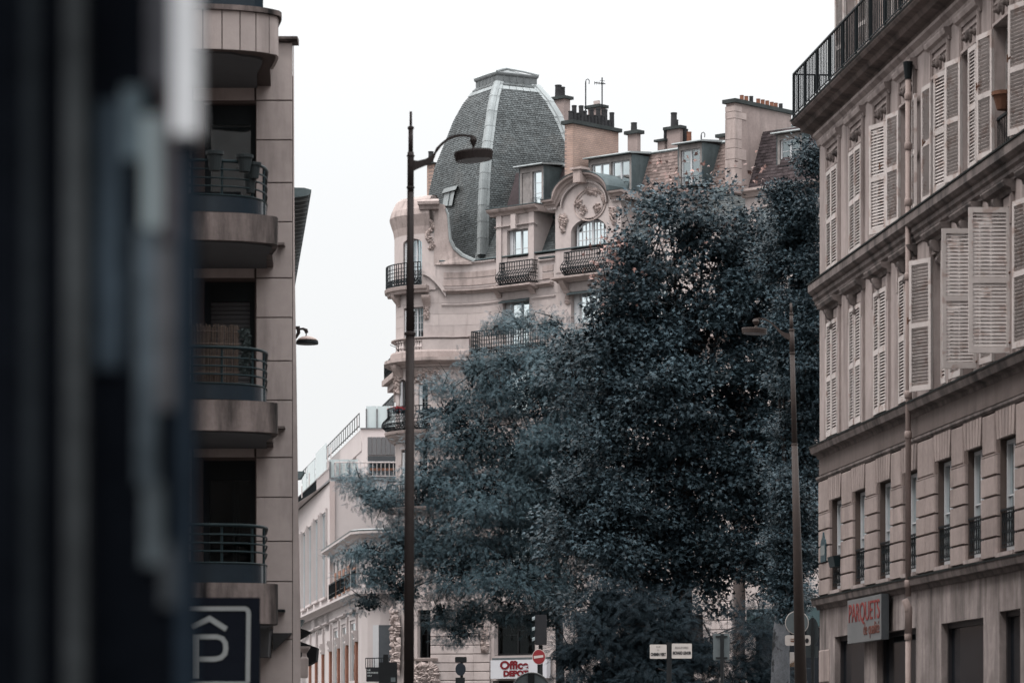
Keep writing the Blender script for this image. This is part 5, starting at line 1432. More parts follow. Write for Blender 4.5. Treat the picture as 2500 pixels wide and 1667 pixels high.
mb = MB(); cc_ = FC.cuts(sM0, sM1)
for a, b in zip(cc_[:-1], cc_[1:]): slates(mb, rp(a, -0.34, zb), rp(b, -0.34, zb), rp(b, -1.34, zm_), rp(a, -1.34, zm_))
o = mb.obj('slates', M_slate, CB); o['kind'] = 'stuff'
mb = MB(); slates(mb, rp(cs(1400), -1.34, zm_ + 0.1), rp(sM1, -1.34, zm_ + 0.1), rp(sM1, -2.19, zt_), rp(cs(1400), -2.19, zt_), w=0.2, h=0.15); o = mb.obj('roof_tiles', M_slate_brown, CB); o['kind'] = 'stuff'
run('roof_band', [(-1.5, zm_ - 0.35), (-1.1, zm_ - 0.3), (-1.1, zm_ - 0.2), (-1.2, zm_ + 0.05), (-1.6, zm_ + 0.1)], sM0, sM1, M_zinc_dark)
run('ridge_flashing', [(-2.6, zt_ - 0.05), (-2.12, zt_ - 0.08), (-2.08, zt_ - 0.02), (-2.12, zt_ + 0.04), (-2.6, zt_ + 0.12)], cs(1330, -2), sM1, M_zinc)
s_ = sM0
while s_ < sM1:
    mb = MB(); mb.tube([rp(s_, -2.2, zt_ + 0.03), rp(s_, -7, zt_ + 0.93)], 0.03, 4); mb.obj('zinc_seam', M_zinc, CB); s_ += 0.8

def zinc_dormer(pa, pb, ytop, ybot, nf, nb, leaves, rows, pane_sheet, left_board=False, mid_post=True):
    s0, s1 = cs(pa, nf), cs(pb, nf); m = (pa + pb) / 2
    z1, z0 = cz(m, ytop, nf), cz(m, ybot, nf)
    wz0, wz1 = z0 + 0.05, z1 - 0.22
    dm = MB(); fwall(dm, FC, s0, s1, z0, z1, [(s0 + 0.12, s1 - 0.12, wz0, wz1)], 0.15, n=nf); f = dm.obj('dormer_front', M_grey_frame, CB)
    mb = MB()
    for s, g in ((s0, -1), (s1, 1)):
        mb = MB(); fbox(mb, FC, min(s, s + g * 0.04), max(s, s + g * 0.04), nb, nf + 0.01, z0 - 0.05, z1 + 0.01)
        mb.obj('dormer_cheek', M_zinc_dark, CB)
    mb = MB(); fprof(mb, FC, s0 - 0.18, s1 + 0.14, [(nb - 0.5, z1 + 0.2), (nf + 0.22, z1 + 0.015), (nf + 0.26, z1 + 0.04), (nf + 0.24, z1 + 0.085), (nb - 0.5, z1 + 0.3)]); mb.obj('dormer_roof', M_zinc, CB)
    a, b = s0 + 0.13, s1 - 0.13
    if left_board:
        mid = (a + b) / 2; mb = MB(); fbox(mb, FC, a, mid - 0.06, nf - 0.1, nf - 0.05, wz0, wz1); mb.obj('board', M_grey_frame, CB); fb = MB(); fbox(fb, FC, mid - 0.06, mid + 0.05, nf - 0.1, nf + 0.02, wz0, wz1); fb.obj('post', M_grey_frame, CB); a = mid + 0.06
        window(FC, CB, a, b, wz0, wz1, nf - 0.08, leaves=1, rows=3, pane_sheet=0.9)
    else:
        if mid_post:
            mid = (a + b) / 2; fb = MB(); fbox(fb, FC, mid - 0.05, mid + 0.05, nf - 0.1, nf + 0.02, wz0, wz1); fb.obj('post', M_grey_frame, CB)
            window(FC, CB, a, mid - 0.06, wz0, wz1, nf - 0.08, leaves=2, rows=2, pane_sheet=0.9); window(FC, CB, mid + 0.06, b, wz0, wz1, nf - 0.08, leaves=2, rows=2, pane_sheet=0.9)
        else: window(FC, CB, a, b, wz0, wz1, nf - 0.08, leaves=2, rows=3, pane_sheet=0.9)
    g = MB(); zz = wz0
    for t in (0.02, 0.3): g.tube([FC.pt(a, nf + 0.06, zz + t), FC.pt(b, nf + 0.06, zz + t)], 0.012, 4)
    k = int((b - a) / 0.14)
    for i in range(k + 1): g.tube([FC.pt(a + (b - a) * i / k, nf + 0.06, zz + .02), FC.pt(a + (b - a) * i / k + (0.05 if i % 2 else -0.05), nf + 0.06, zz + 0.3)], 0.009, 3)
    g.obj('window_guard', M_iron, CB)
zinc_dormer(1268, 1326, 408, 505, -0.95, -2.4, 2, 3, 0.9, left_board=True)
zinc_dormer(1438, 1541, 384, 470, -0.95, -2.4, 2, 3, 0.9)
zinc_dormer(1656, 1713, 352, 452, -0.95, -2.4, 2, 3, 0.9, mid_post=False)

# long balcony of the left hand street side, seen end on
yN, yF = 155.6, 162.0
xN, xF = (974 - CXP) * yN / FPX, (938 - CXP) * yF / FPX
zT, zB_ = EYE + (HYP - 853) * yN / FPX, EYE + (HYP - 895) * yN / FPX
mb = MB(); slab_solid(mb, [(xN + 0.6, yN + 0.2), (xN, yN), (xF - 0.12, yF), (xF + 1.2, yF + 0.1)], zB_ - 0.25, zB_)
slab_solid(mb, [(xN + 0.6, yN + 0.3), (xN + 0.1, yN + 0.2), (xF + 0.15, yF - 0.1), (xF + 1.2, yF)], zB_ - 0.55, zB_ - 0.252)
slab_solid(mb, [(xN + 0.6, yN + 0.4), (xN + 0.25, yN + 0.3), (xF + 0.45, yF - 0.2), (xF + 1.2, yF - 0.1)], zB_ - 1.0, zB_ - 0.552)
mb.obj('side_balcony_slab', M_stone_dirty, CB)
mb = MB()
A_, B_ = Vector((xN, yN, 0)), Vector((xF, yF, 0))
for i in range(41):
    p = A_.lerp(B_, i / 40); mb.tube([(p.x, p.y, zB_), (p.x, p.y, zT)], 0.018, 4, cap=False)
for t, r in ((1, 0.028), (0.85, 0.015), (0.5, 0.012), (0.2, 0.015), (0.04, 0.02)):
    z = zB_ + (zT - zB_) * t; mb.tube([(A_.x, A_.y, z), (B_.x, B_.y, z), (B_.x + 1.0, B_.y, z)], r, 4)
for sp_ in ((-0.05, 0.35), (-0.3, 0.2), (0.1, 0.42)): mb.tube([(xN, yN, zT - 0.1), (xN + sp_[0] * 0.5, yN, zT + 0.1), (xN + sp_[0] - 0.1, yN, zT + sp_[1])], 0.015, 3)
mb.obj('side_railing', M_iron, CB)
# ------------------------------------------------------------------ the dome
DC = Vector(((1236 - CXP) * 158.5 / FPX, 158.5)); kd = 158.5 / FPX
dz = lambda py: EYE + (HYP - py) * kd
prof_y = [660, 640, 600, 540, 470, 400, 330, 290, 250, 230, 212]
prof_w = [208, 206, 204, 200, 190, 174, 145, 129, 106, 89, 75]
def Dr(z):
    zs = [dz(y) for y in prof_y]; return float(np.interp(z, zs, prof_w)) * kd / 0.955
A0 = 16.0
CORN = [254.0, 344.0, 74.0, 164.0]
def corner(i, z, off=0.0):
    r = Dr(z) + off; a = rad(CORN[i % 4]); return Vector((DC.x + r * math.cos(a), DC.y + r * math.sin(a), z))
ZD = [dz(y) for y in np.linspace(655, 212, 90)]
zlo, zhi = ZD[0], ZD[-1]
mb = MB(); mb.rings([[corner(i, z, -0.06) for i in range(4)] for z in ZD[::4] + [ZD[-1]]]); mb.obj('dome_shell', M_slate_dark, CB)
for f in range(4):
    mb = MB(); w = 0.155
    for r in range(len(ZD) - 1):
        z0, z1 = ZD[r], ZD[min(r + 1, len(ZD) - 1)]; z1b = z0 + (z1 - z0) * 1.3
        if z1b > zhi: z1b = zhi
        a, b = corner(f, z0), corner(f + 1, z0); c, d = corner(f + 1, z1b), corner(f, z1b)
        L = (b - a).length; n = max(2, int(L / w)); nr = (b - a).cross(d - a).normalized()
        if f in (1, 2): n = max(2, n // 3)
        sh = 0.5 if r % 2 else 0.0
        for i in range(n + 1):
            u, v = max(0, (i - sh) / n), min(1, (i + 1 - sh) / n)
            if v - u < 0.1 / n: continue
            g = 0.007 / L; o = nr * (0.02 + R.uniform(0, 0.012)); dd = Vector((0, 0, R.uniform(-.008, .004)))
            p0, p1, p2, p3 = a.lerp(b, u + g) + dd, a.lerp(b, v - g) + dd, d.lerp(c, v - g), d.lerp(c, u + g)
            mb.add([p0 + o, p1 + o, p2 + nr * 0.001, p3 + nr * 0.001, p0 - nr * .01, p1 - nr * .01], [(0, 1, 2, 3), (4, 5, 1, 0)])
    o = mb.obj('dome_slates', M_slate, CB); o['kind'] = 'stuff'
# zinc hips made of lapped sheets
for ci in range(3):
    a = rad(CORN[ci]); out = Vector((math.cos(a), math.sin(a), 0)); tan = Vector((-math.sin(a), math.cos(a), 0))
    s0 = (corner(ci - 1, zlo) - corner(ci, zlo)).normalized(); s1 = (corner(ci + 1, zlo) - corner(ci, zlo)).normalized()
    zs = [dz(y) for y in np.linspace(650, 214, 12)]
    for k in range(len(zs) - 1):
        za, zc = zs[k], zs[k + 1] + 0.03
        mb = MB(); ring = []
        for z, lift in ((za, 0.03), ((za + zc) / 2, 0.02), (min(zc, zhi), 0.008)):
            t = (z - zlo) / (zhi - zlo); w = 0.265 - 0.05 * t; w2 = w + 0.13
            c = corner(ci, z); nf0 = (s0.cross(Vector((0, 0, 1)))); 
            def P_(side, d, h): return c + (s0 if side < 0 else s1) * d + out * h
            ring.append([P_(-1, w2, 0.02 + lift), P_(-1, w, 0.03 + lift), P_(-1, w, 0.09 + lift), P_(-1, w * 0.45, 0.13 + lift), c + out * (0.13 + lift), P_(1, w * 0.45, 0.13 + lift), P_(1, w, 0.09 + lift), P_(1, w, 0.03 + lift), P_(1, w2, 0.02 + lift),
                         P_(1, w2, -0.02), c - out * 0.06, P_(-1, w2, -0.02)])
        mb.rings(ring); mb.obj('zinc_sheet', M_zinc, CB)
# crown
def sq(D_, z): return [Vector((DC.x + D_ * math.cos(rad(t)), DC.y + D_ * math.sin(rad(t)), z)) for t in CORN]
D1 = Dr(zhi)
M_crown = mat('greenish_zinc_crown', (0.19, 0.205, 0.21), rough=0.5, var=0.2, scale=2, streak=0.5, streak_col=(0.1, 0.12, 0.12), metal=0.2, bump=0.2)
mb = MB(); mb.rings([sq(D1 * d, dz(y)) for d, y in ((1.03, 224), (1.1, 222), (1.1, 218), (1.02, 214), (0.99, 212), (0.99, 198), (1.03, 196), (1.05, 193), (1.05, 190), (0.6, 184), (0.05, 171), (0.02, 168))]); mb.obj('crown', M_crown, CB)
for i in range(4):
    a, b = sq(D1 * 1.05, dz(189))[i], Vector((DC.x, DC.y, dz(168)))
    mb = MB(); mb.tube([a, a.lerp(b, .5) + Vector((0, 0, 0.02)), b], 0.05, 5); mb.obj('crown_roll', M_zinc, CB)
    for k in range(1, 6):
        p, q = sq(D1 * 1.0, dz(211))[i], sq(D1 * 1.0, dz(211))[(i + 1) % 4]; p2, q2 = sq(D1 * 1.0, dz(197))[i], sq(D1 * 1.0, dz(197))[(i + 1) % 4]
        mb = MB(); mb.tube([p.lerp(q, k / 6), p2.lerp(q2, k / 6)], 0.03, 4); mb.obj('crown_roll', M_crown, CB)
# sheet panels under the crown
for i in (0, 1, 3):
    for k in range(7):
        z0_, z1_ = dz(233), dz(224); a, b = corner(i, z0_, 0.03), corner(i + 1, z0_, 0.03); c, d = corner(i + 1, z1_, 0.04), corner(i, z1_, 0.04)
        u, v = k / 7 + .004, (k + 1) / 7 - .004
        mb = MB(); nr = (b - a).cross(d - a).normalized() * 0.02
        q_ = [a.lerp(b, u), a.lerp(b, v), d.lerp(c, v), d.lerp(c, u)]; mb.rings([q_, [x + nr for x in q_]]); mb.obj('zinc_sheet', M_zinc, CB)
# roof hatch on the left slope of the dome
def dome_left(px, py, off):
    """point on the left slope seen at this pixel, lifted off the slates"""
    z = dz(py)
    for _ in range(4):
        a, b = corner(3, z, off), corner(0, z, off); rx = (px - CXP) / FPX; d = b - a
        t = (rx * a.y - a.x) / (d.x - rx * d.y); p = a + d * t; z = EYE + (HYP - py) * p.y / FPX
    return p
def slab_on_dome(q, o0, o1, name, m):
    mb = MB(); mb.rings([[dome_left(x, y, o0) for x, y in q], [dome_left(x, y, o1) for x, y in q]]); mb.obj(name, m, CB)
slab_on_dome([(1080, 503), (1103, 502), (1110, 467), (1085, 472)], 0.0, 0.16, 'roof_hatch', M_zinc)
slab_on_dome([(1078, 473), (1112, 463), (1117, 453), (1084, 461)], 0.0, 0.3, 'hatch_hood', M_zinc)
slab_on_dome([(1092, 502), (1093.5, 502), (1099, 470), (1097.5, 470)], 0.16, 0.19, 'hatch_seam', M_zinc_dark)

# ------------------------------------------------------------------ chimneys
def pot_(parent, p, h, r, red=False):
    mb = MB(); mb.lathe(p, [(r * 1.05, 0), (r, h * 0.1), (r * 0.92, h * 0.88), (r * 1.02, h * 0.9), (r * 1.02, h), (r * 0.8, h), (r * 0.78, h * 0.6)], 10); mb.obj('chimney_pot', M_pot_red if red else M_pot_black, parent)
def obox(mb, o, u, v, a0, a1, b0, b1, z0, z1):
    P = lambda a, b, z: (o.x + u.x * a + v.x * b, o.y + u.y * a + v.y * b, z)
    mb.hexa([P(a0, b0, z0), P(a1, b0, z0), P(a1, b1, z0), P(a0, b1, z0), P(a0, b0, z1), P(a1, b0, z1), P(a1, b1, z1), P(a0, b1, z1)])
U2 = Vector((heading(hC).x, heading(hC).y)); V2 = Vector((-U2.y, U2.x))      # along the front, and back into the building
def chimney(px0, pxm, px1, Y, ytop, ybot, pots, label, m, cap_h=0.14, capm=None, over=0.12, quoins=False):
    """front face px0..pxm, side face pxm..px1 seen obliquely"""
    k = Y / FPX
    o = Vector(((pxm - CXP) * k, Y))
    w = (pxm - px0) * k / U2.x
    # length along V2 so that its far end lands on px1
    rx = (px1 - CXP) / FPX; Ld = (rx * o.y - o.x) / (V2.x - rx * V2.y)
    z1 = EYE + (HYP - ytop) * k; z0 = EYE + (HYP - ybot) * k
    T = thing('chimney', label, 'chimney', Vector((o.x, o.y, z0)), 'chimney stacks on the roofs')
    mb = MB(); obox(mb, o, U2, V2, -w, 0, 0, Ld, z0, z1); mb.obj('stack', m, T)
    mb = MB(); obox(mb, o, U2, V2, -w - over, over, -over, Ld + over, z1 + 0.002, z1 + cap_h); mb.obj('cap', capm or M_cap, T)
    for t, h, r, red in pots:
        p = o + U2 * (-w / 2) + V2 * (Ld * t); pot_(T, Vector((p.x, p.y, z1 + cap_h)), h, r, red)
    return T, o, w, Ld, z0, z1
# brick pattern, courses too fine to build singly at this distance
def brick_mat():
    m = D.materials.new('pale_brickwork'); m.use_nodes = True; N, L = m.node_tree.nodes, m.node_tree.links; bs = N['Principled BSDF']; bs.inputs['Roughness'].default_value = 0.9; bs.inputs['Specular IOR Level'].default_value = 0.1
    g = N.new('ShaderNodeNewGeometry'); sp = N.new('ShaderNodeSeparateXYZ'); L.new(g.outputs['Position'], sp.inputs[0])
    ad = N.new('ShaderNodeMath'); ad.operation = 'SUBTRACT'; L.new(sp.outputs['X'], ad.inputs[0]); L.new(sp.outputs['Y'], ad.inputs[1])
    ad2 = N.new('ShaderNodeMath'); L.new(sp.outputs['X'], ad2.inputs[0]); L.new(sp.outputs['Y'], ad2.inputs[1])
    cb = N.new('ShaderNodeCombineXYZ'); L.new(ad2.outputs[0], cb.inputs[0]); L.new(sp.outputs['Z'], cb.inputs[1])
    b = N.new('ShaderNodeTexBrick'); L.new(cb.outputs[0], b.inputs['Vector']); b.inputs['Scale'].default_value = 1
    b.inputs['Brick Width'].default_value = 0.24; b.inputs['Row Height'].default_value = 0.085; b.inputs['Mortar Size'].default_value = 0.009
    b.inputs['Color1'].default_value = (0.38, 0.265, 0.22, 1); b.inputs['Color2'].default_value = (0.32, 0.23, 0.195, 1); b.inputs['Mortar'].default_value = (0.22, 0.17, 0.155, 1)
    nz = N.new('ShaderNodeTexNoise'); nz.inputs['Scale'].default_value = 1.2; nz.inputs['Detail'].default_value = 6; L.new(g.outputs['Position'], nz.inputs['Vector'])
    r = N.new('ShaderNodeMapRange'); L.new(nz.outputs['Fac'], r.inputs[0]); r.inputs['From Min'].default_value = 0.3; r.inputs['From Max'].default_value = 0.7; r.inputs['To Min'].default_value = 0.8; r.inputs['To Max'].default_value = 1.12
    mx = N.new('ShaderNodeMix'); mx.data_type = 'RGBA'; mx.blend_type = 'MULTIPLY'; mx.inputs[0].default_value = 1; L.new(b.outputs['Color'], mx.inputs[6]); L.new(r.outputs[0], mx.inputs[7]); L.new(mx.outputs[2], bs.inputs['Base Color'])
    bp = N.new('ShaderNodeBump'); bp.inputs['Strength'].default_value = 0.6; bp.inputs['Distance'].default_value = 0.01; L.new(b.outputs['Fac'], bp.inputs['Height']); bp.invert = True; L.new(bp.outputs[0], bs.inputs['Normal'])
    return m
M_brickw = brick_mat()
rp_ = lambda hs: [((i + 0.6) / (len(hs) + 0.4), h, 0.11, False) for i, h in enumerate(hs)]
chimney(1379, 1398, 1510, 151.0, 302, 520, rp_([0.42, 0.7, 0.4, 0.75, 0.55, 0.4, 0.7, 0.45, 0.8, 0.5, 0.8, 0.35, 0.72]), 'tall pale brick chimney stack with a long row of black pots beside the dome', M_brickw, 0.16)
chimney(1345, 1377, 1392, 163.5, 241, 460, [(0.15, 0.55, 0.16, False), (0.5, 0.45, 0.14, False), (0.85, 0.5, 0.12, False)], 'grey chimney stack rising right behind the dome edge', M_render, 0.14)
T, o, w, Ld, z0, z1 = chimney(1436, 1462, 1477, 156.0, 262, 400, [], 'grey chimney with a pale square top block behind the long row of pots', M_render, 0.13)
mb = MB(); obox(mb, o, U2, V2, -w + 0.15, -0.2, 0.2, Ld - 0.1, z1 + 0.13, z1 + 0.36); mb.obj('top_block', M_clad, T)
chimney(1533, 1556, 1564, 152.0, 326, 380, [(0.45, 0.36, 0.14, False)], 'small square chimney with one short black pot standing alone', M_render, 0.15)
chimney(1629, 1660, 1667, 151.0, 314, 360, [(0.2, 0.6, 0.14, False), (0.75, 0.3, 0.13, False)], 'chimney with two black pots beside an orange pot', M_render, 0.13)
chimney(1606, 1622, 1634, 151.5, 345, 365, [(0.9, 0.42, 0.08, False)], 'low squat chimney just left of the chimney with two pots', M_render, 0.1)
chimney(1668, 1675, 1679, 151.5, 347, 365, [(0.4, 0.52, 0.13, False)], 'narrow black chimney tube between the two pot stack and the orange pot', M_cap, 0.05, over=0.02)
chimney(1677, 1684, 1688, 151.0, 347, 365, [(0.5, 0.42, 0.11, True)], 'single orange terracotta pot on a tiny base', M_pot_red, 0.03, over=0.01)
chimney(1756, 1768, 1778, 149.0, 335, 360, [], 'low dark capped chimney touching the tall stone stack', M_render, 0.14)
chimney(1042, 1058, 1064, 166.0, 400, 700, [(0.3, 0.55, 0.13, False)], 'reddish brick chimney peeking out left of the dome', MATS.get('rb') or M_brickw, 0.06)
T, o, w, Ld, z0, z1 = chimney(1774, 1794, 1932, 143.5, 251, 470, [], 'broad rendered party wall chimney with stone quoins and terracotta pots', M_render, 0.16)
kk = 143.5 / FPX
for px, h, red in ((1811, .36, 1), (1822, .36, 1), (1834, .42, 0), (1851, .36, 1), (1862, .36, 1), (1873, .36, 1), (1884, .34, 1), (1894, .34, 1), (1906, .36, 0)):
    rx = (px - CXP) / FPX; c = o - U2 * (w / 2); Lp = (rx * c.y - c.x) / (V2.x - rx * V2.y); p = c + V2 * Lp
    pot_(T, Vector((p.x, p.y, z1 + 0.16)), h * 0.75, 0.088, bool(red))
# quoin stones on the front edge
yq = [258, 272, 289, 339, 361, 388, 410, 452]
for i in range(len(yq) - 1):
    za, zb_ = EYE + (HYP - yq[i + 1]) * kk, EYE + (HYP - yq[i]) * kk
    ln = 0.42 if i not in (1, 4) else 0.72
    mb = MB(); obox(mb, o, U2, V2, -w - 0.02, 0.03, -0.04, ln, za + 0.01, zb_ - 0.01); mb.obj('quoin_stone', M_stone_dirty, T)

# aerials
def aerial(label, px, py0, py1, Y, kind):
    k = Y / FPX; b = W(px, py0, Y); t = W(px, py1, Y)
    T = thing('antenna', label, 'antenna', b, 'roof antennas')
    mb = MB(); mb.tube([b, t], 0.03, 5); mb.obj('mast', M_iron, T)
    if kind == 0:
        mb = MB(); mb.tube([t, t + Vector((0.02, 0, 0.08)), t + Vector((0.1, 0, 0.12)), t + Vector((0.16, 0, 0.05)), t + Vector((0.15, 0, -0.1))], 0.02, 5); mb.obj('hook', M_iron, T)
    else:
        mb = MB(); z = t.z - 0.28; mb.tube([(t.x - 0.35, t.y, z + 0.05), (t.x + 0.15, t.y, z)], 0.025, 4)
        for i in range(5): mb.tube([(t.x - 0.33 + i * 0.1, t.y - 0.1, z + 0.09 - i * .01), (t.x - 0.33 + i * 0.1, t.y + 0.1, z - 0.01)], 0.015, 3)
        mb.tube([(t.x - 0.1, t.y, z + 0.15), (t.x + 0.12, t.y, z + 0.13)], 0.015, 3); mb.obj('boom', M_iron, T)
aerial('thin hooked antenna mast left of the comb shaped aerial', 1430, 330, 200, 155.5, 0)
aerial('comb shaped television aerial on a tall mast above the chimneys', 1470, 300, 190, 155.5, 1)
aerial('short bent vent mast above the middle dormers', 1712, 345, 330, 151, 0)

# ------------------------------------------------------------------ building right of the domed one, mansard with a dormer
FN = Path([(p.x, p.y) for p in (P1190 + heading(hC) * 14.6, P1190 + heading(hC) * 30)])
def ns(px, n=0.0): return FN.at(px, 0, n)[0]
def nz(px, py, n=0.0): return FN.at(px, py, n)[1]
MN = thing('mansard_building', 'pale stone building with a dark tiled mansard and zinc dormer behind the big tree', 'building', FN.pt(0.5, 0, 0))
zc_ = nz(1830, 462)
nops = [(ns(a), ns(a + 52), nz(a + 20, y1), nz(a + 20, y0)) for a in (1845, 1935) for y0, y1 in ((505, 600), (690, 780), (870, 960), (1050, 1140), (1230, 1320), (1500, 1600))]
mb = MB(); fwall(mb, FN, 0, FN.c[-1], 0, zc_ - 0.3, nops, 0.3, n=0.0); mb.obj('wall', M_stone, MN)
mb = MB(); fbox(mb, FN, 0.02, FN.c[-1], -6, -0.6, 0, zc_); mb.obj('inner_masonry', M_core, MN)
for w in nops: window(FN, MN, w[0] + .02, w[1] - .02, w[2], w[3], -0.2, rows=3, pane_sheet=0.6)
mb = MB(); fprof(mb, FN, -0.1, FN.c[-1], [(-0.3, zc_ - 0.35), (0.1, zc_ - 0.35), (0.2, zc_ - 0.2), (0.35, zc_ - 0.12), (0.35, zc_ - 0.02), (-0.3, zc_)]); mb.obj('cornice', M_stone_dirty, MN)
zt2 = nz(1900, 322, -1.5)
bA = ns(1806, 0)
mb = MB(); mb.add([FN.pt(bA, -0.1, zc_), FN.pt(FN.c[-1], -0.1, zc_), FN.pt(FN.c[-1], -1.1, zt2), FN.pt(ns(1850, -1.1), -1.1, zt2)], [(0, 1, 2, 3)])
mb.add([FN.pt(ns(1850, -1.1), -1.1, zt2), FN.pt(FN.c[-1], -1.1, zt2), FN.pt(FN.c[-1], -5, zt2 + 0.9), FN.pt(ns(1850, -1.1), -5, zt2 + 0.9)], [(0, 1, 2, 3)])
mb.add([FN.pt(bA, -0.1, zc_), FN.pt(ns(1850, -1.1), -1.1, zt2), FN.pt(ns(1850, -1.1), -5, zt2 + .9), FN.pt(bA, -5, zc_)], [(3, 2, 1, 0)])
mb.obj('roof_deck', M_zinc, MN)
mb = MB(); slates(mb, FN.pt(bA + .02, -0.09, zc_), FN.pt(FN.c[-1], -0.09, zc_), FN.pt(FN.c[-1], -1.09, zt2), FN.pt(ns(1850, -1.1) + .02, -1.09, zt2), w=0.2, h=0.15); o_2 = mb.obj('roof_tiles', M_slate_dark, MN); o_2['kind'] = 'stuff'
mb = MB(); mb.tube([FN.pt(bA, -0.05, zc_), FN.pt(ns(1850, -1.1), -1.05, zt2 + 0.02), FN.pt(ns(1850, -1.1), -5, zt2 + 0.95)], 0.07, 5); mb.obj('verge_flashing', M_zinc_dark, MN)
_FC, _CB, _cs, _cz = FC, CB, cs, cz
FC, CB = FN, MN
cs, cz = ns, nz
zinc_dormer(1898, 1958, 326, 425, -0.45, -2.0, 2, 3, 0.9, mid_post=False)
FC, CB, cs, cz = _FC, _CB, _cs, _cz

# ------------------------------------------------------------------ modern white building on the left, behind
Yc = 175.0; XC = (812 - CXP) * Yc / FPX
dW = Vector(((100 - CXP) / FPX, 1.0)).normalized()
FW = Path([(XC + dW.x * 31, Yc + dW.y * 31), (XC, Yc)])       # receding side, s grows towards the corner
def ws(px, n=0.0): return FW.at(px, 0, n)[0]
def wz(px, py, n=0.0): return FW.at(px, py, n)[1]
MW = thing('modern_building', 'modern white rendered building with terraces, glass screens and tall narrow windows', 'building', Vector((XC, Yc, 0)))
zp = wz(812, 1171)
wops = []
for a, b in ((738, 749), (752, 764), (768, 780), (785, 799), (727, 734)):
    wops.append((ws(a), ws(b), wz((a + b) / 2, {738: 1486, 752: 1476, 768: 1467, 785: 1459, 727: 1495}[a]), wz((a + b) / 2, {738: 1298, 752: 1283, 768: 1266, 785: 1250, 727: 1310}[a])))
mb = MB(); fwall(mb, FW, 0, 31, 0, zp, wops, 0.45); 
XR = (1010 - CXP) * Yc / FPX
mb.add([(XC, Yc, 0), (XR, Yc, 0), (XR, Yc, zp), (XC, Yc, zp)], [(0, 1, 2, 3)]); mb.add([(XC, Yc, zp), (XR, Yc, zp), (XR, Yc + 20, zp), (XC + dW.x * 31, Yc + 25, zp)], [(0, 1, 2, 3)])
mb.obj('wall', M_modern, MW)
kw_ = Yc / FPX
for w in wops:
    mb = MB(); 
    for a, b in ((w[0], w[0] + .06), (w[1] - .06, w[1])): fbox(mb, FW, a, b, -0.12, -0.06, w[2], w[3])
    fbox(mb, FW, w[0] + .06, w[1] - .06, -0.12, -0.062, w[3] - .08, w[3]); fbox(mb, FW, w[0] + .06, w[1] - .06, -0.12, -0.062, w[2], w[2] + .06)
    f_ = mb.obj('window', M_white, MW); mb = MB(); fbox(mb, FW, w[0] + .063, w[1] - .063, -0.1, -0.095, w[2] + .063, w[3] - .083); mb.obj('pane', M_glass_dark, f_)
    mb = MB(); fbox(mb, FW, w[0] + .063, w[1] - .063, -0.2, -0.19, w[2] + .063, w[3] - .083); mb.obj('blind', mat('grey_blind', (0.14, 0.14, 0.145), bump=0), f_)
    mb = MB()
    for a, b in ((w[0] - .09, w[0]), (w[1], w[1] + .09)): fbox(mb, FW, a, b, 0.001, 0.1, w[2] - .05, w[3] + .1)
    fbox(mb, FW, w[0], w[1], 0.001, 0.16, w[2] - .12, w[2]); mb.obj('window_frame', M_modern, MW)
mb = MB(); fbox(mb, FW, 0.0, 30.3, -3, -0.6, 0, zp - 0.1); mb.obj('inner_masonry', M_core, MW)
# coping and flue pipe at the corner
mb = MB(); fprof(mb, FW, 0, 31.0, [(-0.4, zp), (0.08, zp), (0.08, zp + 0.12), (-0.4, zp + 0.12)]); mb.obj('coping', M_panel, MW)
mb = MB(); mb.box(XC - 0.08, XR, Yc - 0.08, Yc + 0.3, zp + 0.002, zp + 0.13); mb.obj('front_coping', M_panel, MW)
mb = MB(); mb.box(XC - 0.14, XC - 0.02 + 0.14, Yc - 0.12, Yc - 0.001, wz(812, 1480), zp - 0.02); mb.obj('pilaster', mat('pinkish_render', (0.55, 0.45, 0.43), var=0.05, bump=0), MW)
# parapet railings, white bars
bar2 = MB(); bar2.tube([(0, 0, 0), (0, 0, 1)], 0.025, 4); b2m = bar2.mesh('bar'); b2m.materials.append(M_modern)
def rail_run(pts, z0, h, pitch, parent, mname, n_r=0.05, bm=None):
    mb = MB(); mb.tube([(x, y, z0 + h) for x, y in pts], n_r, 5); mb.tube([(x, y, z0 + 0.08) for x, y in pts], n_r * 0.6, 4); r = mb.obj('railing', mname, parent)
    for (a, b) in zip(pts[:-1], pts[1:]):
        L = math.dist(a, b); n = int(L / pitch)
        for i in range(n + 1):
            t = i / n; link('bar', bm, Matrix.Translation((a[0] + (b[0] - a[0]) * t, a[1] + (b[1] - a[1]) * t, z0 + 0.05)) @ Matrix.Diagonal((1, 1, h - 0.05, 1)), r)
hR = 37 * kw_
p_far = FW.pt(2, -0.15, 0)
bar3 = MB(); bar3.tube([(0, 0, 0), (0, 0, 1)], 0.03, 4); b3m = bar3.mesh('bar'); b3m.materials.append(M_iron)
rail_run([(XR - 0.2, Yc + 0.15), (XC + 0.15, Yc + 0.15), (FW.pt(19, -0.15, 0).x, FW.pt(19, -0.15, 0).y)], zp + 0.13, hR, 0.2, MW, M_modern, 0.04, b2m)
rail_run([(FW.pt(18.9, -0.15, 0).x, FW.pt(18.9, -0.15, 0).y), (FW.pt(2, -0.15, 0).x, FW.pt(2, -0.15, 0).y)], zp + 0.13, hR, 0.35, MW, M_panel, 0.04, b3m)
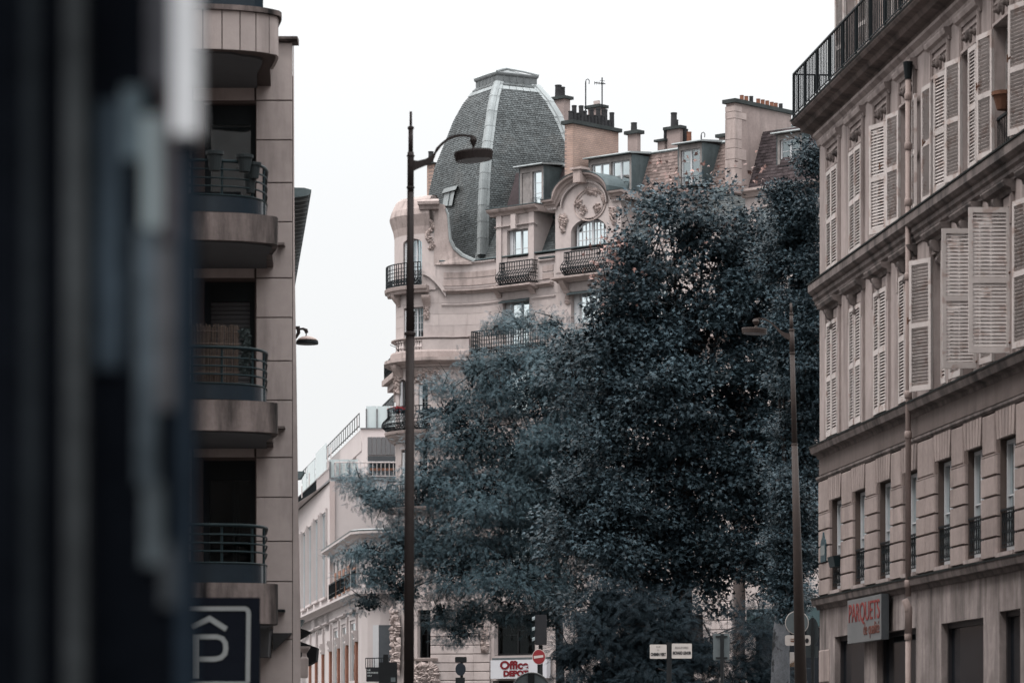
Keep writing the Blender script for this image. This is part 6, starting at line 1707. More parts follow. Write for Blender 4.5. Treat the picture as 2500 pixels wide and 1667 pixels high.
# set back top storeys; XS is the corner of each block
def block(pxc, Yb, ytop, ybot, side_px, name, m, Lx=8):
    k = Yb / FPX; x = (pxc - CXP) * k; z1 = EYE + (HYP - ytop) * k; z0 = EYE + (HYP - ybot) * k
    F = Path([(x, Yb), (x + dW.x * 30, Yb + dW.y * 30)]); L = F.at(side_px)[0] if side_px else 20
    q = F.pt(L, 0, 0)
    mb = MB(); mb.hexa([(x, Yb, z0), (x + Lx, Yb, z0), (x + Lx, q.y, z0), (q.x, q.y, z0), (x, Yb, z1), (x + Lx, Yb, z1), (x + Lx, q.y, z1), (q.x, q.y, z1)])
    mb.obj(name, m, MW); return F, x, z0, z1, k, L
F1, x1, a0, a1, k1, l1 = block(897, 178.0, 1066, 1169, 870, 'penthouse', M_modern)
mb = MB(); x_ = x1 + 0.05
for i in range(6):
    xa = x1 + i * 11.3 * k1; mb = MB(); mb.box(xa + 0.015, xa + 11.3 * k1 - 0.015, 178.0 - 0.06, 178.0 - 0.001, EYE + (HYP - 1110) * k1, a1 - 0.02); mb.obj('cladding_panel', M_panel, MW)
mb = MB(); mb.box(x1 + 0.02, x1 + 2.2, 178 - 0.05, 178 - 0.001, a0, EYE + (HYP - 1113) * k1); mb.obj('terrace_door', mat('dark_terrace_glass', (0.05, 0.055, 0.06), rough=0.2, spec=0.4, bump=0), MW)
F1b = F1
F2, x2, b0, b1, k2, l2 = block(882, 181.0, 1047, 1100, 742, 'upper_storey', M_modern)
mb = MB(); mb.box(x2 - 0.05, x2 + 8, 181 - 0.08, 181.3, b1 + 0.001, b1 + 0.06); mb.obj('coping', M_panel, MW)
# frosted glass wind screens
def screen(px0, px1, y0, y1, Y):
    k = Y / FPX
    mb = MB(); mb.box((px0 - CXP) * k, (px1 - CXP) * k, Y, Y + 0.03, EYE + (HYP - y1) * k, EYE + (HYP - y0) * k); mb.obj('glass_screen', M_glass_frost, MW)
def spost(px, y0, y1, Y):
    k = Y / FPX; mb = MB(); mb.box((px - 1.6 - CXP) * k, (px + 1.6 - CXP) * k, Y - 0.06, Y - 0.002, EYE + (HYP - y1) * k, EYE + (HYP - y0) * k); mb.obj('screen_post', M_panel, MW)
for a, b in ((894, 920), (921, 947), (948, 972)): screen(a, b, 991, 1045, 181.2)
for p in (894.5, 920.5, 947): spost(p, 998, 1045, 181.2)
for a, b in ((805, 829), (830, 853), (854, 874)): screen(a, b, 1121, 1166, 175.8)
for p in (805.5, 829.5, 853.5): spost(p, 1126, 1168, 175.8)
def side_screen(pxa, pxb, ya, yb, h, Fs):
    a, b = Fs.at(pxa), Fs.at(pxb); za = Fs.at(pxa, ya)[1]; zb = Fs.at(pxb, yb)[1]; z = (za + zb) / 2
    mb = MB(); fbox(mb, Fs, min(a[0], b[0]), max(a[0], b[0]), -0.03, 0.0, z, z + h); mb.obj('glass_screen', M_glass_frost, MW)
FWs = Path([(FW.pt(0, -1.2, 0).x, FW.pt(0, -1.2, 0).y), (FW.pt(31, -1.2, 0).x, FW.pt(31, -1.2, 0).y)])
side_screen(796, 770, 1145, 1172, 1.5, FWs); side_screen(768, 750, 1175, 1200, 1.4, FWs); side_screen(748, 738, 1205, 1220, 1.3, FWs)
for px, y0, y1 in ((872, 1016, 1052), (755, 1154, 1185), (737, 1186, 1215), (800, 1092, 1160), (808, 1092, 1140)):
    k = 184 / FPX; mb = MB(); v = W(px, y1, 184); mb.tube([v, W(px, y0, 184)], 0.03, 5); mb.obj('roof_post', M_modern, MW)
# sloping black stair rail climbing along the roof edge
F2r = F2
mb = MB(); 
for i in range(30):
    s = l2 * i / 29; z = b1 + 0.06; p = F2.pt(s, -0.1, 0); mb.tube([(p.x, p.y, z), (p.x, p.y, z + 0.75)], 0.022, 3, cap=False)
for t in (0.75, 0.1):
    a, b = F2.pt(0, -0.1, b1 + .06 + t), F2.pt(l2, -0.1, b1 + .06 + t); mb.tube([a, b], 0.028, 4)
o_3 = mb.obj('roof_railing', M_iron, MW); o_3['kind'] = 'stuff'
F4, x4, c0, c1, k4, l4 = block(962, 186.0, 1000, 1060, 930, 'roof_storey', M_modern, 3)
mb = MB()
for i in range(14):
    p = F4.pt(l4 * i / 13, 0, 0); mb.tube([(p.x, p.y, c1), (p.x, p.y, c1 + 0.8)], 0.03, 3, cap=False)
for t in (0.8, 0.1): mb.tube([F4.pt(0, 0, c1 + t), F4.pt(l4, 0, c1 + t)], 0.035, 4)
o_3 = mb.obj('roof_railing', M_iron, MW); o_3['kind'] = 'stuff'
# terrace bench
TB = thing('terrace_bench', 'dark bench standing behind the terrace railing of the modern building', 'bench', W(925, 1168, 176.5))
k = 176.5 / FPX; v = W(903, 1164, 176.5)
mb = MB(); mb.box(v.x, v.x + 1.3, 176.5, 177, v.z + .35, v.z + .45); mb.obj('seat', M_hinge, TB)
for dx in (0.05, 1.15):
    mb = MB(); mb.box(v.x + dx, v.x + dx + .08, 176.55, 176.9, v.z, v.z + .349); mb.obj('leg', M_iron, TB)
mb = MB(); mb.box(v.x, v.x + 1.3, 177.0, 177.06, v.z + .45, v.z + .8); mb.obj('backrest', M_iron, TB)

# lower brick wing in front, continuing the same street line and turning the corner
y880 = Yc * (812 - 100) / (882 - 100)
X880 = (882 - CXP) * y880 / FPX
FLW = Path([(X880 + dW.x * 44, y880 + dW.y * 44), (X880, y880), (X880 + 0.3, y880 - 0.5), (X880 + 0.9, y880 - 0.8), (XR, y880 - 0.9)])
def lsx(px, n=0.0): return FLW.at(px, 0, n)[0]
def lw(px, py, n=0.0): return FLW.at(px, py, n)
MBW = thing('brick_pilaster_building', 'low pale building with orange brick pilasters and a rounded cornice beside the domed building', 'building', Vector((X880, y880, 0)))
zl = lw(880, 1446)[1]; zu = lw(880, 1300)[1]
lops = []
xs_ = [(747, 758), (761, 772), (777, 788), (794, 805), (813, 826), (833, 846), (854, 869)]
for a, b in xs_:
    m = (a + b) / 2; lops.append((lsx(a), lsx(b), lw(m, 1667 - (m - 740) * 0.3 + 30)[1], lw(m, 1567 - (m - 740) * 0.45)[1]))
uops = []
for a, b in ((814, 818), (822, 827), (833, 838), (843, 848), (855, 862), (870, 876)):
    m = (a + b) / 2; uops.append((lsx(a), lsx(b), lw(m, 1460 - (m - 810) * 0.55)[1], lw(m, 1375 - (m - 810) * 0.6)[1]))
s812 = lsx(808)
mb = MB(); fwall(mb, FLW, 0, FLW.c[-1], 0, zl, lops, 0.35); mb.obj('wall', M_modern, MBW)
mb = MB(); fwall(mb, FLW, s812, FLW.c[-1], zl, zu, uops, 0.25); mb.obj('upper_wall', M_modern, MBW)
mb = MB(); fbox(mb, FLW, 0.5, FLW.c[-1] - 0.1, -0.62, -0.6, 0, zu - .1); mb.obj('inner_masonry', M_dark, MBW)
for (z, d, s0) in ((zl, 0.5, 0), (zu, 0.5, s812)):
    mb = MB(); fprof(mb, FLW, s0, FLW.c[-1], [(-0.4, z - 0.28), (0.1, z - 0.28), (0.2, z - 0.2), (0.3, z - 0.16), (d, z - 0.1), (d, z), (-0.4, z + 0.03)]); mb.obj('cornice', M_modern, MBW)
mb = MB(); fprof(mb, FLW, s812, FLW.c[-1], [(-0.4, zu + 0.035), (0.5, zu + 0.004), (0.53, zu + 0.06), (0.3, zu + 0.12), (-0.4, zu + 0.14)]); mb.obj('zinc_edge', M_zinc, MBW)
M_bp = M_brick_red
pil = [lsx(p) for p in (759.5, 774.5, 791, 809.5, 829.5, 850, 873)]
for i, s in enumerate(pil):
    w = 0.24 * (1 + 0.0 * i); zt3 = lw(759.5 + i * 19, 1575 - i * 7)[1] + 0.1
    zt3 = lops[min(i, 6)][3] - 1.1
    mb = MB(); fbox(mb, FLW, s - w, s + w, 0.001, 0.12, 0, zt3); mb.obj('brick_pilaster', M_bp, MBW)
    mb = MB(); fprof(mb, FLW, s - w - 0.1, s + w + 0.1, [(0.001, zt3 + 0.002), (0.14, zt3 + 0.002), (0.2, zt3 + 0.12), (0.15, zt3 + 0.2), (0.26, zt3 + 0.42), (0.26, zt3 + 0.52), (0.001, zt3 + 0.54)]); mb.obj('capital', M_modern, MBW)
    mb = MB(); fbox(mb, FLW, s - w * .7, s + w * .7, 0.001, 0.1, zt3 + 0.56, lops[min(i, 6)][3] + 0.25); mb.obj('pilaster_top', M_modern, MBW)
for w in lops:
    mb = MB(); fbox(mb, FLW, w[0] + .02, w[0] + .12, -0.12, -0.05, w[2], w[3]); fbox(mb, FLW, w[1] - .12, w[1] - .02, -0.12, -0.05, w[2], w[3]); fbox(mb, FLW, w[0] + .12, w[1] - .12, -0.12, -0.052, w[3] - .15, w[3]); f_ = mb.obj('window', M_modern, MBW)
    mb = MB(); fbox(mb, FLW, w[0] + .12, w[1] - .12, -0.1, -0.09, w[2], w[3] - .15); mb.obj('pane', M_glass, f_)
    mb = MB(); fbox(mb, FLW, w[0] + .12, w[1] - .12, -0.18, -0.17, w[2], w[3] - .15); mb.obj('blind', mat('mauve_blind', (0.36, 0.32, 0.32), bump=0), f_)
    mb = MB(); fprof(mb, FLW, w[0] - .15, w[1] + .15, [(0, w[3] + .3), (0.1, w[3] + .3), (0.18, w[3] + .36), (0.18, w[3] + .42), (0, w[3] + .44)]); mb.obj('lintel_band', M_modern, MBW)
for i, w in enumerate(uops):
    mb = MB(); fbox(mb, FLW, w[0] + .01, w[1] - .01, -0.08, -0.05, w[2], w[3]); mb.obj('window', M_glass_dark, MBW)
    if i:
        a, b = uops[i - 1][1] + 0.12, w[0] - 0.12
        if b > a: mb = MB(); fbox(mb, FLW, a, b, 0.001, 0.05, w[2] - 0.1, w[3] - 0.6); mb.obj('brick_pier', mat('soft_orange_brick', (0.42, 0.22, 0.15), var=0.15, bump=0.2), MBW)
    g = MB()
    for t in (0.0, 0.5): g.tube([FLW.pt(w[0] - .3, 0.2, w[2] + 0.1 + t), FLW.pt(w[1] + .3, 0.2, w[2] + 0.1 + t)], 0.03, 4)
    for q in np.linspace(w[0] - .3, w[1] + .3, 5): g.tube([FLW.pt(q, 0.2, w[2] - .1), FLW.pt(q, 0.2, w[2] + 0.65)], 0.028, 4)
    g.obj('window_guard', M_iron, MBW)
# frontal part with a door window and its balcony
fx = lambda px: lsx(px)
mb = MB(); zq0, zq1 = lw(930, 1600)[1], lw(930, 1525)[1]
fbox(mb, FLW, fx(912), fx(926), 0.001, 0.06, lw(920, 1655)[1], zq1); mb.obj('shutter', M_white, MBW)
mb = MB(); fbox(mb, FLW, fx(926), fx(955), 0.001, 0.03, lw(920, 1655)[1], zq1); mb.obj('balcony_door', mat('grey_door_glass', (0.08, 0.09, 0.1), rough=0.2, spec=0.4, bump=0), MBW)
g = MB(); za, zb_ = lw(920, 1631)[1], lw(920, 1606)[1]
for t in (za, zb_): g.tube([FLW.pt(fx(903), 0.4, t), FLW.pt(fx(958), 0.4, t)], 0.03, 4)
for q in np.linspace(fx(903), fx(958), 13): g.tube([FLW.pt(q, 0.4, za), FLW.pt(q, 0.4, zb_)], 0.02, 4)
g.obj('railing', M_iron, MBW)
# ------------------------------------------------------------------ trees
NR = np.random.default_rng(5)
def leaf_mat(name, col, rnd=0.5, spec=0.16, rough=0.45):
    m = D.materials.new(name); m.use_nodes = True; N, L = m.node_tree.nodes, m.node_tree.links; bs = N['Principled BSDF']
    bs.inputs['Roughness'].default_value = rough; bs.inputs['Specular IOR Level'].default_value = spec
    g = N.new('ShaderNodeNewGeometry'); r = N.new('ShaderNodeMapRange'); L.new(g.outputs['Random Per Island'], r.inputs[0]); r.inputs['To Min'].default_value = 1 - rnd; r.inputs['To Max'].default_value = 1 + rnd
    nz = N.new('ShaderNodeTexNoise'); nz.inputs['Scale'].default_value = 0.35; nz.inputs['Detail'].default_value = 3; L.new(g.outputs['Position'], nz.inputs['Vector'])
    r2 = N.new('ShaderNodeMapRange'); L.new(nz.outputs['Fac'], r2.inputs[0]); r2.inputs['From Min'].default_value = 0.3; r2.inputs['From Max'].default_value = 0.7; r2.inputs['To Min'].default_value = 0.75; r2.inputs['To Max'].default_value = 1.25
    mu = N.new('ShaderNodeMath'); mu.operation = 'MULTIPLY'; L.new(r.outputs[0], mu.inputs[0]); L.new(r2.outputs[0], mu.inputs[1])
    mx = N.new('ShaderNodeMix'); mx.data_type = 'RGBA'; mx.blend_type = 'MULTIPLY'; mx.inputs[0].default_value = 1; mx.inputs[6].default_value = (*col, 1); L.new(mu.outputs[0], mx.inputs[7]); L.new(mx.outputs[2], bs.inputs['Base Color'])
    return m
M_leafA = leaf_mat('feathery_leaf', (0.047, 0.074, 0.087), 0.45, 0.10)
M_leafB = leaf_mat('plane_leaf', (0.027, 0.042, 0.051), 0.5, 0.10)
M_leafC = leaf_mat('dense_leaf', (0.023, 0.036, 0.044), 0.5, 0.10)
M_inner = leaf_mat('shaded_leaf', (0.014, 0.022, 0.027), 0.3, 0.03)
M_leafR = leaf_mat('autumn_leaf', (0.21, 0.125, 0.11), 0.4)

def frond_template(pairs=5):
    v, f = [], []
    for i in range(pairs):
        x = 0.18 + 0.8 * i / pairs; z = -0.25 * x * x; l = 0.27 * (1 - 0.35 * abs(i / pairs - 0.45)); w = 0.08
        for s in (-1, 1):
            b = len(v); v += [(x - w, 0, z), (x + 0.02, s * l * 0.5, z + 0.02), (x + 0.1, s * l, z - 0.03), (x + w, s * l * 0.4, z)]; f.append((b, b + 1, b + 2, b + 3))
    b = len(v); v += [(0.95, -0.04, -0.22), (1.15, 0, -0.32), (0.95, 0.04, -0.22), (0.9, 0, -0.2)]; f.append((b, b + 1, b + 2, b + 3))
    b = len(v); v += [(0, -0.01, 0), (0.95, -0.006, -0.22), (0.95, 0.006, -0.22), (0, 0.01, 0)]; f.append((b, b + 1, b + 2, b + 3))
    return np.array(v), f
def lobed_template():
    v = []; 
    rr = [0.12, 0.42, 0.24, 0.62, 0.34, 1.0, 0.34, 0.62, 0.24, 0.42]; aa = [180, 118, 98, 62, 36, 0, -36, -62, -98, -118]
    for r, a in zip(rr, aa): v.append((0.25 + r * math.cos(rad(a)) * 0.8, r * math.sin(rad(a)) * 0.8, -0.12 * r * r * (1 if abs(a) > 50 else 0.4)))
    return np.array(v), [tuple(range(10))[::-1]]
def oval_template():
    return np.array([(0, 0, 0), (0.35, 0.2, 0.03), (0.8, 0.14, -0.05), (1, 0, -0.12), (0.8, -0.14, -0.05), (0.35, -0.2, 0.03)]), [(0, 1, 2, 3, 4, 5)]

def scatter(name, mat_, parent, pos, xdir, up, size, template):
    """one mesh made of many copies of a small leaf, laid out with numpy"""
    tv, tf = template
    n = len(pos)
    x = xdir / np.linalg.norm(xdir, axis=1, keepdims=True)
    y = np.cross(up, x); y /= np.linalg.norm(y, axis=1, keepdims=True) + 1e-9
    z = np.cross(x, y)
    V = pos[:, None, :] + size[:, None, None] * (tv[None, :, 0:1] * x[:, None, :] + tv[None, :, 1:2] * y[:, None, :] + tv[None, :, 2:3] * z[:, None, :])
    k = tv.shape[0]; V = V.reshape(-1, 3)
    org = np.array([V[:, 0].mean(), V[:, 1].mean(), V[:, 2].min()]); V = V - org
    loops = np.concatenate([np.array(f) for f in tf]); lens = np.array([len(f) for f in tf])
    LO = (loops[None, :] + (np.arange(n) * k)[:, None]).ravel(); LE = np.tile(lens, n); ST = np.concatenate([[0], np.cumsum(LE)[:-1]])
    me = D.meshes.new(name)
    me.vertices.add(len(V)); me.vertices.foreach_set('co', V.astype(np.float32).ravel())
    me.loops.add(len(LO)); me.loops.foreach_set('vertex_index', LO.astype(np.int32))
    me.polygons.add(len(LE)); me.polygons.foreach_set('loop_start', ST.astype(np.int32)); me.polygons.foreach_set('loop_total', LE.astype(np.int32))
    me.update(calc_edges=True); me.materials.append(mat_)
    o = link(name, me, Matrix.Translation(org), parent); o['kind'] = 'stuff'
    return o

def tree(name, label, Y, blobs, trunk, nclump, per, size, template, lmat, crad=(0.55, 0.95), flat=0.6, droop=0.2, group=None, autumn=None, seed=1, bark=None, cat='tree', shell=0.55, holes=0.0, depth=0.8, core=13000, sat=1, wild=0.5, ith=0.9, isz=0.18):
    """blobs: (px, py, rx, ry) masses of the crown at distance Y"""
    k = Y / FPX; rg = np.random.default_rng(seed); pr = random.Random(seed)
    bl = []
    for b in blobs:
        px, py, rx, ry = b[:4]; dY = b[4] if len(b) > 4 else 0
        c = W(px, py, Y); c.y += dY + pr.uniform(-1, 1) * 0.8; bl.append((np.array(c), np.array((rx * k, max(rx * k, ry * k) * depth, ry * k))))
    for c, r in list(bl):
        for _ in range(sat):
            d = rg.normal(size=3); d /= np.linalg.norm(d)
            if d[1] > 0: d[1] *= -1
            bl.append((c + d * r * rg.uniform(0.8, 1.12), r * rg.uniform(0.22, 0.42)))
    base = W(trunk[0][0], 1803, Y); base.z = 0
    T = thing(name, label, cat, base, group)
    area = np.array([max(r[0] * r[2], 0.28 if i < len(blobs) else 0) for i, (c, r) in enumerate(bl)]); area = area / area.sum()
    cl = []
    for i in range(nclump):
        j = rg.choice(len(bl), p=area); c, r = bl[j]
        d = rg.normal(size=3); d /= np.linalg.norm(d)
        if d[1] > 0.35: d[1] *= -1
        t = shell + (1 - shell) * rg.random() ** 0.6
        cl.append((c + d * r * t, rg.uniform(*crad), d))
    P, X, U, S = [], [], [], []
    for c, r, d in cl:
        n = int(per * rg.uniform(0.6, 1.4) * (r / np.mean(crad)) ** 2)
        q = rg.normal(size=(n, 3)); q /= np.linalg.norm(q, axis=1, keepdims=True)
        q *= (rg.random((n, 1)) ** 0.45)
        q[:, 2] = np.where(q[:, 2] < -0.2, q[:, 2] * 0.6, q[:, 2])
        p = c + q * np.array((r, r, r * flat))
        out = q * 0.55 + d * 0.35 + rg.normal(size=(n, 3)) * wild; out[:, 2] -= droop
        u = np.array((0, 0, 1.0)) + rg.normal(size=(n, 3)) * 0.36 + q * 0.4 + np.array((0, -0.35, 0))
        P.append(p); X.append(out); U.append(u); S.append(rg.uniform(size[0], size[1], n))
    P, X, U, S = map(np.concatenate, (P, X, U, S))
    scatter('crown', lmat, T, P, X, U, S, template)
    # dark leafy heart of the crown
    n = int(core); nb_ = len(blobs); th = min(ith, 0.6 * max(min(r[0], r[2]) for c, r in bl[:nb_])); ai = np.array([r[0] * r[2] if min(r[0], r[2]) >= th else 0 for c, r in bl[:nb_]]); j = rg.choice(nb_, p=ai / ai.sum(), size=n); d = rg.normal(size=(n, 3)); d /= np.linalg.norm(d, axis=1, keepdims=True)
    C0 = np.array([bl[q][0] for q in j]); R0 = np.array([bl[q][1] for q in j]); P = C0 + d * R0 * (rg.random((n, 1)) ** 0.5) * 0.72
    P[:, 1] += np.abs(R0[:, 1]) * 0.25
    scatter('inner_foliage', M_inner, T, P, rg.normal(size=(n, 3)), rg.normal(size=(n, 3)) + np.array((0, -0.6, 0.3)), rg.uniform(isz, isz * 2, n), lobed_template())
    if autumn:
        P, X, U, S = [], [], [], []
        for px, py, r, n in autumn:
            n = max(6, int(n * 0.4))
            c = np.array(W(px, py, Y)) + np.array((0, -0.9, 0)); q = rg.normal(size=(n, 3)) * r * k
            P.append(c + q); X.append(rg.normal(size=(n, 3)) - np.array((0, 0, .4))); U.append(np.array((0, 0, 1.0)) + rg.normal(size=(n, 3)) * .6); S.append(rg.uniform(size[0], size[1], n))
        P, X, U, S = map(np.concatenate, (P, X, U, S)); scatter('autumn_leaves', M_leafR, T, P, X, U, S, template)
    # trunk and branches
    mb = MB(); tp = [W(px, py, Y) for px, py, r in trunk]; tr = [r * k for px, py, r in trunk]
    b0 = Vector((tp[0].x, Y, 0)); mb.tube([b0] + tp, [tr[0] * 1.25] + tr, 12); mb.obj('trunk', bark or M_bark_dark, T, smooth=True)
    mb = MB(); top = tp[-1]; mid = tp[max(0, len(tp) - 2)]
    for c, r in bl[:nb_]:
        c = Vector(c); c.y += 0.3; st = top.lerp(mid, pr.random()); c = st.lerp(c, 0.85); m1 = st.lerp(c, 0.5) + Vector((pr.uniform(-.3, .3), pr.uniform(-.3, .3), pr.uniform(0.1, .6)))
        e = c; mb.tube([st, m1, e], [tr[-1] * 0.5, tr[-1] * 0.3, 0.02], 5, cap=False)
    for c, r, d in cl:
        if pr.random() < 0.45:
            bi = min(bl[:nb_], key=lambda b: np.linalg.norm(b[0] - c))[0]
            st = Vector(bi).lerp(Vector(c), 0.15); e = Vector(c) + Vector(d) * r * 0.9
            m1 = st.lerp(e, 0.5) + Vector((pr.uniform(-.25, .25), pr.uniform(-.25, .25), pr.uniform(-.1, .35)))
            mb.tube([st, m1, e], [0.028, 0.018, 0.006], 3, cap=False)
    o = mb.obj('branches', M_bark_dark, T); o['kind'] = 'stuff'
    return T
tree('plane_tree', 'tallest broad dark plane tree with browning upper leaves and lobed foliage', 106.0,
     [(1478, 715, 55, 60), (1440, 770, 45, 45), (1490, 830, 80, 80), (1400, 930, 60, 90), (1400, 1250, 80, 120), (1610, 560, 70, 70), (1690, 590, 90, 110), (1560, 650, 80, 110), (1640, 500, 45, 45), (1790, 640, 90, 100), (1870, 600, 80, 100), (1560, 780, 110, 110), (1680, 780, 150, 140), (1830, 780, 120, 150), (1530, 900, 90, 130), (1640, 960, 150, 160), (1790, 980, 150, 160),
      (1900, 940, 90, 150), (1560, 1130, 120, 150), (1700, 1160, 160, 150), (1850, 1180, 130, 150), (1480, 1060, 80, 110), (1600, 1320, 140, 120), (1740, 1340, 130, 110), (1870, 1360, 110, 100), (1500, 1300, 100, 130), (1640, 1440, 120, 60), (1520, 650, 40, 50), (1730, 470, 30, 30), (1590, 470, 24, 24), (1800, 520, 40, 30), (1930, 1420, 50, 60), (1840, 1450, 80, 50), (1760, 1450, 60, 40), (1560, 1480, 70, 40), (1960, 1450, 40, 60), (1420, 1480, 60, 60)],
     [(1668, 1667, 27), (1665, 1400, 24), (1668, 1150, 20), (1680, 900, 14)], 560, 130, (0.12, 0.19), lobed_template(), M_leafB, crad=(0.4, 0.95), seed=3, shell=0.75, flat=0.75, sat=2, group='boulevard trees',
     autumn=[(1478, 640, 26, 150), (1460, 670, 18, 60), (1500, 600, 20, 60), (1640, 455, 20, 50), (1700, 435, 26, 60), (1760, 560, 30, 60), (1590, 560, 25, 70), (1840, 430, 22, 50), (1680, 660, 40, 60), (1560, 690, 40, 60), (1610, 410, 12, 20)])
tree('mottled_plane_tree', 'tree with a pale mottled trunk between the signs and the shuttered building', 98.0,
     [(1960, 430, 40, 80), (1985, 400, 25, 50), (1950, 560, 60, 110), (1975, 720, 60, 130), (1940, 860, 70, 120), (1985, 960, 60, 140), (1950, 1120, 70, 130), (1985, 1280, 60, 120), (1930, 1350, 60, 60), (1905, 500, 25, 40), (1880, 640, 40, 60), (1915, 1250, 50, 60, -2.5), (1915, 1340, 50, 60, -2.5), (1900, 1430, 45, 55, -2.5), (1890, 1490, 40, 35, -2.5)],
     [(1905, 1667, 24), (1907, 1560, 21), (1912, 1440, 17), (1930, 1250, 10)], 400, 130, (0.08, 0.14), lobed_template(), M_leafC, crad=(0.35, 0.6), seed=4, group='boulevard trees', bark=M_bark)
tree('pagoda_tree', 'feathery blue green tree spreading in front of the domed building and lamp', 118.0,
     [(1345, 800, 45, 30), (1265, 775, 14, 10), (1215, 800, 12, 8), (1330, 870, 85, 45), (1420, 850, 70, 60), (1235, 890, 55, 35), (1165, 870, 14, 12), (1330, 960, 140, 110), (1440, 960, 110, 130), (1200, 950, 90, 80), (1160, 905, 40, 40), (1110, 1010, 60, 60), (1150, 1080, 110, 100), (1270, 1120, 150, 130), (1410, 1130, 150, 140), (1060, 1180, 90, 90), (1180, 1230, 130, 110), (1320, 1280, 150, 120), (1450, 1290, 120, 120),
      (1040, 1310, 100, 80), (1130, 1380, 120, 90), (1260, 1420, 140, 90), (930, 1220, 60, 40), (900, 1200, 45, 22), (900, 1345, 55, 30), (860, 1352, 30, 18), (930, 1400, 70, 60), (900, 1470, 45, 35), (985, 1440, 60, 50), (1150, 1500, 60, 50), (1120, 1545, 40, 30), (1075, 1500, 25, 40), (1380, 1440, 100, 70), (1080, 950, 14, 22), (1035, 1090, 30, 25), (980, 1350, 60, 60), (1230, 1500, 60, 40), (1330, 1510, 60, 40), (880, 1170, 18, 8), (1345, 765, 10, 8)],
     [(1368, 1667, 11), (1366, 1560, 10), (1360, 1400, 9), (1350, 1200, 7)], 900, 92, (0.13, 0.23), frond_template(), M_leafA, crad=(0.4, 0.95), seed=8, droop=0.25, core=42000, sat=2, wild=0.8, ith=0.22, isz=0.09, group='boulevard trees', flat=0.6, shell=0.62)
tree('young_locust_tree', 'small feathery tree low behind the street name signs', 101.0,
     [(1460, 1560, 60, 50), (1540, 1590, 70, 60), (1500, 1640, 80, 40), (1620, 1560, 60, 50), (1600, 1630, 60, 40), (1700, 1600, 60, 40), (1780, 1640, 50, 30), (1480, 1480, 60, 60), (1830, 1610, 30, 25), (1560, 1490, 70, 60), (1650, 1500, 50, 50), (1400, 1600, 50, 40), (1600, 1680, 120, 50), (1460, 1690, 90, 50), (1860, 1680, 60, 50), (1700, 1690, 80, 40), (1780, 1700, 80, 40), (1862, 1500, 35, 30), (1845, 1550, 30, 30), (1740, 1560, 18, 14)],
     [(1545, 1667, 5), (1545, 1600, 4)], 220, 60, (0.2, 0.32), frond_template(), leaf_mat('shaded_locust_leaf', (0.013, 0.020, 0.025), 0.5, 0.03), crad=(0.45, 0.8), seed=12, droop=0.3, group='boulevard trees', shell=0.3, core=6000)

# ------------------------------------------------------------------ signs and street furniture
M_post = mat('dark_post', (0.014, 0.015, 0.016), rough=0.5, var=0.1, bump=0)
M_signback = mat('grey_sign_back', (0.10, 0.115, 0.12), rough=0.5, var=0.12, scale=6, metal=0.3, bump=0)
M_red = mat('sign_red_face', (0.24, 0.02, 0.025), rough=0.4, var=0.05, bump=0)
M_cream = mat('sign_cream', (0.50, 0.45, 0.42), rough=0.5, var=0.08, scale=8, bump=0)
M_black = mat('print_black', (0.02, 0.02, 0.022), rough=0.6, bump=0)
def disc(mb, px, py, rx, ry, Y, d0, d1, n=36):
    c = W(px, py, Y); k = Y / FPX
    mb.rings([[(c.x + rx * k * math.cos(t * 2 * math.pi / n), Y - d, c.z + ry * k * math.sin(t * 2 * math.pi / n)) for t in range(n)] for d in (d0, d1)])
def ppost(T, px, ytop, r, Y, m=None):
    t = W(px, ytop, Y); mb = MB(); mb.tube([(t.x, t.y, 0), t], r * Y / FPX, 8); return mb.obj('post', m or M_post, T)
def rbox(px0, px1, py0, py1, Y, d0, d1, rr=2.0):
    k = Y / FPX; mb = MB(); pts = []
    for cx, cy, a0 in ((px1 - rr, py0 + rr, 0), (px0 + rr, py0 + rr, 90), (px0 + rr, py1 - rr, 180), (px1 - rr, py1 - rr, 270)):
        for i in range(4): a = rad(a0 + i * 30); pts.append((cx + rr * math.cos(a), cy - rr * math.sin(a)))
    mb.rings([[(W(x, y, Y).x, Y - d, W(x, y, Y).z) for x, y in pts] for d in (d0, d1)]); return mb
# no entry sign
Yn = 92.0
NE = thing('no_entry_sign', 'round red no entry sign with a white bar in front of the trees', 'road sign', Vector((W(1316, 1803, Yn).x, Yn, 0)))
mb = MB(); disc(mb, 1315.5, 1602.5, 16.5, 18.8, Yn, 0.0, 0.03); mb.obj('rim', M_cream, NE)
mb = MB(); disc(mb, 1315.5, 1602.5, 15.2, 17.4, Yn, 0.031, 0.036); mb.obj('face', M_red, NE)
mb = MB(); a, b, c, d = (W(x, y, Yn) for x, y in ((1303.5, 1607), (1326.5, 1603.5), (1326, 1598), (1303, 1600.5))); mb.rings([[(p.x, Yn - dd, p.z) for p in (a, b, c, d)] for dd in (0.037, 0.041)]); mb.obj('bar', M_cream, NE)
ppost(NE, 1316, 1621, 4, Yn + 0.08)
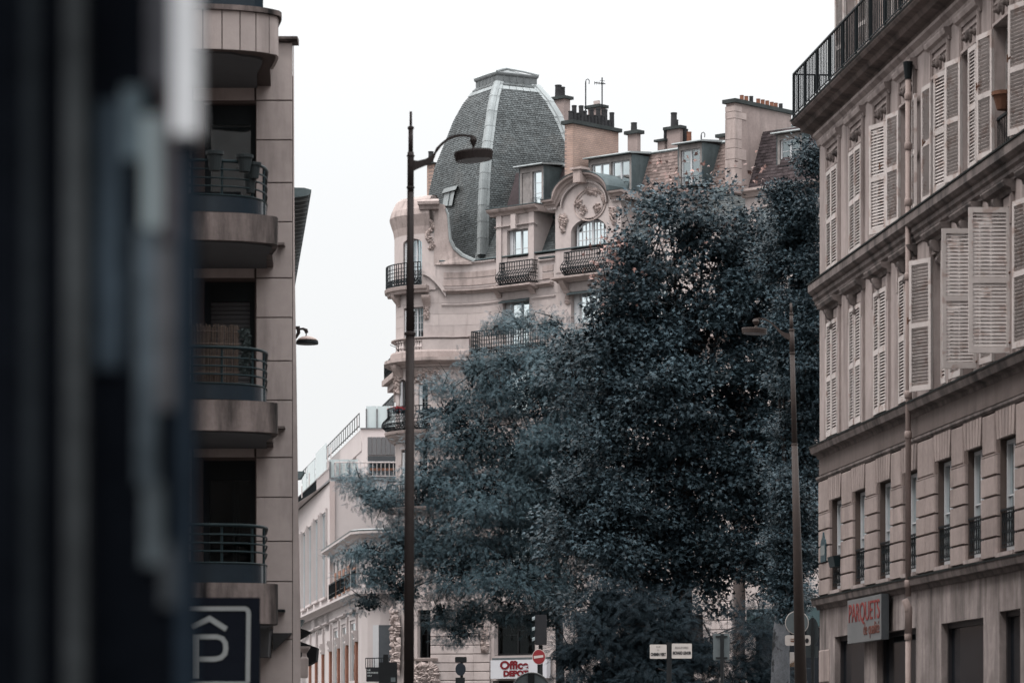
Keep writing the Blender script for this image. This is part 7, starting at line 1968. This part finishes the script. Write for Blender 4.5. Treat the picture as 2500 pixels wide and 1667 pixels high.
# traffic light seen from the side, behind it
TL = thing('traffic_light', 'black traffic light housing with three hoods above the no entry sign', 'traffic light', Vector((W(1322, 1803, 93).x, 93, 0)))
rbox(1306, 1335, 1500, 1573, 93.0, -0.3, 0.15, 3).obj('housing', M_black, TL)
for y in (1506, 1531, 1556):
    mb = MB(); a = W(1306, y, 92.9); k = 93 / FPX
    mb.rings([[(a.x - dx * k, 92.9 + r * math.cos(t * math.pi / 5), a.z - 6 * k + r * math.sin(t * math.pi / 5) * 1.0 - dz_) for t in range(6)] + [(a.x - dx * k, 92.9 + (r - .01) * math.cos(t * math.pi / 5), a.z - 6 * k + (r - .01) * math.sin(t * math.pi / 5) - dz_) for t in range(5, -1, -1)] for dx, r, dz_ in ((0.05, 0.1, 0), (7, 0.1, 0.03))]); mb.obj('hood', M_signback, TL)
ppost(TL, 1320, 1574, 5, 93.1)
# big round sign back at the bottom edge
Yr = 59.0
RS = thing('round_sign', 'large grey back of a round traffic sign at the bottom edge of the view', 'road sign', Vector((W(1296, 1803, Yr).x, Yr, 0)))
mb = MB(); disc(mb, 1297, 1689, 46, 47, Yr, -0.01, 0.0); mb.obj('back_plate', M_signback, RS)
mb = MB(); c = W(1297, 1689, Yr); k = Yr / FPX; mb.tube([(c.x + 47.5 * k * math.cos(t * math.pi / 24), Yr - 0.012, c.z + 48 * k * math.sin(t * math.pi / 24)) for t in range(49)], 0.012, 6); mb.obj('rim', mat('pale_sign_rim', (0.2, 0.2, 0.2), rough=0.4, metal=0.3, bump=0), RS)
mb = MB(); mb.box(c.x - 8 * k, c.x + 8 * k, Yr - 0.075, Yr - 0.015, 0, W(1297, 1643, Yr).z); mb.obj('post', M_post, RS)
# sign cluster at left under the feathery branches
Ys = 95.0
SS = thing('round_sign.001', 'dark silhouetted sign group with a small plate above a disc left of the shop sign', 'road sign', Vector((W(1126, 1803, Ys).x, Ys, 0)))
rbox(1111, 1139.5, 1602.5, 1616, Ys, 0, 0.03, 2.5).obj('plate', M_post, SS)
mb = MB(); disc(mb, 1124.5, 1633, 12.7, 15.5, Ys, 0, 0.03); mb.obj('disc', mat('dark_blue_disc', (0.018, 0.022, 0.028), rough=0.4, bump=0), SS)
rbox(1112, 1135, 1653, 1690, Ys, 0, 0.12, 1).obj('box', M_post, SS); ppost(SS, 1127, 1603, 3.5, Ys + 0.06)
# street name plates
Yq = 96.0
SN = thing('street_name_sign', 'pair of white street name plates reading CHEMIN VERT and RICHARD LENOIR', 'street sign', Vector((W(1633, 1803, Yq).x, Yq, 0)))
pl1 = rbox(1586.5, 1627.5, 1572.5, 1607, Yq, 0.0, 0.03, 2).obj('plate', M_cream, SN)
pl2 = rbox(1640, 1689, 1570, 1606.5, Yq, 0.0, 0.03, 2).obj('plate', M_cream, SN)
ppost(SN, 1633.5, 1567, 6, Yq + 0.03)
kq = Yq / FPX
def stxt(body, px, py, h, wpx, parent, Y, d, m=M_black, bold=0.004, col=None):
    p = W(px, py, Y); p.y -= d
    return text_obj('lettering', body, m, parent, Matrix.Translation(p), h * Y / FPX / 0.7, ext=0.002, fit=wpx * Y / FPX, bold=bold)
M_greytxt = mat('print_grey', (0.16, 0.15, 0.145), bump=0)
stxt('RUE', 1607, 1578.5, 3.6, 10, pl1, Yq, 0.034, M_greytxt, 0); stxt('DU', 1607, 1586, 3, 5, pl1, Yq, 0.034, M_greytxt, 0); stxt('CHEMIN VERT', 1607, 1597, 7.0, 37, pl1, Yq, 0.034, bold=0.006)
stxt('BOULEVARD', 1664, 1580.5, 5, 32, pl2, Yq, 0.034, M_greytxt, 0); stxt('RICHARD LENOIR', 1664.5, 1593.5, 7.0, 45, pl2, Yq, 0.034, bold=0.006)
# rectangular sign back
Yz = 86.0
RB2 = thing('square_sign', 'grey back of an upright rectangular sign on a thin black post', 'road sign', Vector((W(1762, 1803, Yz).x, Yz, 0)))
rbox(1741, 1781, 1546, 1611, Yz, 0.0, 0.03, 3).obj('back_plate', M_signback, RB2); ppost(RB2, 1763, 1547, 4.5, Yz - 0.09)
for y in (1553, 1605): rbox(1747, 1776, y - 1.5, y + 1.5, Yz - 0.03, 0.0, 0.03, 1).obj('bracket', M_post, RB2)
# signs behind the second street lamp
Yv = 73.5
LS = thing('round_sign.002', 'round grey sign back with a pale rim right behind the second street lamp', 'road sign', Vector((W(1950, 1803, Yv).x, Yv, 0)))
mb = MB(); disc(mb, 1945.5, 1519.5, 27, 27, Yv, 0, 0.02); mb.obj('back_plate', M_signback, LS)
mb = MB(); c = W(1945.5, 1519.5, Yv); k = Yv / FPX; mb.tube([(c.x + 28 * k * math.cos(t * math.pi / 24), Yv - 0.01, c.z + 28 * k * math.sin(t * math.pi / 24)) for t in range(49)], 0.009, 5); mb.obj('rim', M_cream, LS)
pl3 = rbox(1916.5, 1979, 1549.5, 1575, Yv, 0.0, 0.02, 5).obj('arrow_plate', M_cream, LS)
mb = MB()
for (x0, x1_, y0, y1_) in ((1930, 1941, 1558, 1560), (1930, 1941, 1563, 1566)):
    a, b = W(x0, y1_, Yv), W(x1_, y0, Yv); mb = MB(); mb.box(a.x, b.x, Yv - 0.026, Yv - 0.021, a.z, b.z); mb.obj('stripe', M_hinge, LS)
mb = MB(); disc(mb, 1970, 1563, 4.5, 6, Yv, 0.021, 0.026, 10); mb.obj('sticker', M_black, LS)
ppost(LS, 1950, 1492, 4, Yv + 0.08)
DS = thing('round_sign.003', 'dark round sign back above a square plate beside the stone corner', 'road sign', Vector((W(1984, 1803, 76).x, 76, 0)))
mb = MB(); disc(mb, 1984, 1543, 15, 36, 76.0, 0, 0.02); mb.obj('back_plate', mat('dark_sign_back', (0.03, 0.035, 0.037), rough=0.5, bump=0), DS)
rbox(1966, 1997, 1576, 1604, 76.0, 0, 0.05, 1).obj('square_plate', MATS['dark_sign_back'], DS); ppost(DS, 1984, 1507, 4, 75.95)

# office supplies shop sign on the domed building
n_ = 0.35
OA, OB = FC.at(1198, 1608, n_), FC.at(1335, 1608, n_)
zA, zB2 = FC.at(1198, 1656, n_)[1], FC.at(1198, 1611, n_)[1]
OD = thing('shop_sign', 'white shop fascia with dark red Office DEPOT lettering partly behind leaves', 'shop sign', FC.pt((OA[0] + OB[0]) / 2, n_, zA))
mb = MB(); fbox(mb, FC, OA[0], OB[0], n_ - 0.25, n_, zA, zB2); pn = mb.obj('panel', mat('white_sign_panel', (0.62, 0.62, 0.66), rough=0.4, var=0.03, bump=0), OD)
mb = MB(); fbox(mb, FC, OA[0] + 0.05, OB[0], n_ - 0.3, n_ - 0.05, zB2 + 0.01, zB2 + 0.1); mb.obj('light_strip', M_signback, OD)
M_dkred = mat('dark_red_print', (0.20, 0.012, 0.02), rough=0.5, bump=0)
def ctext(body, px0, px1, py, hpx):
    a, b = FC.at(px0, py, n_ + .01), FC.at(px1, py, n_ + .01); s = (a[0] + b[0]) / 2
    text_obj('lettering', body, M_dkred, OD, frame_at(FC, s, n_ + 0.012, (a[1] + b[1]) / 2), hpx * a[2] / FPX / 0.7, ext=0.006, fit=b[0] - a[0], bold=0.02)
ctext('Office', 1221, 1290, 1623.5, 19); ctext('DEPOT', 1229, 1290, 1643.5, 12.5)
carving(1178, 1190, 1535, 1588, 0.1, 170, 0.14, 41); carving(1016, 1064, 1622, 1667, 0.12, 260, 0.2, 42, m=M_stone_dirty); carving(958, 974, 1490, 1640, 0.15, 260, 0.2, 43, m=M_stone_dirty)
for w in (w_g1, w_g2, w_g3): window(FC, CB, w[0] + .02, w[1] - .02, w[2], w[3], -0.25, leaves=2, rows=2, pane_sheet=0.0, m=M_post, glass=M_glass_dark)
mb = MB(); fprof(mb, FC, w_g1[0] - 0.1, w_g1[1] + 0.1, [(0, w_g1[2] - .12), (0.15, w_g1[2] - .12), (0.2, w_g1[2]), (0, w_g1[2] + .02)]); mb.obj('window_sill', M_stone_dirty, CB)
# dark signs by the corner
Yk = 150.0
LM = thing('shop_sign.001', 'small black projecting sign reading LE MONDE DU at the foot of the corner', 'shop sign', W(910, 1662, Yk))
rbox(894.5, 925, 1628, 1663, Yk, 0, 0.15, 0.5).obj('panel', M_black, LM)
M_lt = mat('light_print', (0.4, 0.42, 0.42), bump=0)
stxt('LE', 901, 1635, 3.5, 7, LM, Yk, 0.155, M_lt, 0.005); stxt('MONDE', 910, 1641.5, 3.5, 26, LM, Yk, 0.155, M_lt, 0.005); stxt('DU', 902.5, 1649, 3.5, 10, LM, Yk, 0.155, M_lt, 0.005)
BX = thing('traffic_light.001', 'black box shaped signal hanging beside the LE MONDE DU sign', 'traffic light', W(948, 1803, 148))
rbox(925.5, 970, 1616, 1667, 148.0, 0, 0.4, 1).obj('housing', M_post, BX); rbox(936, 948, 1597, 1616, 148.0, 0, 0.2, 1).obj('top_box', M_post, BX)
rbox(955, 966, 1653, 1664, 148.0, 0.401, 0.41, .5).obj('sticker', M_signback, BX); ppost(BX, 944, 1660, 5, 148.3)
# geraniums on the bay balcony
GE = thing('geraniums', 'red geraniums in a trough on the rounded second floor balcony', 'flowers', W(975, 1003, 153.6))
tpl = oval_template(); n = 260
c = np.array(W(977, 997, 153.6)); kk_ = 153.6 / FPX
P = c + NR.normal(size=(n, 3)) * np.array((9 * kk_, 0.15, 2.6 * kk_)); scatter('petals', mat('geranium_red', (0.35, 0.015, 0.02), rough=0.6, bump=0), GE, P, NR.normal(size=(n, 3)), NR.normal(size=(n, 3)), NR.uniform(0.05, 0.1, n), tpl)
P = c + np.array((0, 0, -5.5 * kk_)) + NR.normal(size=(n * 2, 3)) * np.array((10 * kk_, 0.15, 3 * kk_)); scatter('leaves', M_leafB, GE, P, NR.normal(size=(n * 2, 3)), NR.normal(size=(n * 2, 3)), NR.uniform(0.07, 0.14, n * 2), tpl)
G2 = thing('balcony_plants', 'dark green plants in pots along the right part of the rounded balcony', 'plants', W(1050, 1010, 153.4))
n = 700; c = np.array(W(1052, 1006, 153.4)); P = c + NR.normal(size=(n, 3)) * np.array((11 * kk_, 0.15, 4 * kk_)); scatter('leaves', M_leafB, G2, P, NR.normal(size=(n, 3)) - np.array((0, 0, .6)), NR.normal(size=(n, 3)), NR.uniform(0.12, 0.22, n), tpl)
# teal shop fascia of the building behind the right tree
mb = MB(); fbox(mb, FN, 0.3, FN.c[-1], 0.01, 0.3, nz(1900, 1532), nz(1900, 1485)); mb.obj('shop_fascia', mat('teal_fascia', (0.05, 0.075, 0.08), rough=0.4, bump=0), MN)
mb = MB(); fbox(mb, FN, 0.6, FN.c[-1], -0.02, 0.06, 0.1, nz(1900, 1534)); mb.obj('shop_front', M_dark, MN)
AWN = thing('cafe_awning', 'pale awning with an orange edge low behind the second street lamp', 'awning', W(1935, 1620, 110))
mb = MB(); q_ = [W(1925, 1591, 110), W(1946, 1591, 110), W(1946, 1612, 110), W(1925, 1621, 110)]; mb.rings([q_, [p + Vector((0, 0.5, 0)) for p in q_]]); mb.obj('fabric', M_cream, AWN)
mb = MB(); q_ = [W(1925, 1621, 109.9), W(1965, 1604, 109.9), W(1966, 1620, 109.9), W(1960, 1624, 109.9), W(1925, 1628, 109.9)]; mb.rings([q_, [p + Vector((0, 0.1, 0)) for p in q_]]); mb.obj('valance', mat('orange_canvas', (0.3, 0.15, 0.06), bump=0), AWN)
